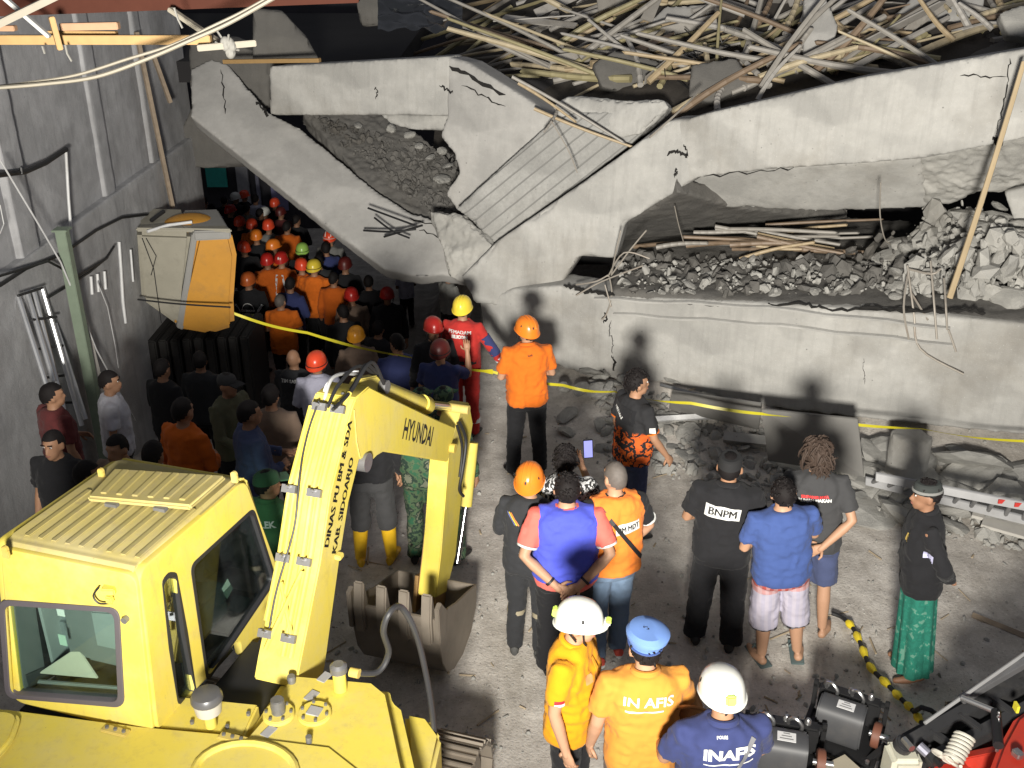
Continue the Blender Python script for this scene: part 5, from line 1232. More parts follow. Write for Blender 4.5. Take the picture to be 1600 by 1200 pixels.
def hair(parent, M, mat, style='short', seed=0, tuft=True):
    mb = MB(); n, m = 28, 18; c = Vector((0, -.006, .008)); big = {'short': 1.06, 'crop': 1.02, 'long': 1.24, 'full': 1.13}[style]
    vs = []; ok = []
    for k in range(m+1):
        th = math.pi*k/m
        for i in range(n):
            a = 2*math.pi*i/n; d = Vector((math.sin(th)*math.cos(a), math.sin(th)*math.sin(a), math.cos(th)))
            p = Vector((d.x*.078*big, d.y*.098*big, d.z*.115*(big*.5+.52))); vs.append(p)
    low = -.09 if style == 'long' else 0
    keep = lambda p: p.z > (-.012+.62*p.y + low if p.y > -.02 else -.02+.55*p.y*1.1 + low*.9) and not (p.y > .045 and p.z < .05)
    V = np.array([tuple(p) for p in vs]); f1 = fbm(V*(28 if style == 'long' else 45)+seed, 2)
    V2 = V*(1+(.13 if style == 'long' else .045)*f1)[:, None]
    fs = []
    for k in range(m):
        for i in range(n):
            q = (k*n+i, k*n+(i+1) % n, (k+1)*n+(i+1) % n, (k+1)*n+i)
            if all(keep(vs[x]) for x in q): fs.append(q)
    mb.add([Vector(p)+c for p in V2], fs); r3 = random.Random(seed)
    for _ in range({'short': 90, 'crop': 0, 'long': 190, 'full': 170}[style] if tuft else 0):       # tufts standing off the shell
        k = r3.choice(fs); p = Vector(V2[k[0]]); d = p.normalized(); ln = {'short': .022, 'long': .085, 'full': .045}[style]*r3.uniform(.5, 1.2)
        s1 = Vector((r3.gauss(0, 1), r3.gauss(0, 1), r3.gauss(-.4, .6))); tng = (s1-d*s1.dot(d)).normalized(); dn = Vector((0, 0, -1))
        mb.tube([p+c-d*.006, p+c+d*ln*.18+tng*ln*.4, p+c+d*ln*.22+tng*ln*.75+dn*ln*.25, p+c+d*ln*.12+tng*ln+dn*ln*.5], [.008, .0085, .006, .001], 5)
    o = mb.xf(M).build('hair', mat, parent)
    return o
def person(label, px, py, h=1.70, yaw=0., arms=('down', 'down'), headr=(0, 0), shirt=None, under=None, pants=None, shoes=None, hat=None, hairs='short', hairm=None,
           skin=0, hero=2, w=1.0, tilt=(0, 0), stance=((-.11, .0), (.11, .0)), face=False, group=None, curl=.6, z0=None, lean=0., feet=None, seed=None):
    seed = seed if seed is not None else int(px*7+py)
    top = h + (.058 if hat and hat[0] in ('helmet',) else (.025 if hat and hat[0] == 'peci' else .015))
    g = G(px, py, top)
    if not feet:
        r_ = ray(px, py); ts = np.arange(3.5, 34, .02); hh = CAMZ + r_.z*ts - top - ground_z(r_.x*ts, r_.y*ts) - .012
        g = CAMP + r_*float(ts[int(np.argmax(hh <= 0))])
    if feet: g = G(*feet)
    root = thing('person', label, 'person', (g.x, g.y, gz(g.x, g.y)+.012 if z0 is None else z0), R(yaw), group)
    s_ = h/1.72; root.scale = (s_*w, s_*w, s_); root.rotation_euler = (R(tilt[0]), R(tilt[1]), R(yaw))
    HM = Matrix.Translation((0, lean*.5, 1.49)) @ Euler((R(headr[1]), 0, R(headr[0]))).to_matrix().to_4x4() @ Matrix.Translation((0, .012, HCZ-1.49))
    vox = (.012, .016, .022)[2-hero]
    body = MB()
    body.rings([superr(0, t[3]+lean*.5*max(0, t[0]-.9), t[0], t[1]*.8, t[2]*.78) for t in TORSO])
    nk = Vector((0, lean*.5, 0))
    body.tube([nk+Vector((0, -.012, 1.40)), nk+Vector((0, 0, 1.53))], [.058, .052], 14)
    hd = MB().ell((0, -.008, .015), (.074, .094, .104), 18, 14).ell((0, .03, -.055), (.055, .062, .058), 14, 10).ell((0, .055, -.085), (.034, .034, .03), 12, 8)
    hd.tube([(0, .083, .015), (0, .104, -.028)], [.008, .014], 8, ends=True).ell((0, .085, -.062), (.024, .014, .014), 8, 6).ell((0, .078, .033), (.05, .018, .012), 10, 6)
    for sx in (-1, 1): hd.ell((sx*.078, -.008, -.008), (.012, .022, .034), 10, 8, (0, 0, sx*.3))
    body.merge(hd.xf(HM))
    hands = MB(); joints = []
    for side, nm in ((-1, arms[0]), (1, arms[1])):
        S = Vector((side*.185, -.008+lean*.25, 1.395))
        E, Wr = ARMS[nm] if isinstance(nm, str) else nm
        E = Vector((side*E[0], E[1]+lean*.2, E[2])); Wr = Vector((side*Wr[0], Wr[1]+lean*.2, Wr[2]))
        joints.append((side, S, E, Wr))
        body.tube([Vector((side*.1, 0, 1.39)), S, S.lerp(E, .5), E, E.lerp(Wr, .3), Wr, Wr+(Wr-E).normalized()*.03], [.046, .047, .043, .038, .039, .027, .026], 12, ends=True)
        d = (Wr-E); nr = Vector((-side, .2, 0)) if nm in ('down', 'out', 'low', 'hip') else (Vector((0, -1, 0)) if nm == 'behind' else (Vector((0, -.3, 1)) if nm in ('phone', 'raise') else Vector((-side*.4, 0, 1 if nm == 'fwd' else -.2))))
        if nm == 'behind': d = Vector((-side*.8, -.12, -.45)); nr = Vector((0, -1, .2)) if side > 0 else Vector((0, 1, 0))
        if hero: hand(hands, Wr, d, nr, side, curl)
    legs = []
    for k, side in enumerate((-1, 1)):
        hp_ = Vector((side*.092, -.005, .88)); fx, fy = stance[k]; an = Vector((fx, fy-.02, .08)); kn = hp_.lerp(an, .5)+Vector((0, .02+.15*abs(fy), .0))
        legs.append((side, hp_, kn, an)); body.tube([hp_+Vector((0, 0, .03)), hp_.lerp(kn, .5), kn, kn.lerp(an, .35)+Vector((0, -.012, 0)), an], [.085, .07, .052, .054, .036], 12)
        out = side*.12
        if shoes and shoes[0] != 'sandal': continue
        body.tube([an+Vector((0, -.035, -.045)), an+Vector((out*.3, .06, -.05)), an+Vector((out*.4, .16, -.06))], [.034, .036, .024], 10, ends=True)
    bo = body.build('body', SKINS[skin], root)
    def bpost(o, me, hands=hands):
        if hands.v: join_extra(me, hands)
    remesh(bo, vox, bpost)
    parts = {'root': root, 'body': bo, 'HM': HM}
    def garment(name, sp, infl=0.):
        c, sl, hem = sp['mat'], sp.get('sleeve', 'short'), sp.get('hem', .84); loose = sp.get('loose', 1.0)
        mb = MB(); zs = [z for z in (hem, .88, .96, 1.06, 1.17, 1.28, 1.36, 1.41, 1.445, 1.475) if z >= hem]; rs = []
        for z in zs:
            t = tor(z); k = 1.07+.06*loose*(1-abs(z-1.05)) if z < 1.36 else 1.05
            if z < 1.2 and loose: t[1] = max(t[1], .164); t[2] = max(t[2], .120)
            rs.append(superr(0, t[3]+lean*.5*max(0, z-.9), z, t[1]*k+infl+.006, t[2]*k+infl+.008))
        mb.rings(rs)
        for side, S, E, Wr in joints:
            if sl == 'none':
                mb.tube([Vector((side*.08, -.005, 1.39)), S+Vector((-side*.01, 0, 0))], [.07+infl, .066+infl], 14); continue
            r0 = (.066 if sl == 'short' else .06)+infl
            pts = [Vector((side*.09, -.008+lean*.25, 1.385)), S+Vector((0, 0, .004)), S.lerp(E, .45)]; rad = [r0, r0+.002, r0]
            if sl == 'short': pts += [S.lerp(E, .74)]; rad += [r0-.001]
            elif sl == 'elbow': pts += [E, E.lerp(Wr, .12)]; rad += [.056, .055]
            else: pts += [E, E.lerp(Wr, .5), E.lerp(Wr, .93)]; rad += [.054, .047, .038]
            mb.tube(pts, rad, 14)
        o = mb.build(name, c, root); remesh(o, (.013, .016, .022)[2-hero], wrinkle(.021 if hero else .01, seed=seed)); parts[name] = o
        if sp.get('collar'):
            MB().tube([Vector((.066*math.cos(a), -.012+lean*.27+.064*math.sin(a), 1.475-.02*math.sin(a))) for a in np.linspace(R(110), R(430), 16)], .016, 8, True, 1.2).build('collar', sp.get('collar_mat', c), root)
        if sp.get('cuff'):
            for side, S, E, Wr in joints: MB().tube([S.lerp(E, .72), S.lerp(E, .77)], .069+infl, 14).build('cuff', sp['cuff'], root)
        return o
    if under: garment('undershirt', under)
    if shirt: garment(shirt.get('name', 'shirt'), shirt, .012 if under else 0)
    if pants:
        kind, m = pants['kind'], pants['mat']; mb = MB()
        if kind == 'sarong':
            rs = []
            for z in np.linspace(1.0, .07, 14):
                q = (1.0-z)/.93; rx, ry = .172+.03*q, .125+.028*q; ring = []
                for i in range(64):
                    a = 2*math.pi*i/64; f = 1+(.03+.045*q)*math.sin(a*9+1.5*math.sin(3*a))+.02*math.sin(a*17+z*4)*q; ring.append(Vector((rx*f*math.cos(a), ry*f*math.sin(a), z)))
                rs.append(ring)
            o = mb.rings(rs).build('sarong', m, root); parts['pants'] = o
        else:
            mb.rings([superr(0, t[3], z, t[1]*1.05+.006, t[2]*1.05+.008) for z, t in ((.80, tor(.80)), (.86, tor(.86)), (.93, tor(.93)), (1.0, tor(1.0)))])
            ez = {'long': .05, 'shorts': .50, 'knee': .36}[kind]; fl_ = pants.get('flare', 0)
            for side, hp_, kn, an in legs:
                pts = [hp_+Vector((0, 0, .02)), hp_.lerp(kn, .5)]; rad = [.10, .092+fl_*.5]
                if kind == 'long': pts += [kn, kn.lerp(an, .5), an+Vector((0, .01, -.035))]; rad += [.078+fl_, .072+fl_, .07+fl_]
                else:
                    t_ = (hp_.z-ez)/(hp_.z-an.z); p = hp_.lerp(kn, min(1, t_*2)) if t_ < .5 else kn.lerp(an, t_*2-1); pts += ([kn] if t_ > .55 else []) + [p]; rad += ([.09+fl_] if t_ > .55 else []) + [.088+fl_]
                mb.tube(pts, rad, 14)
            o = mb.build('shorts' if kind != 'long' else 'trousers', m, root); remesh(o, (.014, .017, .022)[2-hero], wrinkle(.017 if hero else .01, (8, 8, 13), seed+3)); parts['pants'] = o
    if shoes:
        kind, m = shoes[0], shoes[1]
        for side, hp_, kn, an in legs:
            f = Vector((an.x, an.y, 0)); out = side*.2; d = Vector((out, 1, 0)).normalized(); sd = Vector((d.y, -d.x, 0)); rs = []
            for t_, wd, ht in ((-.085, .022, .05), (-.07, .036, .075), (-.02, .040, .085), (.06, .044, .07), (.13, .048, .05), (.18, .036, .04), (.20, .016, .025)):
                rs.append([f+d*t_+sd*(wd*math.cos(a))+Vector((0, 0, max(0.0, ht*.5+ht*.5*math.sin(a)))) for a in np.linspace(0, 2*math.pi, 12, endpoint=False)])
            if kind == 'sandal':
                sh = MB().box(f+d*.05+Vector((0, 0, .008)), (.095, .27, .018), (0, 0, -math.atan2(d.x, d.y))).build('sandal', m, root, bevel=.006)
                MB().tube([f+d*.1+sd*.045+Vector((0, 0, .02)), f+d*.11+Vector((0, 0, .075)), f+d*.1-sd*.045+Vector((0, 0, .02))], .009, 6).build('strap', m, sh); continue
            sh = MB().rings(rs).build('boot' if kind == 'boot' else 'shoe', m, root)
            if kind == 'boot':
                MB().tube([an+Vector((0, 0, -.03)), kn.lerp(an, .5), kn.lerp(an, .2)], [.05, .066, .072], 14).build('boot_shaft', m, sh)
                if len(shoes) > 2: MB().tube([kn.lerp(an, .16), kn.lerp(an, .26)], .077, 14).build('boot_band', shoes[2], sh)
            elif len(shoes) > 2:
                MB().rings([[p*1 + Vector((0, 0, -p.z+min(p.z, .022))) + (p-f-Vector((0, 0, p.z)))*.08 for p in r_] for r_ in rs]).build('sole', shoes[2], sh)
    if hat:
        k = hat[0]
        if k == 'helmet': helmet(root, hat[1], HM, hat[2] if len(hat) > 2 else 'plain', len(hat) > 3 and hat[3], hero > 0)
        elif k == 'peci':
            pm = hat[1]
            rs = [[Vector((rx*math.cos(a), ry*math.sin(a)-.006, z)) for a in np.linspace(0, 2*math.pi, 24, endpoint=False)] for rx, ry, z in ((.080, .102, .03), (.078, .100, .07), (.074, .095, .098), (.062, .082, .108))]
            pe = MB().rings(rs).xf(HM).build('cap', pm, root)
            if len(hat) > 2: MB().tube([Vector((.081*math.cos(a), .103*math.sin(a)-.006, .05)) for a in np.linspace(0, 6.283, 24)], .008, 6, False, 1.4).xf(HM).build('cap_band', hat[2], pe)
        elif k == 'beret':
            rs = [[Vector((rx*math.cos(a)+sh*.35, ry*math.sin(a)-.012, z+.012*math.sin(a))) for a in np.linspace(0, 2*math.pi, 26, endpoint=False)] for rx, ry, z, sh in ((.080, .100, .035, 0), (.084, .104, .06, 0), (.108, .128, .085, .03), (.112, .13, .105, .04), (.09, .108, .128, .03), (.045, .05, .138, .02))]
            be = MB().rings(rs).xf(HM).build('beret', hat[1], root)
            MB().tube([Vector((.082*math.cos(a), .102*math.sin(a)-.012, .04+.012*math.sin(a))) for a in np.linspace(0, 6.283, 24)], .01, 6, False, .5).xf(HM).build('beret_band', plain('beret_band', (.05, .09, .25), .7), be)
        elif k == 'cap':
            mb = MB().rings([[Vector((.084*r_*math.cos(a), .106*r_*math.sin(a)-.006, .03+.09*z)) for a in np.linspace(0, 2*math.pi, 20, endpoint=False)] for r_, z in ((1.02, 0), (1, .3), (.9, .7), (.6, .95), (.1, 1.04))])
            mb.box((0, .13, .035), (.13, .09, .012), (-.15, 0, 0)).xf(HM).build('cap', hat[1], root)
    if hairs and not (hat and hat[0] == 'helmet' and hero == 0):
        if not (hat and hat[0] == 'helmet') or hero == 2: hair(root, HM, hairm or HAIRM, hairs, seed, hero == 2)
    if face:
        for sx in (-1, 1):
            e = MB().ell((sx*.03, .082, .016), (.013, .008, .007), 10, 6).xf(HM).build('eye', EYEW, root)
            MB().ell((sx*.030, .088, .016), (.006, .004, .0062), 8, 6).xf(HM).build('iris', EYEB, e)
            MB().box((sx*.032, .09, .036), (.036, .01, .007), (0, 0, -sx*.2)).xf(HM).build('eyebrow', HAIRM, root)
        MB().ell((0, .094, -.06), (.023, .008, .008), 10, 6).xf(HM).build('mouth', LIP, root)
    return parts
# flat print laid on finished cloth
def on_cloth(src, me, mat, parent, name, d=(0, 1, 0), off=.004):
    """me: flat mesh in (u, v); laid onto the garment by a ray along d"""
    ob = link(name, me, mat, parent); d = Vector(d).normalized(); u = Vector((d.y, -d.x, 0)).normalized()
    def late():
        t_ = BVHTree.FromPolygons([x.co[:] for x in src.data.vertices], [p.vertices[:] for p in src.data.polygons])
        v, _ = arrs(me); o = []
        ds = []
        for p in v:
            st = u*p[0] + Vector((0, 0, p[1])) - d*.6; hit = t_.ray_cast(st, d, 1.2); ds.append(hit[3] if hit[0] is not None else None)
        good = [x for x in ds if x is not None]; dm = float(np.median(good)) if good else .5
        for p, x in zip(v, ds):
            x = dm if x is None else x; st = u*p[0] + Vector((0, 0, p[1])) - d*.6; o.append(tuple(st+d*(x-off)))
        setv(me, o)
    LATE.append(late); return ob
def grid_mesh(cu, cv, w, h, rot=0., n=10, m=4):
    vs = []
    for j in range(m+1):
        for i in range(n+1):
            a, b = (i/n-.5)*w, (j/m-.5)*h; vs.append((cu+a*math.cos(rot)-b*math.sin(rot), cv+a*math.sin(rot)+b*math.cos(rot), 0))
    me = bpy.data.meshes.new('patch'); me.from_pydata(vs, [], [(j*(n+1)+i, j*(n+1)+i+1, (j+1)*(n+1)+i+1, (j+1)*(n+1)+i) for j in range(m) for i in range(n)]); return me
def cloth_text(src, parent, s, size, cu, cv, mat, rot=0., d=(0, 1, 0), bold=0., off=.006, sx=1.):
    me = text_mesh(s, size, bold); bm = bmesh.new(); bm.from_mesh(me); bmesh.ops.triangulate(bm, faces=bm.faces); bmesh.ops.subdivide_edges(bm, edges=[e for e in bm.edges if e.calc_length() > .03], cuts=1); bm.to_mesh(me); bm.free()
    v, _ = arrs(me); a = v[:, 0]*sx; b = v[:, 1].copy(); v2 = np.stack([cu+a*math.cos(rot)-b*math.sin(rot), cv+a*math.sin(rot)+b*math.cos(rot), 0*a], 1); setv(me, v2)
    return on_cloth(src, me, mat, parent, 'lettering', d, off)
def patch(src, parent, name, cu, cv, w, h, mat, rot=0., d=(0, 1, 0), off=.004): return on_cloth(src, grid_mesh(cu, cv, w, h, rot), mat, parent, name, d, off)
WPR = plain('white_print', (.62, .62, .60), .6); RPR = plain('red_print', (.6, .03, .03), .6); SILV = plain('silver_reflective_tape', (.62, .65, .66), .35); LIME = plain('lime_reflective_tape', (.55, .65, .25), .4)
C = {k: cloth(k+'_cloth', v) for k, v in dict(orange=(.66, .15, .015), deep_orange=(.52, .11, .012), red=(.42, .03, .025), navy=(.035, .045, .13), black=(.016, .016, .018), charcoal=(.03, .031, .034), yellow=(.62, .27, .008), amber=(.60, .25, .04), blue=(.07, .09, .52),
     tee_blue=(.05, .085, .24), coral=(.70, .14, .11), jeans=(.14, .20, .29), grey=(.17, .17, .16), olive=(.09, .09, .055), maroon=(.12, .03, .03), white=(.55, .55, .60), lilac=(.42, .42, .52), darkgrey=(.05, .05, .052), bright_orange=(.78, .22, .035), denim_navy=(.06, .075, .15), brown=(.17, .12, .09)).items()}
def zmat(name, stops, mode='z', noise_amt=.0):
    m, nt, bs = base_mat(name); tc = N(nt, 'ShaderNodeTexCoord'); sx = N(nt, 'ShaderNodeSeparateXYZ', {0: tc.outputs['Object']})
    cr = N(nt, 'ShaderNodeValToRGB', {0: sx.outputs[2]}); cr.color_ramp.interpolation = 'CONSTANT'; el = cr.color_ramp.elements
    el[0].position = 0; el[0].color = c4(stops[0][1]); el[1].position = stops[1][0]; el[1].color = c4(stops[1][1])
    for p, c in stops[2:]: e = el.new(p); e.color = c4(c)
    w = N(nt, 'ShaderNodeTexWave', {'Vector': tc.outputs['Object'], 'Scale': 6.5, 'Distortion': 1.2}, wave_type='BANDS', bands_direction='X').outputs['Fac']
    c = mixc(nt, N(nt, 'ShaderNodeMath', {0: ramp(nt, w, .35, .65), 1: .3}, operation='MULTIPLY').outputs[0], cr.outputs[0], (.5, .45, .48))
    nt.links.new(c, bs.inputs['Base Color']); bs.inputs['Roughness'].default_value = .9; return m
def camo(name, cols, sc=9):
    m, nt, bs = base_mat(name); n1 = noise(nt, mapped(nt), sc, 3); cr = N(nt, 'ShaderNodeValToRGB', {0: n1}); cr.color_ramp.interpolation = 'CONSTANT'; el = cr.color_ramp.elements
    el[0].color = c4(cols[0]); el[0].position = 0; el[1].color = c4(cols[1]); el[1].position = .43
    for p, c in zip((.52, .6), cols[2:]): e = el.new(p); e.color = c4(c)
    nt.links.new(cr.outputs[0], bs.inputs['Base Color']); bs.inputs['Roughness'].default_value = .9; return m
PLAID = zmat('plaid_shorts_cloth', [(0, (.02, .02, .024)), (.385, (.36, .34, .42)), (.74, (.42, .22, .22)), (.80, (.33, .06, .05)), (.86, (.45, .33, .33)), (.90, (.4, .38, .44))])
CAMOO = camo('orange_black_camouflage', [(.6, .10, .012), (.012, .012, .014), (.6, .11, .012), (.012, .012, .014)], 8)
_nt = CAMOO.node_tree; _bs = _nt.nodes['Principled BSDF']; _c = _bs.inputs['Base Color'].links[0].from_socket
_z = N(_nt, 'ShaderNodeSeparateXYZ', {0: N(_nt, 'ShaderNodeTexCoord').outputs['Object']}).outputs[2]
_nt.links.new(mixc(_nt, ramp(_nt, _z, 1.17, 1.2), _c, (.014, .014, .016)), _bs.inputs['Base Color'])
CAMOG = camo('green_camouflage', [(.02, .09, .045), (.06, .10, .05), (.012, .03, .02), (.12, .13, .09)], 11)
SARONG = camo('green_batik', [(.012, .15, .105), (.010, .13, .09), (.012, .16, .11), (.10, .24, .18)], 16)
BLKSH = plain('black_leather', (.014, .013, .013), .35)
bl = dict(kind='long', mat=C['black'])
def pn(m, **k): return dict(kind='long', mat=C[m], **k)
def sh(m, sleeve='short', **k): return dict(mat=C[m] if isinstance(m, str) else m, sleeve=sleeve, **k)
shoe = ('shoe', BLKSH)
# --- foreground
p = person('man in yellow polo shirt and white helmet with lamps, looking right in the foreground', 900, 934, 1.74, -112, ('low', 'down'), (12, -6), sh('yellow', collar=True, hem=.82), None, bl, shoe, ('helmet', H_WH, 'plain', True), face=True, skin=0)
s = p['shirt']; patch(s, p['root'], 'flag_patch', .01, 1.245, .05, .022, plain('flag_red', (.6, .02, .03), .6), d=(-1, .0, 0)); patch(s, p['root'], 'flag_patch', .01, 1.222, .05, .022, WPR, d=(-1, 0, 0))
patch(s, p['root'], 'chest_badge', -.09, 1.3, .05, .06, plain('gold_print', (.5, .25, .1), .6), d=(0, -1, 0)); patch(s, p['root'], 'placket', 0, 1.24, .03, .3, plain('orange_placket', (.75, .33, .02), .8), d=(0, -1, 0))
p = person('man in pale orange shirt lettered INAFIS with a sky blue beret', 1012, 987, 1.72, 4, ('down', 'fwd'), (8, -8), sh('amber', collar=True, hem=.80), None, pn('brown'), shoe, ('beret', plain('sky_blue_felt', (.12, .22, .50), .85, var=.1)), skin=0, w=1.08)
cloth_text(p['shirt'], p['root'], 'IN AFIS', .085, .0, 1.355, WPR, -.03, bold=.002); patch(p['shirt'], p['root'], 'print_line', -.02, 1.295, .2, .01, WPR)
MASKP = G(1012, 987, 1.7)
bag = thing('cloth_bag', 'brown cloth bag hanging on the right arm of the man in the blue beret', 'bag', (MASKP.x+.27, MASKP.y+.02, .8))
o = MB().ell((0, .05, .18), (.13, .13, .17), 18, 14).ell((.02, -.04, .02), (.12, .12, .2), 18, 14).ell((-.02, .1, .3), (.1, .09, .08), 14, 10).build('bag_body', cloth('bag_brown', (.42, .2, .07)), bag); remesh(o, .014, wrinkle(.03, (9, 9, 7), 4))
MB().tube(smooth([Vector((-.1, .0, .3)), Vector((-.12, -.1, .42)), Vector((-.02, -.14, .47)), Vector((.1, -.08, .38))]), .012, 6).build('bag_strap', cloth('bag_brown', (.42, .2, .07)), bag)
p = person('man in navy shirt lettered INAFIS in white, wearing a white helmet', 1136, 1052, 1.70, 6, ('fwd', 'fwd'), (0, -14), sh('navy', collar=True, hem=.82), None, bl, shoe, ('helmet', H_WH, 'plain', True), skin=1, w=1.1)
r_ = p['root']; cloth_text(p['shirt'], r_, 'INAFIS', .092, .01, 1.35, WPR, 0, bold=.004); patch(p['shirt'], r_, 'print_line', .01, 1.288, .25, .008, WPR)
cloth_text(p['shirt'], r_, 'POLRI', .02, -.03, 1.45, WPR, 0, bold=.001)
patch(p['shirt'], r_, 'bag_strap', .03, 1.22, .022, .46, plain('grey_webbing', (.13, .13, .14), .8), -.45, off=.012)
q = r_.location
ph = thing('phone', 'black smartphone held up by the man in the navy shirt', 'phone', (q.x-.22, q.y+.36, 1.12), R(10)); MB().box((0, 0, 0), (.085, .012, .16), (R(-30), 0, 0)).build('phone_body', plain('black_phone_glass', (.01, .01, .012), .15), ph, bevel=.004); MB().box((0, .006, -.0), (.092, .01, .167), (R(-30), 0, 0)).build('phone_case', plain('clear_case', (.5, .5, .5), .4), ph, bevel=.004)
p = person('man in bright blue vest over coral sleeves, hands clasped behind his back', 887, 739, 1.72, 2, ('behind', 'behind'), (0, 4), sh('blue', 'none', hem=.90, loose=1.6, name='vest'), sh('coral', cuff=WPR, hem=.84, loose=1.5), bl, shoe, None, 'short', skin=0, w=1.13)
for sx in (-1, 1): MB().tube([Vector((sx*.118, -.178, .965)), Vector((sx*.105, -.184, .955))], .036, 12).build('wristband', STRAP, p['root'])
p = person('man in black overalls, black boots and an orange helmet with vent holes', 828, 721, 1.66, -14, ('front', 'front'), (0, 8), sh('charcoal', 'long'), None, pn('charcoal'), ('boot', plain('dusty_black_boot', (.05, .05, .048), .7), plain('tan_band', (.3, .26, .18), .7)), ('helmet', H_OR, 'vent'), skin=1)
for k, m in enumerate((plain('blue_stripe', (.1, .12, .3), .6), plain('yellow_stripe', (.6, .45, .05), .6), plain('orange_stripe', (.6, .2, .05), .6))): patch(p['shirt'], p['root'], 'shoulder_stripe', -.115+.016*k, 1.335, .01, .12, m, .6)
p = person('man with thick black hair in a white patterned shirt photographing with a phone', 884, 697, 1.68, -4, ('fwd', 'phone'), (-4, 6), sh(camo('black_white_print', [(.5, .5, .5), (.02, .02, .02), (.45, .45, .45), (.02, .02, .02)], 12)), None, bl, shoe, None, 'full', skin=1)
q = p['root'].location; ph = thing('phone', 'phone with a lit blue screen held by the man with thick black hair', 'phone', (q.x+.2, q.y+.38, 1.45)); MB().box((0, 0, 0), (.08, .01, .155), (R(-15), 0, R(10))).build('phone_body', plain('black_phone_glass', (.01, .01, .012), .15), ph, bevel=.004)
scr = bpy.data.materials.new('lit_screen'); scr.use_nodes = True; b_ = scr.node_tree.nodes['Principled BSDF']; b_.inputs['Base Color'].default_value = (.1, .1, .3, 1); b_.inputs['Emission Color'].default_value = (.25, .3, .8, 1); b_.inputs['Emission Strength'].default_value = .5
MB().box((0, -.007, 0), (.068, .004, .135), (R(-15), 0, R(10))).build('screen', scr, ph)
p = person('man in orange vest, jeans and red sneakers, black strap across his back', 963, 722, 1.74, 16, ('down', ((.30, .02, 1.14), (.2, .14, .92))), (14, 2), sh('bright_orange', 'none', hem=.86, loose=1.3, name='vest'), sh('black', cuff=WPR, hem=.88), pn('jeans'), ('shoe', plain('red_canvas', (.6, .08, .05), .6), WPR), None, 'crop', HAIRG, skin=0, stance=((-.1, -.02), (.1, .05)))
r_ = p['root']; patch(p['vest'], r_, 'print_panel', .05, 1.265, .19, .085, WPR, .12); cloth_text(p['vest'], r_, 'TIM MDT', .06, .05, 1.265, BLKP, .12, bold=0, off=.009, sx=.75)
patch(p['vest'], r_, 'shoulder_strap', .02, 1.2, .03, .56, STRAP, .62, off=.012)
p = person('man in black and orange flame patterned shirt looking right by the barrier tape', 996, 578, 1.68, -62, ('down', ((.245, .05, 1.14), (.25, .2, .93))), (-12, 2), sh(CAMOO, cuff=C['orange']), None, pn('denim_navy'), shoe, None, 'full', skin=1, face=True)
patch(p['shirt'], p['root'], 'black_yoke', 0, 1.33, .32, .16, C['black'], off=.005); patch(p['shirt'], p['root'], 'sleeve_badge', .0, 1.25, .05, .05, WPR, d=(-1, 0, 0)); cloth_text(p['shirt'], p['root'], 'MEDAN', .045, -.05, 1.33, WPR, -.5, off=.01)
p = person('stout man in black uniform lettered BNPM with a black velvet cap', 1143, 705, 1.70, -12, ('front', 'front'), (-6, 4), sh('black', 'short', collar=True, hem=.80, loose=1.4), None, pn('black', flare=.008), shoe, ('peci', plain('black_velvet', (.012, .012, .013), .9)), 'crop', HAIRM, skin=1, w=1.12, stance=((-.13, .0), (.13, -.04)))
r_ = p['root']; patch(p['shirt'], r_, 'print_frame', -.02, 1.295, .235, .098, WPR, -.08); cloth_text(p['shirt'], r_, 'BNPM', .086, -.02, 1.295, BLKP, -.08, bold=0, off=.008, sx=.86)
patch(p['shirt'], r_, 'sleeve_badge', .0, 1.25, .05, .05, WPR, d=(-1, .3, 0))
p = person('man in dark blue tee shirt and plaid knee shorts wearing sandals', 1221, 741, 1.62, 3, ('front', 'fwd'), (0, 6), sh('tee_blue', hem=.84, loose=1.4), None, dict(kind='knee', mat=PLAID, flare=.012), ('sandal', plain('grey_rubber', (.10, .14, .14), .7)), None, 'short', skin=0, feet=(1216, 1026), tilt=(0, -5), w=1.14, stance=((-.13, .0), (.13, .0)))
p = person('tall person with tousled brown hair in a black tee and navy shorts', 1276, 690, 1.72, -18, ('behind', 'behind'), (26, 4), sh('darkgrey', hem=.82, loose=1.6), None, dict(kind='shorts', mat=C['denim_navy'], flare=.012), None, None, 'long', HAIRB, skin=0, feet=(1266, 985), tilt=(0, -5), stance=((-.07, .05), (.09, -.03)))
cloth_text(p['shirt'], p['root'], 'SIMPANG JAYA', .03, .0, 1.325, RPR, .04, bold=.002); cloth_text(p['shirt'], p['root'], 'RUMAH MAKAN', .033, .0, 1.295, WPR, .04, bold=.002)
p = person('man in a green batik sarong, black shirt and knitted cap, facing left', 1441, 749, 1.68, 78, ('behind', 'behind'), (6, 2), sh('black', 'long', collar=True, hem=.80), None, dict(kind='sarong', mat=SARONG), None, ('peci', plain('dark_knit', (.03, .035, .033), .9), plain('grey_knit_band', (.2, .2, .19), .9)), 'short', skin=2, face=True, feet=(1424, 1046), tilt=(-5, 0))
patch(p['shirt'], p['root'], 'sleeve_badge', .0, 1.22, .055, .065, plain('lilac_badge', (.5, .5, .7), .6), d=(1, 0, 0)); patch(p['shirt'], p['root'], 'chest_badge', .09, 1.29, .05, .06, plain('gold_badge', (.5, .36, .1), .6), d=(0, -1, 0))
p = person('man in bright orange shirt, black trousers and an orange helmet at the barrier tape', 824, 492, 1.70, 12, ('front', 'front'), (14, 2), sh('orange', 'short', hem=.84, collar=True, loose=1.3), None, bl, shoe, ('helmet', H_OR, 'vent'), skin=0, w=1.04, stance=((-.14, .0), (.14, -.02)))
cloth_text(p['shirt'], p['root'], 'SAR', .03, .0, 1.4, BLKP, 0)
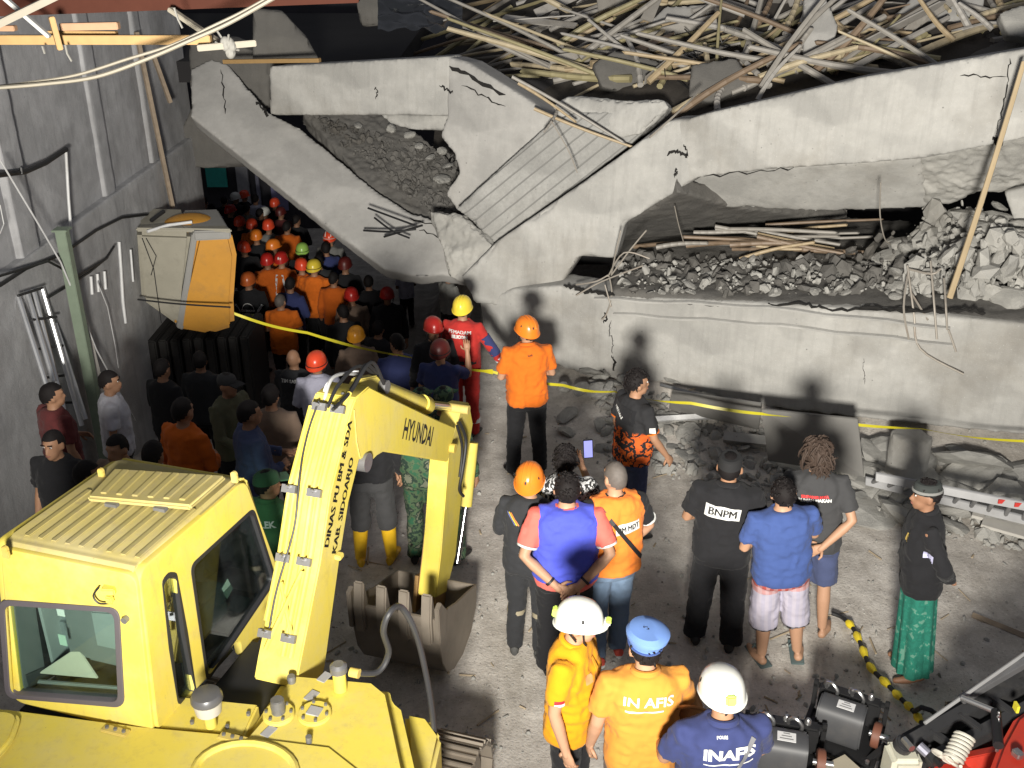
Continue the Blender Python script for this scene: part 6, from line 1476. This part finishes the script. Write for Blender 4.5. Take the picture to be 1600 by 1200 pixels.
p = person('man in a red overall with white print and a yellow helmet, back turned', 722, 460, 1.60, -14, ('hip', 'out'), (0, 4), sh('red', 'long', hem=.86), None, pn('red'), ('boot', BLKSH), ('helmet', H_YE, 'ridge'), skin=1, hero=2)
r_ = p['root']; cloth_text(p['shirt'], r_, 'PEMADAM', .058, .0, 1.37, WPR, 0, bold=0); cloth_text(p['shirt'], r_, 'SILICON', .05, .0, 1.315, WPR, 0, bold=.004); patch(p['shirt'], r_, 'belt', 0, 1.0, .36, .04, STRAP)
for k, (sd, hp_, kn, an) in enumerate(()): pass
for sx in (-1, 1): MB().tube([Vector((sx*.108, .01, .24)), Vector((sx*.109, .0, .18))], .082, 14).build('reflective_band', SILV, r_)
MB().tube([Vector((.40, .045, 1.03)), Vector((.42, .055, .99))], .05, 12).build('reflective_band', SILV, r_)
MB().ell((.46, .07, .90), (.045, .05, .065), 12, 10).build('glove', STRAP, r_)
MB().tube([Vector((.255, -.01, 1.30)), Vector((.345, .01, 1.15)), Vector((.38, .03, 1.08))], .064, 12).build('blue_sleeve_panel', C['navy'], r_)
# --- middle distance by the boom
G2 = 'rescuers and bystanders in the dark passage'
person('man in dark shirt raising a phone, dark red helmet with a pale rim', 687, 528, 1.50, -8, ('fwd', 'raise'), (-8, 4), sh('navy', 'short'), None, bl, shoe, ('helmet', H_DR, 'band'), skin=1, hero=1)
person('person in a red helmet with a white front patch behind the raised phone', 676, 492, 1.54, 20, ('down', 'down'), (180, 0), sh('black', 'long'), None, bl, shoe, ('helmet', H_RD, 'patch'), skin=2, hero=1)
p = person('man in pale lilac shirt with a red orange helmet, beside the boom', 493, 547, 1.68, 6, ('front', 'front'), (-16, 4), sh('lilac', 'elbow', collar=True), None, bl, shoe, ('helmet', H_RO, 'band'), skin=1, hero=1)
p = person('bald man in a black jacket with white lettering, left of the lilac shirt', 457, 545, 1.66, -8, ('front', 'front'), (0, 6), sh('charcoal', 'long'), None, bl, shoe, None, None, skin=1, hero=1); cloth_text(p['shirt'], p['root'], 'TIM SAR', .055, -.03, 1.37, WPR, 0, bold=.003)
person('person in an amber helmet leaning in the dark right of the orange shirts', 555, 508, 1.66, 15, ('front', 'front'), (-20, 0), sh('brown', 'long'), None, bl, shoe, ('helmet', H_OY), skin=1, hero=1)
person('person in a grey brown shirt and plain red helmet in the dark centre', 548, 448, 1.68, 10, ('front', 'down'), (0, 0), sh('brown', 'long'), None, bl, shoe, ('helmet', H_RD), skin=2, hero=1)
person('person in black with a red helmet carrying a chevron, right of the grey brown shirt', 604, 447, 1.68, -170, ('down', 'down'), (0, 0), sh('black', 'long'), None, bl, shoe, ('helmet', H_RD, 'ridge'), skin=2, hero=1)
person('man in plain orange shirt with cropped hair, nearest of the orange shirts', 437, 459, 1.66, 0, ('front', 'front'), (-18, 6), sh('orange', 'short', hem=.78), None, bl, shoe, None, 'crop', HAIRG, skin=1, hero=1, w=1.05)
person('man in loose orange shirt with a yellow helmet, back turned', 489, 404, 1.70, -6, ('front', 'front'), (-4, 0), sh('orange', 'long', hem=.80, loose=1.6), None, bl, shoe, ('helmet', H_YE, 'band'), skin=1, hero=1, w=1.06)
p = person('firefighter in black coat with pale reflective bands and a dark orange helmet', 386, 424, 1.70, -4, ('down', 'down'), (0, 2), sh('black', 'long', hem=.74, loose=1.6), None, bl, ('boot', BLKSH), ('helmet', shell('dim_orange_shell', (.40, .09, .02))), skin=2, hero=1, w=1.05)
s, r_ = p['shirt'], p['root']; patch(s, r_, 'reflective_band', 0, 1.10, .34, .04, LIME); patch(s, r_, 'reflective_band', 0, .80, .34, .035, LIME); patch(s, r_, 'reflective_band', 0, .95, .03, .27, LIME)
for sx in (-1, 1): patch(s, r_, 'reflective_band', sx*.17, 1.2, .035, .13, SILV, -sx*.6)
arc = text_mesh('DAMKAR', .05, .002); v, _ = arrs(arc); setv(arc, np.stack([v[:, 0], v[:, 1]+1.17, 0*v[:, 0]], 1)); on_cloth(s, arc, WPR, r_, 'lettering')
MB().tube([Vector((.09*math.cos(a), -.145, 1.19+.1*math.sin(a))) for a in np.linspace(.1, 3.04, 14)], .006, 5).build('round_print', WPR, r_)
p = person('man in orange vest with silver braces and a dark red helmet', 438, 392, 1.70, -10, ('front', 'front'), (0, 0), sh('deep_orange', 'long'), None, bl, shoe, ('helmet', H_RD, 'patch'), skin=1, hero=1)
for sx in (-1, 1): patch(p['shirt'], p['root'], 'reflective_band', sx*.075, 1.22, .035, .36, SILV, sx*.16)
patch(p['shirt'], p['root'], 'reflective_band', .0, 1.05, .3, .03, SILV)
person('person in orange with a plain red helmet, left of the silver braces', 416, 394, 1.68, 4, ('down', 'front'), (0, 0), sh('deep_orange', 'long'), None, bl, shoe, ('helmet', H_RD), skin=2, hero=1)
person('person in black with a lime green helmet between the orange shirts and the slab', 471, 378, 1.70, 0, ('front', 'front'), (0, 0), sh('black', 'long'), None, bl, shoe, ('helmet', H_GR, 'band'), skin=1, hero=1)
p = person('person in orange sleeve with reflective cuff and a dull red helmet', 470, 402, 1.66, 20, ('front', 'fwd'), (0, 0), sh('deep_orange', 'long'), None, bl, shoe, ('helmet', H_RO), skin=1, hero=1); patch(p['shirt'], p['root'], 'reflective_band', 0, 1.15, .3, .04, SILV)
person('person in a grey shirt with a red and white striped helmet by the smooth slab', 514, 359, 1.72, -4, ('front', 'front'), (0, 0), sh('grey', 'short'), None, bl, shoe, ('helmet', H_RO, 'stripe'), skin=1, hero=1)
person('person in dark blue crouched by the foot of the slab', 633, 412, 1.20, 30, ('front', 'front'), (0, 0), sh('lilac', 'short'), None, bl, shoe, None, 'short', skin=2, hero=1)
person('person in white cap crouched at the crumbled foot of the slabs', 700, 422, 1.15, -40, ('fwd', 'front'), (0, 0), sh('grey', 'short'), None, bl, shoe, ('cap', plain('white_cap', (.6, .6, .6), .7)), None, skin=2, hero=1)
# --- far end of the passage
far = [(399, 357, 'orange', 'black', 'orange helmet far inside the passage, right of two others'), (380, 375, 'red_orange', 'black', 'orange helmet nearest the orange machine in the far crowd'), (373, 336, 'red_orange', 'black', 'dim orange helmet behind the orange machine'),
       (418, 341, 'stripe', 'grey', 'red helmet with a white stripe in the middle of the passage'), (437, 322, 'dark_red', 'maroon', 'dull red helmet near the slab edge in the far crowd'), (366, 299, 'white', 'black', 'white helmet at the very back of the passage'),
       (380, 296, 'red_orange', 'black', 'orange helmet at the very back of the passage'), (398, 303, None, 'lilac', 'pale shirt at the back beside the orange helmet'), (412, 322, 'white', 'charcoal', 'white helmet in the middle of the far crowd'),
       (384, 318, None, 'grey', 'grey shirt and bare head in the far crowd'), (318, 308, None, 'black', 'dark coat by the left wall far back'), (290, 325, 'red', 'navy', 'small red helmet above the orange machine'), (349, 306, None, 'black', 'dark coat in front of the teal board'),
       (462, 335, None, 'black', 'dark coat under the smooth slab'), (497, 398, None, 'charcoal', 'dark coat right of the lime helmet'), (538, 400, 'dark_red', 'black', 'dim red helmet under the slab edge'), (575, 430, None, 'black', 'black coat near the middle of the slab foot'),
       (405, 325, None, 'black', 'dark coat deep in the passage centre'), (425, 372, 'orange', 'deep_orange', 'orange helmet and orange coat left of the lime helmet'), (447, 345, None, 'deep_orange', 'orange coat and bare head far in the passage'), (392, 340, 'red_orange', 'deep_orange', 'orange coat and red orange helmet in the far middle'),
       (358, 318, 'red', 'black', 'red helmet right of the orange cap of the machine'), (330, 318, None, 'navy', 'navy coat behind the orange machine'), (428, 308, 'red_orange', 'black', 'small orange helmet far right in the passage'), (520, 425, None, 'deep_orange', 'orange coat left of the plain red helmet'), (508, 378, None, 'navy', 'navy coat below the striped helmet'), (452, 432, None, 'navy', 'navy coat between two orange shirts'), (535, 475, None, 'black', 'black coat behind the amber helmet')]
HM_ = {'orange': H_OR, 'red_orange': H_RO, 'dark_red': H_DR, 'stripe': H_RO, 'white': H_WH, 'red': H_RD}
for i, (x, y, hc, sc_, lab) in enumerate(far):
    person('person with a '+lab, x, y, 1.66+.02*(i % 4), rng.uniform(-25, 25), (rng.choice(('front', 'down')), 'front'), (rng.uniform(-25, 25), 0), sh(sc_, 'long'), None, bl, None, ('helmet', HM_[hc], 'stripe' if hc == 'stripe' else 'plain') if hc else None, 'short', skin=2, hero=0, group=G2)
# --- left side, in the shadow of the cab
person('man in black jacket and cap with a lit face by the orange machine', 216, 478, 1.70, -150, ('front', 'front'), (-20, 0), sh('black', 'long', loose=1.6), None, bl, shoe, ('cap', C['black']), 'short', skin=1, hero=1, w=1.1)
person('man in maroon shirt with his back to the camera beside the folded ladder', 76, 598, 1.68, -40, ('front', 'down'), (-20, 0), sh('maroon', 'short'), None, bl, shoe, None, 'full', skin=1, hero=1)
person('dark haired man facing the camera in the shade below the maroon shirt', 80, 672, 1.66, 170, ('down', 'down'), (0, 0), sh('black', 'short'), None, bl, shoe, None, 'short', skin=1, hero=1, face=True)
person('man in grey tee shirt turning right near the green post', 166, 578, 1.68, -70, ('down', 'down'), (-10, 0), sh('white', 'short'), None, bl, shoe, None, 'short', skin=1, hero=1, face=True)
person('dim man in dark clothes between the grey tee and the cab roof', 180, 678, 1.66, 160, ('front', 'front'), (0, 0), sh('brown', 'short'), None, bl, shoe, None, 'short', skin=1, hero=1)
person('man in olive shirt in the dark left of the lilac shirt', 352, 582, 1.68, -120, ('front', 'fwd'), (0, 0), sh('olive', 'long'), None, bl, shoe, ('cap', C['black']), 'short', skin=2, hero=1)
person('person in red and orange jacket deep in the cab shadow', 281, 622, 1.68, -30, ('down', 'front'), (0, 0), sh('deep_orange', 'long'), None, bl, shoe, None, 'short', skin=2, hero=1)
person('man in slate blue shirt in the shadow behind the cab', 385, 625, 1.68, -60, ('fwd', 'front'), (0, 0), sh('denim_navy', 'long'), None, bl, shoe, None, 'short', skin=2, hero=1)
p = person('man in green shirt with white ELEK lettering behind the cab corner', 413, 735, 1.62, -20, ('front', 'front'), (-40, 0), sh(cloth('green_cloth', (.05, .14, .06)), 'short', collar=True), None, bl, shoe, ('cap', cloth('dark_green', (.03, .08, .04))), 'short', skin=1, hero=1)
cloth_text(p['shirt'], p['root'], 'ELEK', .075, .05, 1.33, WPR, .15, bold=.003)
person('person in black with grey trousers and yellow rubber boots behind the boom', 0, 0, 1.70, 0, ('down', 'down'), (0, 0), sh('black', 'long', hem=.90), None, dict(kind='knee', mat=C['darkgrey']), ('boot', plain('yellow_rubber', (.75, .45, .02), .4)), ('helmet', H_RD), skin=1, hero=1, feet=(588, 872), stance=((-.14, 0), (.14, .03)))
person('soldier in green camouflage with a camouflage cap behind the stick', 0, 0, 1.70, -10, ('down', 'down'), (0, 0), sh(CAMOG, 'long', hem=.84), None, dict(kind='long', mat=CAMOG), ('boot', BLKSH), ('cap', CAMOG), 'short', skin=1, hero=1, feet=(668, 872))
person('soldier in dull green camouflage mostly hidden behind the stick', 0, 0, 1.70, -20, ('down', 'down'), (0, 0), sh(CAMOG, 'long', hem=.84), None, dict(kind='long', mat=CAMOG), ('boot', BLKSH), ('cap', CAMOG), 'short', skin=1, hero=1, feet=(700, 868))
for i, (x, y, lab) in enumerate(((250, 560, 'dim figure in dark clothes beside the black jacket man'), (310, 548, 'dim figure in dark clothes in front of the orange machine'), (420, 600, 'dim figure in a dark coat left of the bald man'), (620, 520, 'dim figure in dark clothes left of the red helmets'), (590, 500, 'dim figure in dark clothes behind the amber helmet'), (130, 720, 'dim figure in dark clothes close behind the cab roof'), (235, 690, 'dim dark haired figure behind the roof hatch'))):
    person(lab, x, y, 1.66, rng.uniform(-60, 60), ('front', 'down'), (rng.uniform(-30, 30), 0), sh(('black', 'charcoal', 'brown', 'navy')[i % 4], 'long'), None, bl, None, None, 'short', skin=2, hero=0)
# ---------------------------------------------------------------- equipment in the lower right corner
DGREY = plain('dark_grey_casing', (.065, .066, .07), .5, var=.15, dirt=(.12, .11, .1), dirt_amt=.4); FRAME = plain('black_steel_frame', (.018, .018, .019), .5, .2)
CHR = plain('worn_chrome', (.5, .5, .5), .3, .9)
def motor(name, label, px, py, yaw, z, sc=1.0):
    g = G(px, py, z); m = thing(name, label, 'winch motor', g, R(yaw))
    m.scale = (sc, sc, sc)
    MB().box((0, .0, -.13), (.46, .40, .025)).build('base_plate', FRAME, m, True, .005)
    for s_ in (-1, 1):
        MB().box((s_*.235, 0, -.12), (.03, .44, .05)).build('frame_rail', FRAME, m, True, .004)
        MB().box((s_*.235, .2, 0), (.03, .03, .22)).build('frame_post', FRAME, m, True, .004)
    MB().box((0, .2, .07), (.50, .03, .03)).build('frame_bar', FRAME, m, True, .004)
    body = MB().rings([superr(0, 0, 0, .15, .11, 28, .62)]*1+[superr(0, 0, .3, .15, .11, 28, .62)])
    body.xf(Matrix.Rotation(R(90), 4, 'Y') @ Matrix.Translation((0, 0, -.17))).build('casing', DGREY, m, True, .012, 2)
    MB().box((0, -.01, .147), (.11, .075, .006)).build('rating_plate', plain('white_rating_plate', (.7, .7, .7), .5), m)
    for k in range(3): MB().box((0, -.03+.022*k, .151), (.08-.02*k, .006, .002)).build('plate_print', plain('grey_print', (.2, .2, .2), .6), m)
    cp_ = MB().box((0, .16, .02), (.40, .09, .2)).build('cable_head', FRAME, m, True, .012)
    for x in (-.12, .05):
        MB().tube(smooth([Vector((x-.035, .15, .1)), Vector((x-.04, .12, .17)), Vector((x, .1, .2)), Vector((x+.04, .09, .16)), Vector((x+.035, .1, .1))]), .012, 8).build('u_handle', CHR, m)
    for x in (-.16, 0, .13):
        MB().tube([Vector((x, .17, .1)), Vector((x, .17, .14)), Vector((x, .17, .155))], [.022, .022, .012], 10).build('gland_nut', CHR, m)
    MB().tube([Vector((.19, -.02, .0)), Vector((.24, -.02, .0))], [.085, .085], 24).build('pulley', plain('rusty_pulley', (.16, .06, .035), .6), m, True, .006)
    MB().cyl((.17, -.02, .0), (.29, -.02, .0), .02, 12).build('shaft', CHR, m)
    for x, y in ((-.2, -.16), (.2, -.17), (-.21, .17), (.21, .16)): MB().cyl((x, y, -.12), (x, y, -.1), .014, 8).build('bolt', CHR, m)
    return m
motor('winch_motor', 'upper dark grey electric motor with chrome handles in a black frame', 1318, 1128, -28, .42, 1.0)
motor('winch_motor', 'lower dark grey electric motor beside the navy INAFIS shirt', 1225, 1178, -14, .40, 1.05)
fr = thing('equipment_frame', 'black angle steel frame carrying the electric motors', 'frame')
def fbar(a, b, za, zb, r_=.022):
    A, B = G(*a, za), G(*b, zb); d = (B-A).normalized(); s_ = d.cross(Vector((0, 0, 1))).normalized()*r_
    MB().prism([A-s_, A+s_, B+s_, B-s_], (0, 0, -.04)).build('frame_bar', FRAME, fr, True, .004)
for a, b, za, zb in (((1255, 1135), (1300, 1105), .4, .4), ((1250, 1135), (1290, 1165), .4, .3), ((1275, 1160), (1440, 1260), .3, .3), ((1190, 1140), (1275, 1160), .36, .3), ((1385, 1162), (1352, 1190), .4, .3), ((1290, 1190), (1400, 1175), .24, .24), ((1300, 1260), (1365, 1150), .26, .26)):
    fbar(a, b, za, zb)
for a in ((1255, 1135), (1385, 1165), (1290, 1190)):
    A = G(*a, .38); MB().box((A.x, A.y, .18), (.04, .04, .36)).build('frame_leg', FRAME, fr, True, .004)
g = G(1412, 1176, .55); wb = thing('white_tank', 'small white plastic tank at the lower edge beside the red machine', 'tank', g)
MB().box((0, 0, -.1), (.19, .2, .24)).build('tank_body', plain('cream_plastic', (.65, .64, .52), .45), wb, True, .03, 3); MB().cyl((0, .0, .02), (0, 0, .05), .03, 14).build('tank_cap', FRAME, wb)
g = G(1310, 1215, .35); cb = MB().box((0, 0, -.1), (.36, .25, .2)).build('cardboard_box', plain('cardboard', (.45, .4, .3), .8)); cb.location = g; cb.rotation_euler.z = .5; tag(cb, 'open brown cardboard box under the motor frame at the lower edge', 'box')
# red and black machine with a long dark boom
rm = thing('rescue_machine', 'red and black tracked rescue machine with a long dark steel boom, lower right corner', 'machine')
RED = plain('red_machine_paint', (.55, .045, .025), .4, var=.15, sc=4, dirt=(.2, .05, .04)); DST = plain('dark_steel_boom', (.05, .05, .052), .45, .3, .25, 4, dirt=(.14, .13, .12))
def rbar(name, a, b, za, zb, w_, h_, mat, ex_=0):
    A, B = G(*a, za), G(*b, zb); d = (B-A).normalized(); s_ = d.cross(Vector((0, 0, 1))).normalized()*w_/2; u_ = s_.cross(d).normalized()*h_
    return MB().prism([A-s_, A+s_, A+s_-u_, A-s_-u_], B-A).build(name, mat, rm, True, .006)
rbar('boom_rail', (1415, 1160), (1680, 1010), .62, 1.0, .09, .14, DST); rbar('boom_rail', (1450, 1185), (1720, 1040), .60, 1.0, .08, .16, DST)
rbar('boom_web', (1432, 1172), (1700, 1025), .52, .92, .3, .05, FRAME)
for t_ in (.15, .32, .5, .68):
    a = (1415+265*t_, 1160-150*t_); b = (1450+270*t_, 1185-145*t_); rbar('cross_brace', a, b, .62+.38*t_, .6+.4*t_, .05, .05, DST)
rbar('cylinder_tube', (1500, 1090), (1680, 985), .8, 1.15, .05, .05, GREYS)
MB().tube([G(1445, 1130, .78), G(1600, 1022, 1.0), G(1680, 965, 1.1)], .012, 8).build('hose', plain('grey_hose', (.3, .3, .3), .5), rm)
MB().tube([G(1502, 1090, .9), G(1556, 1112, .92)], .018, 10).build('chrome_bar', CHR, rm)
MB().tube([G(1556, 1112, .92), G(1560, 1165, .92)], .03, 10).build('black_post', FRAME, rm)
ch = MB()
P0, P1 = G(1560, 1115, .96), G(1558, 1172, .86)
for k in range(12):
    c = P0.lerp(P1, k/11); ch.ell(c, (.012, .007, .018) if k % 2 else (.007, .012, .018), 8, 6)
ch.build('chain', CHR, rm)
MB().tube([G(1415, 1160, .66), G(1408, 1168, .6)], .06, 14).build('boom_head', DST, rm, True, .01)
MB().tube([G(1412, 1155, .7), G(1425, 1170, .7)], .022, 10).build('pin', CHR, rm); MB().tube([G(1436, 1165, .68), G(1450, 1178, .66)], .03, 10).build('pin', plain('lilac_grey_steel', (.3, .3, .36), .4, .4), rm)
def rbody(pts, z, h_, lab=None):
    o = MB().prism([G(*p, z) for p in pts], (0, 0, -h_)).build('red_cover', RED, rm, True, .035, 3); return o
rbody([(1560, 1165), (1585, 1120), (1640, 1080), (1760, 1080), (1760, 1260), (1590, 1245), (1545, 1205)], .86, .5)
rbody([(1440, 1205), (1475, 1172), (1515, 1180), (1530, 1195), (1520, 1260), (1430, 1260)], .56, .4)
rbar('red_arm', (1505, 1180), (1580, 1165), .6, .8, .07, .1, RED)
MB().tube([G(1462, 1188, .62), G(1470, 1196, .62)], .02, 12).build('slot', FRAME, rm)
MB().box(G(1588, 1105, .93), (.016, .05, .05)).build('yellow_mark', plain('yellow_mark', (.8, .7, .05), .5), rm); MB().box(G(1590, 1178, .9), (.05, .06, .05), (0, 0, .4)).build('lamp', CHR, rm, True, .01)
coil = []; A, B = G(1487, 1190, .68), G(1508, 1150, .78); d = (B-A).normalized(); s1 = d.cross(Vector((0, 0, 1))).normalized(); s2 = d.cross(s1)
for k in range(90):
    a = k*.5; coil.append(A.lerp(B, k/89)+s1*.055*math.cos(a)+s2*.055*math.sin(a))
MB().tube(coil, .011, 6).build('coiled_hose', plain('white_hose', (.62, .6, .52), .5), rm)
A, B = G(1468, 1178, .66), G(1478, 1186, .64); coil = [A.lerp(B, k/39)+s1*.05*math.cos(k*.6)+s2*.05*math.sin(k*.6) for k in range(40)]
MB().tube(coil, .01, 6).build('coiled_hose', plain('white_hose', (.62, .6, .52), .5), rm)
for x in (-1,): MB().box(G(1620, 1180, .3)+Vector((0, 0, -.05)), (.9, .9, .25)).build('undercarriage', FRAME, rm, True, .03)
finalize()
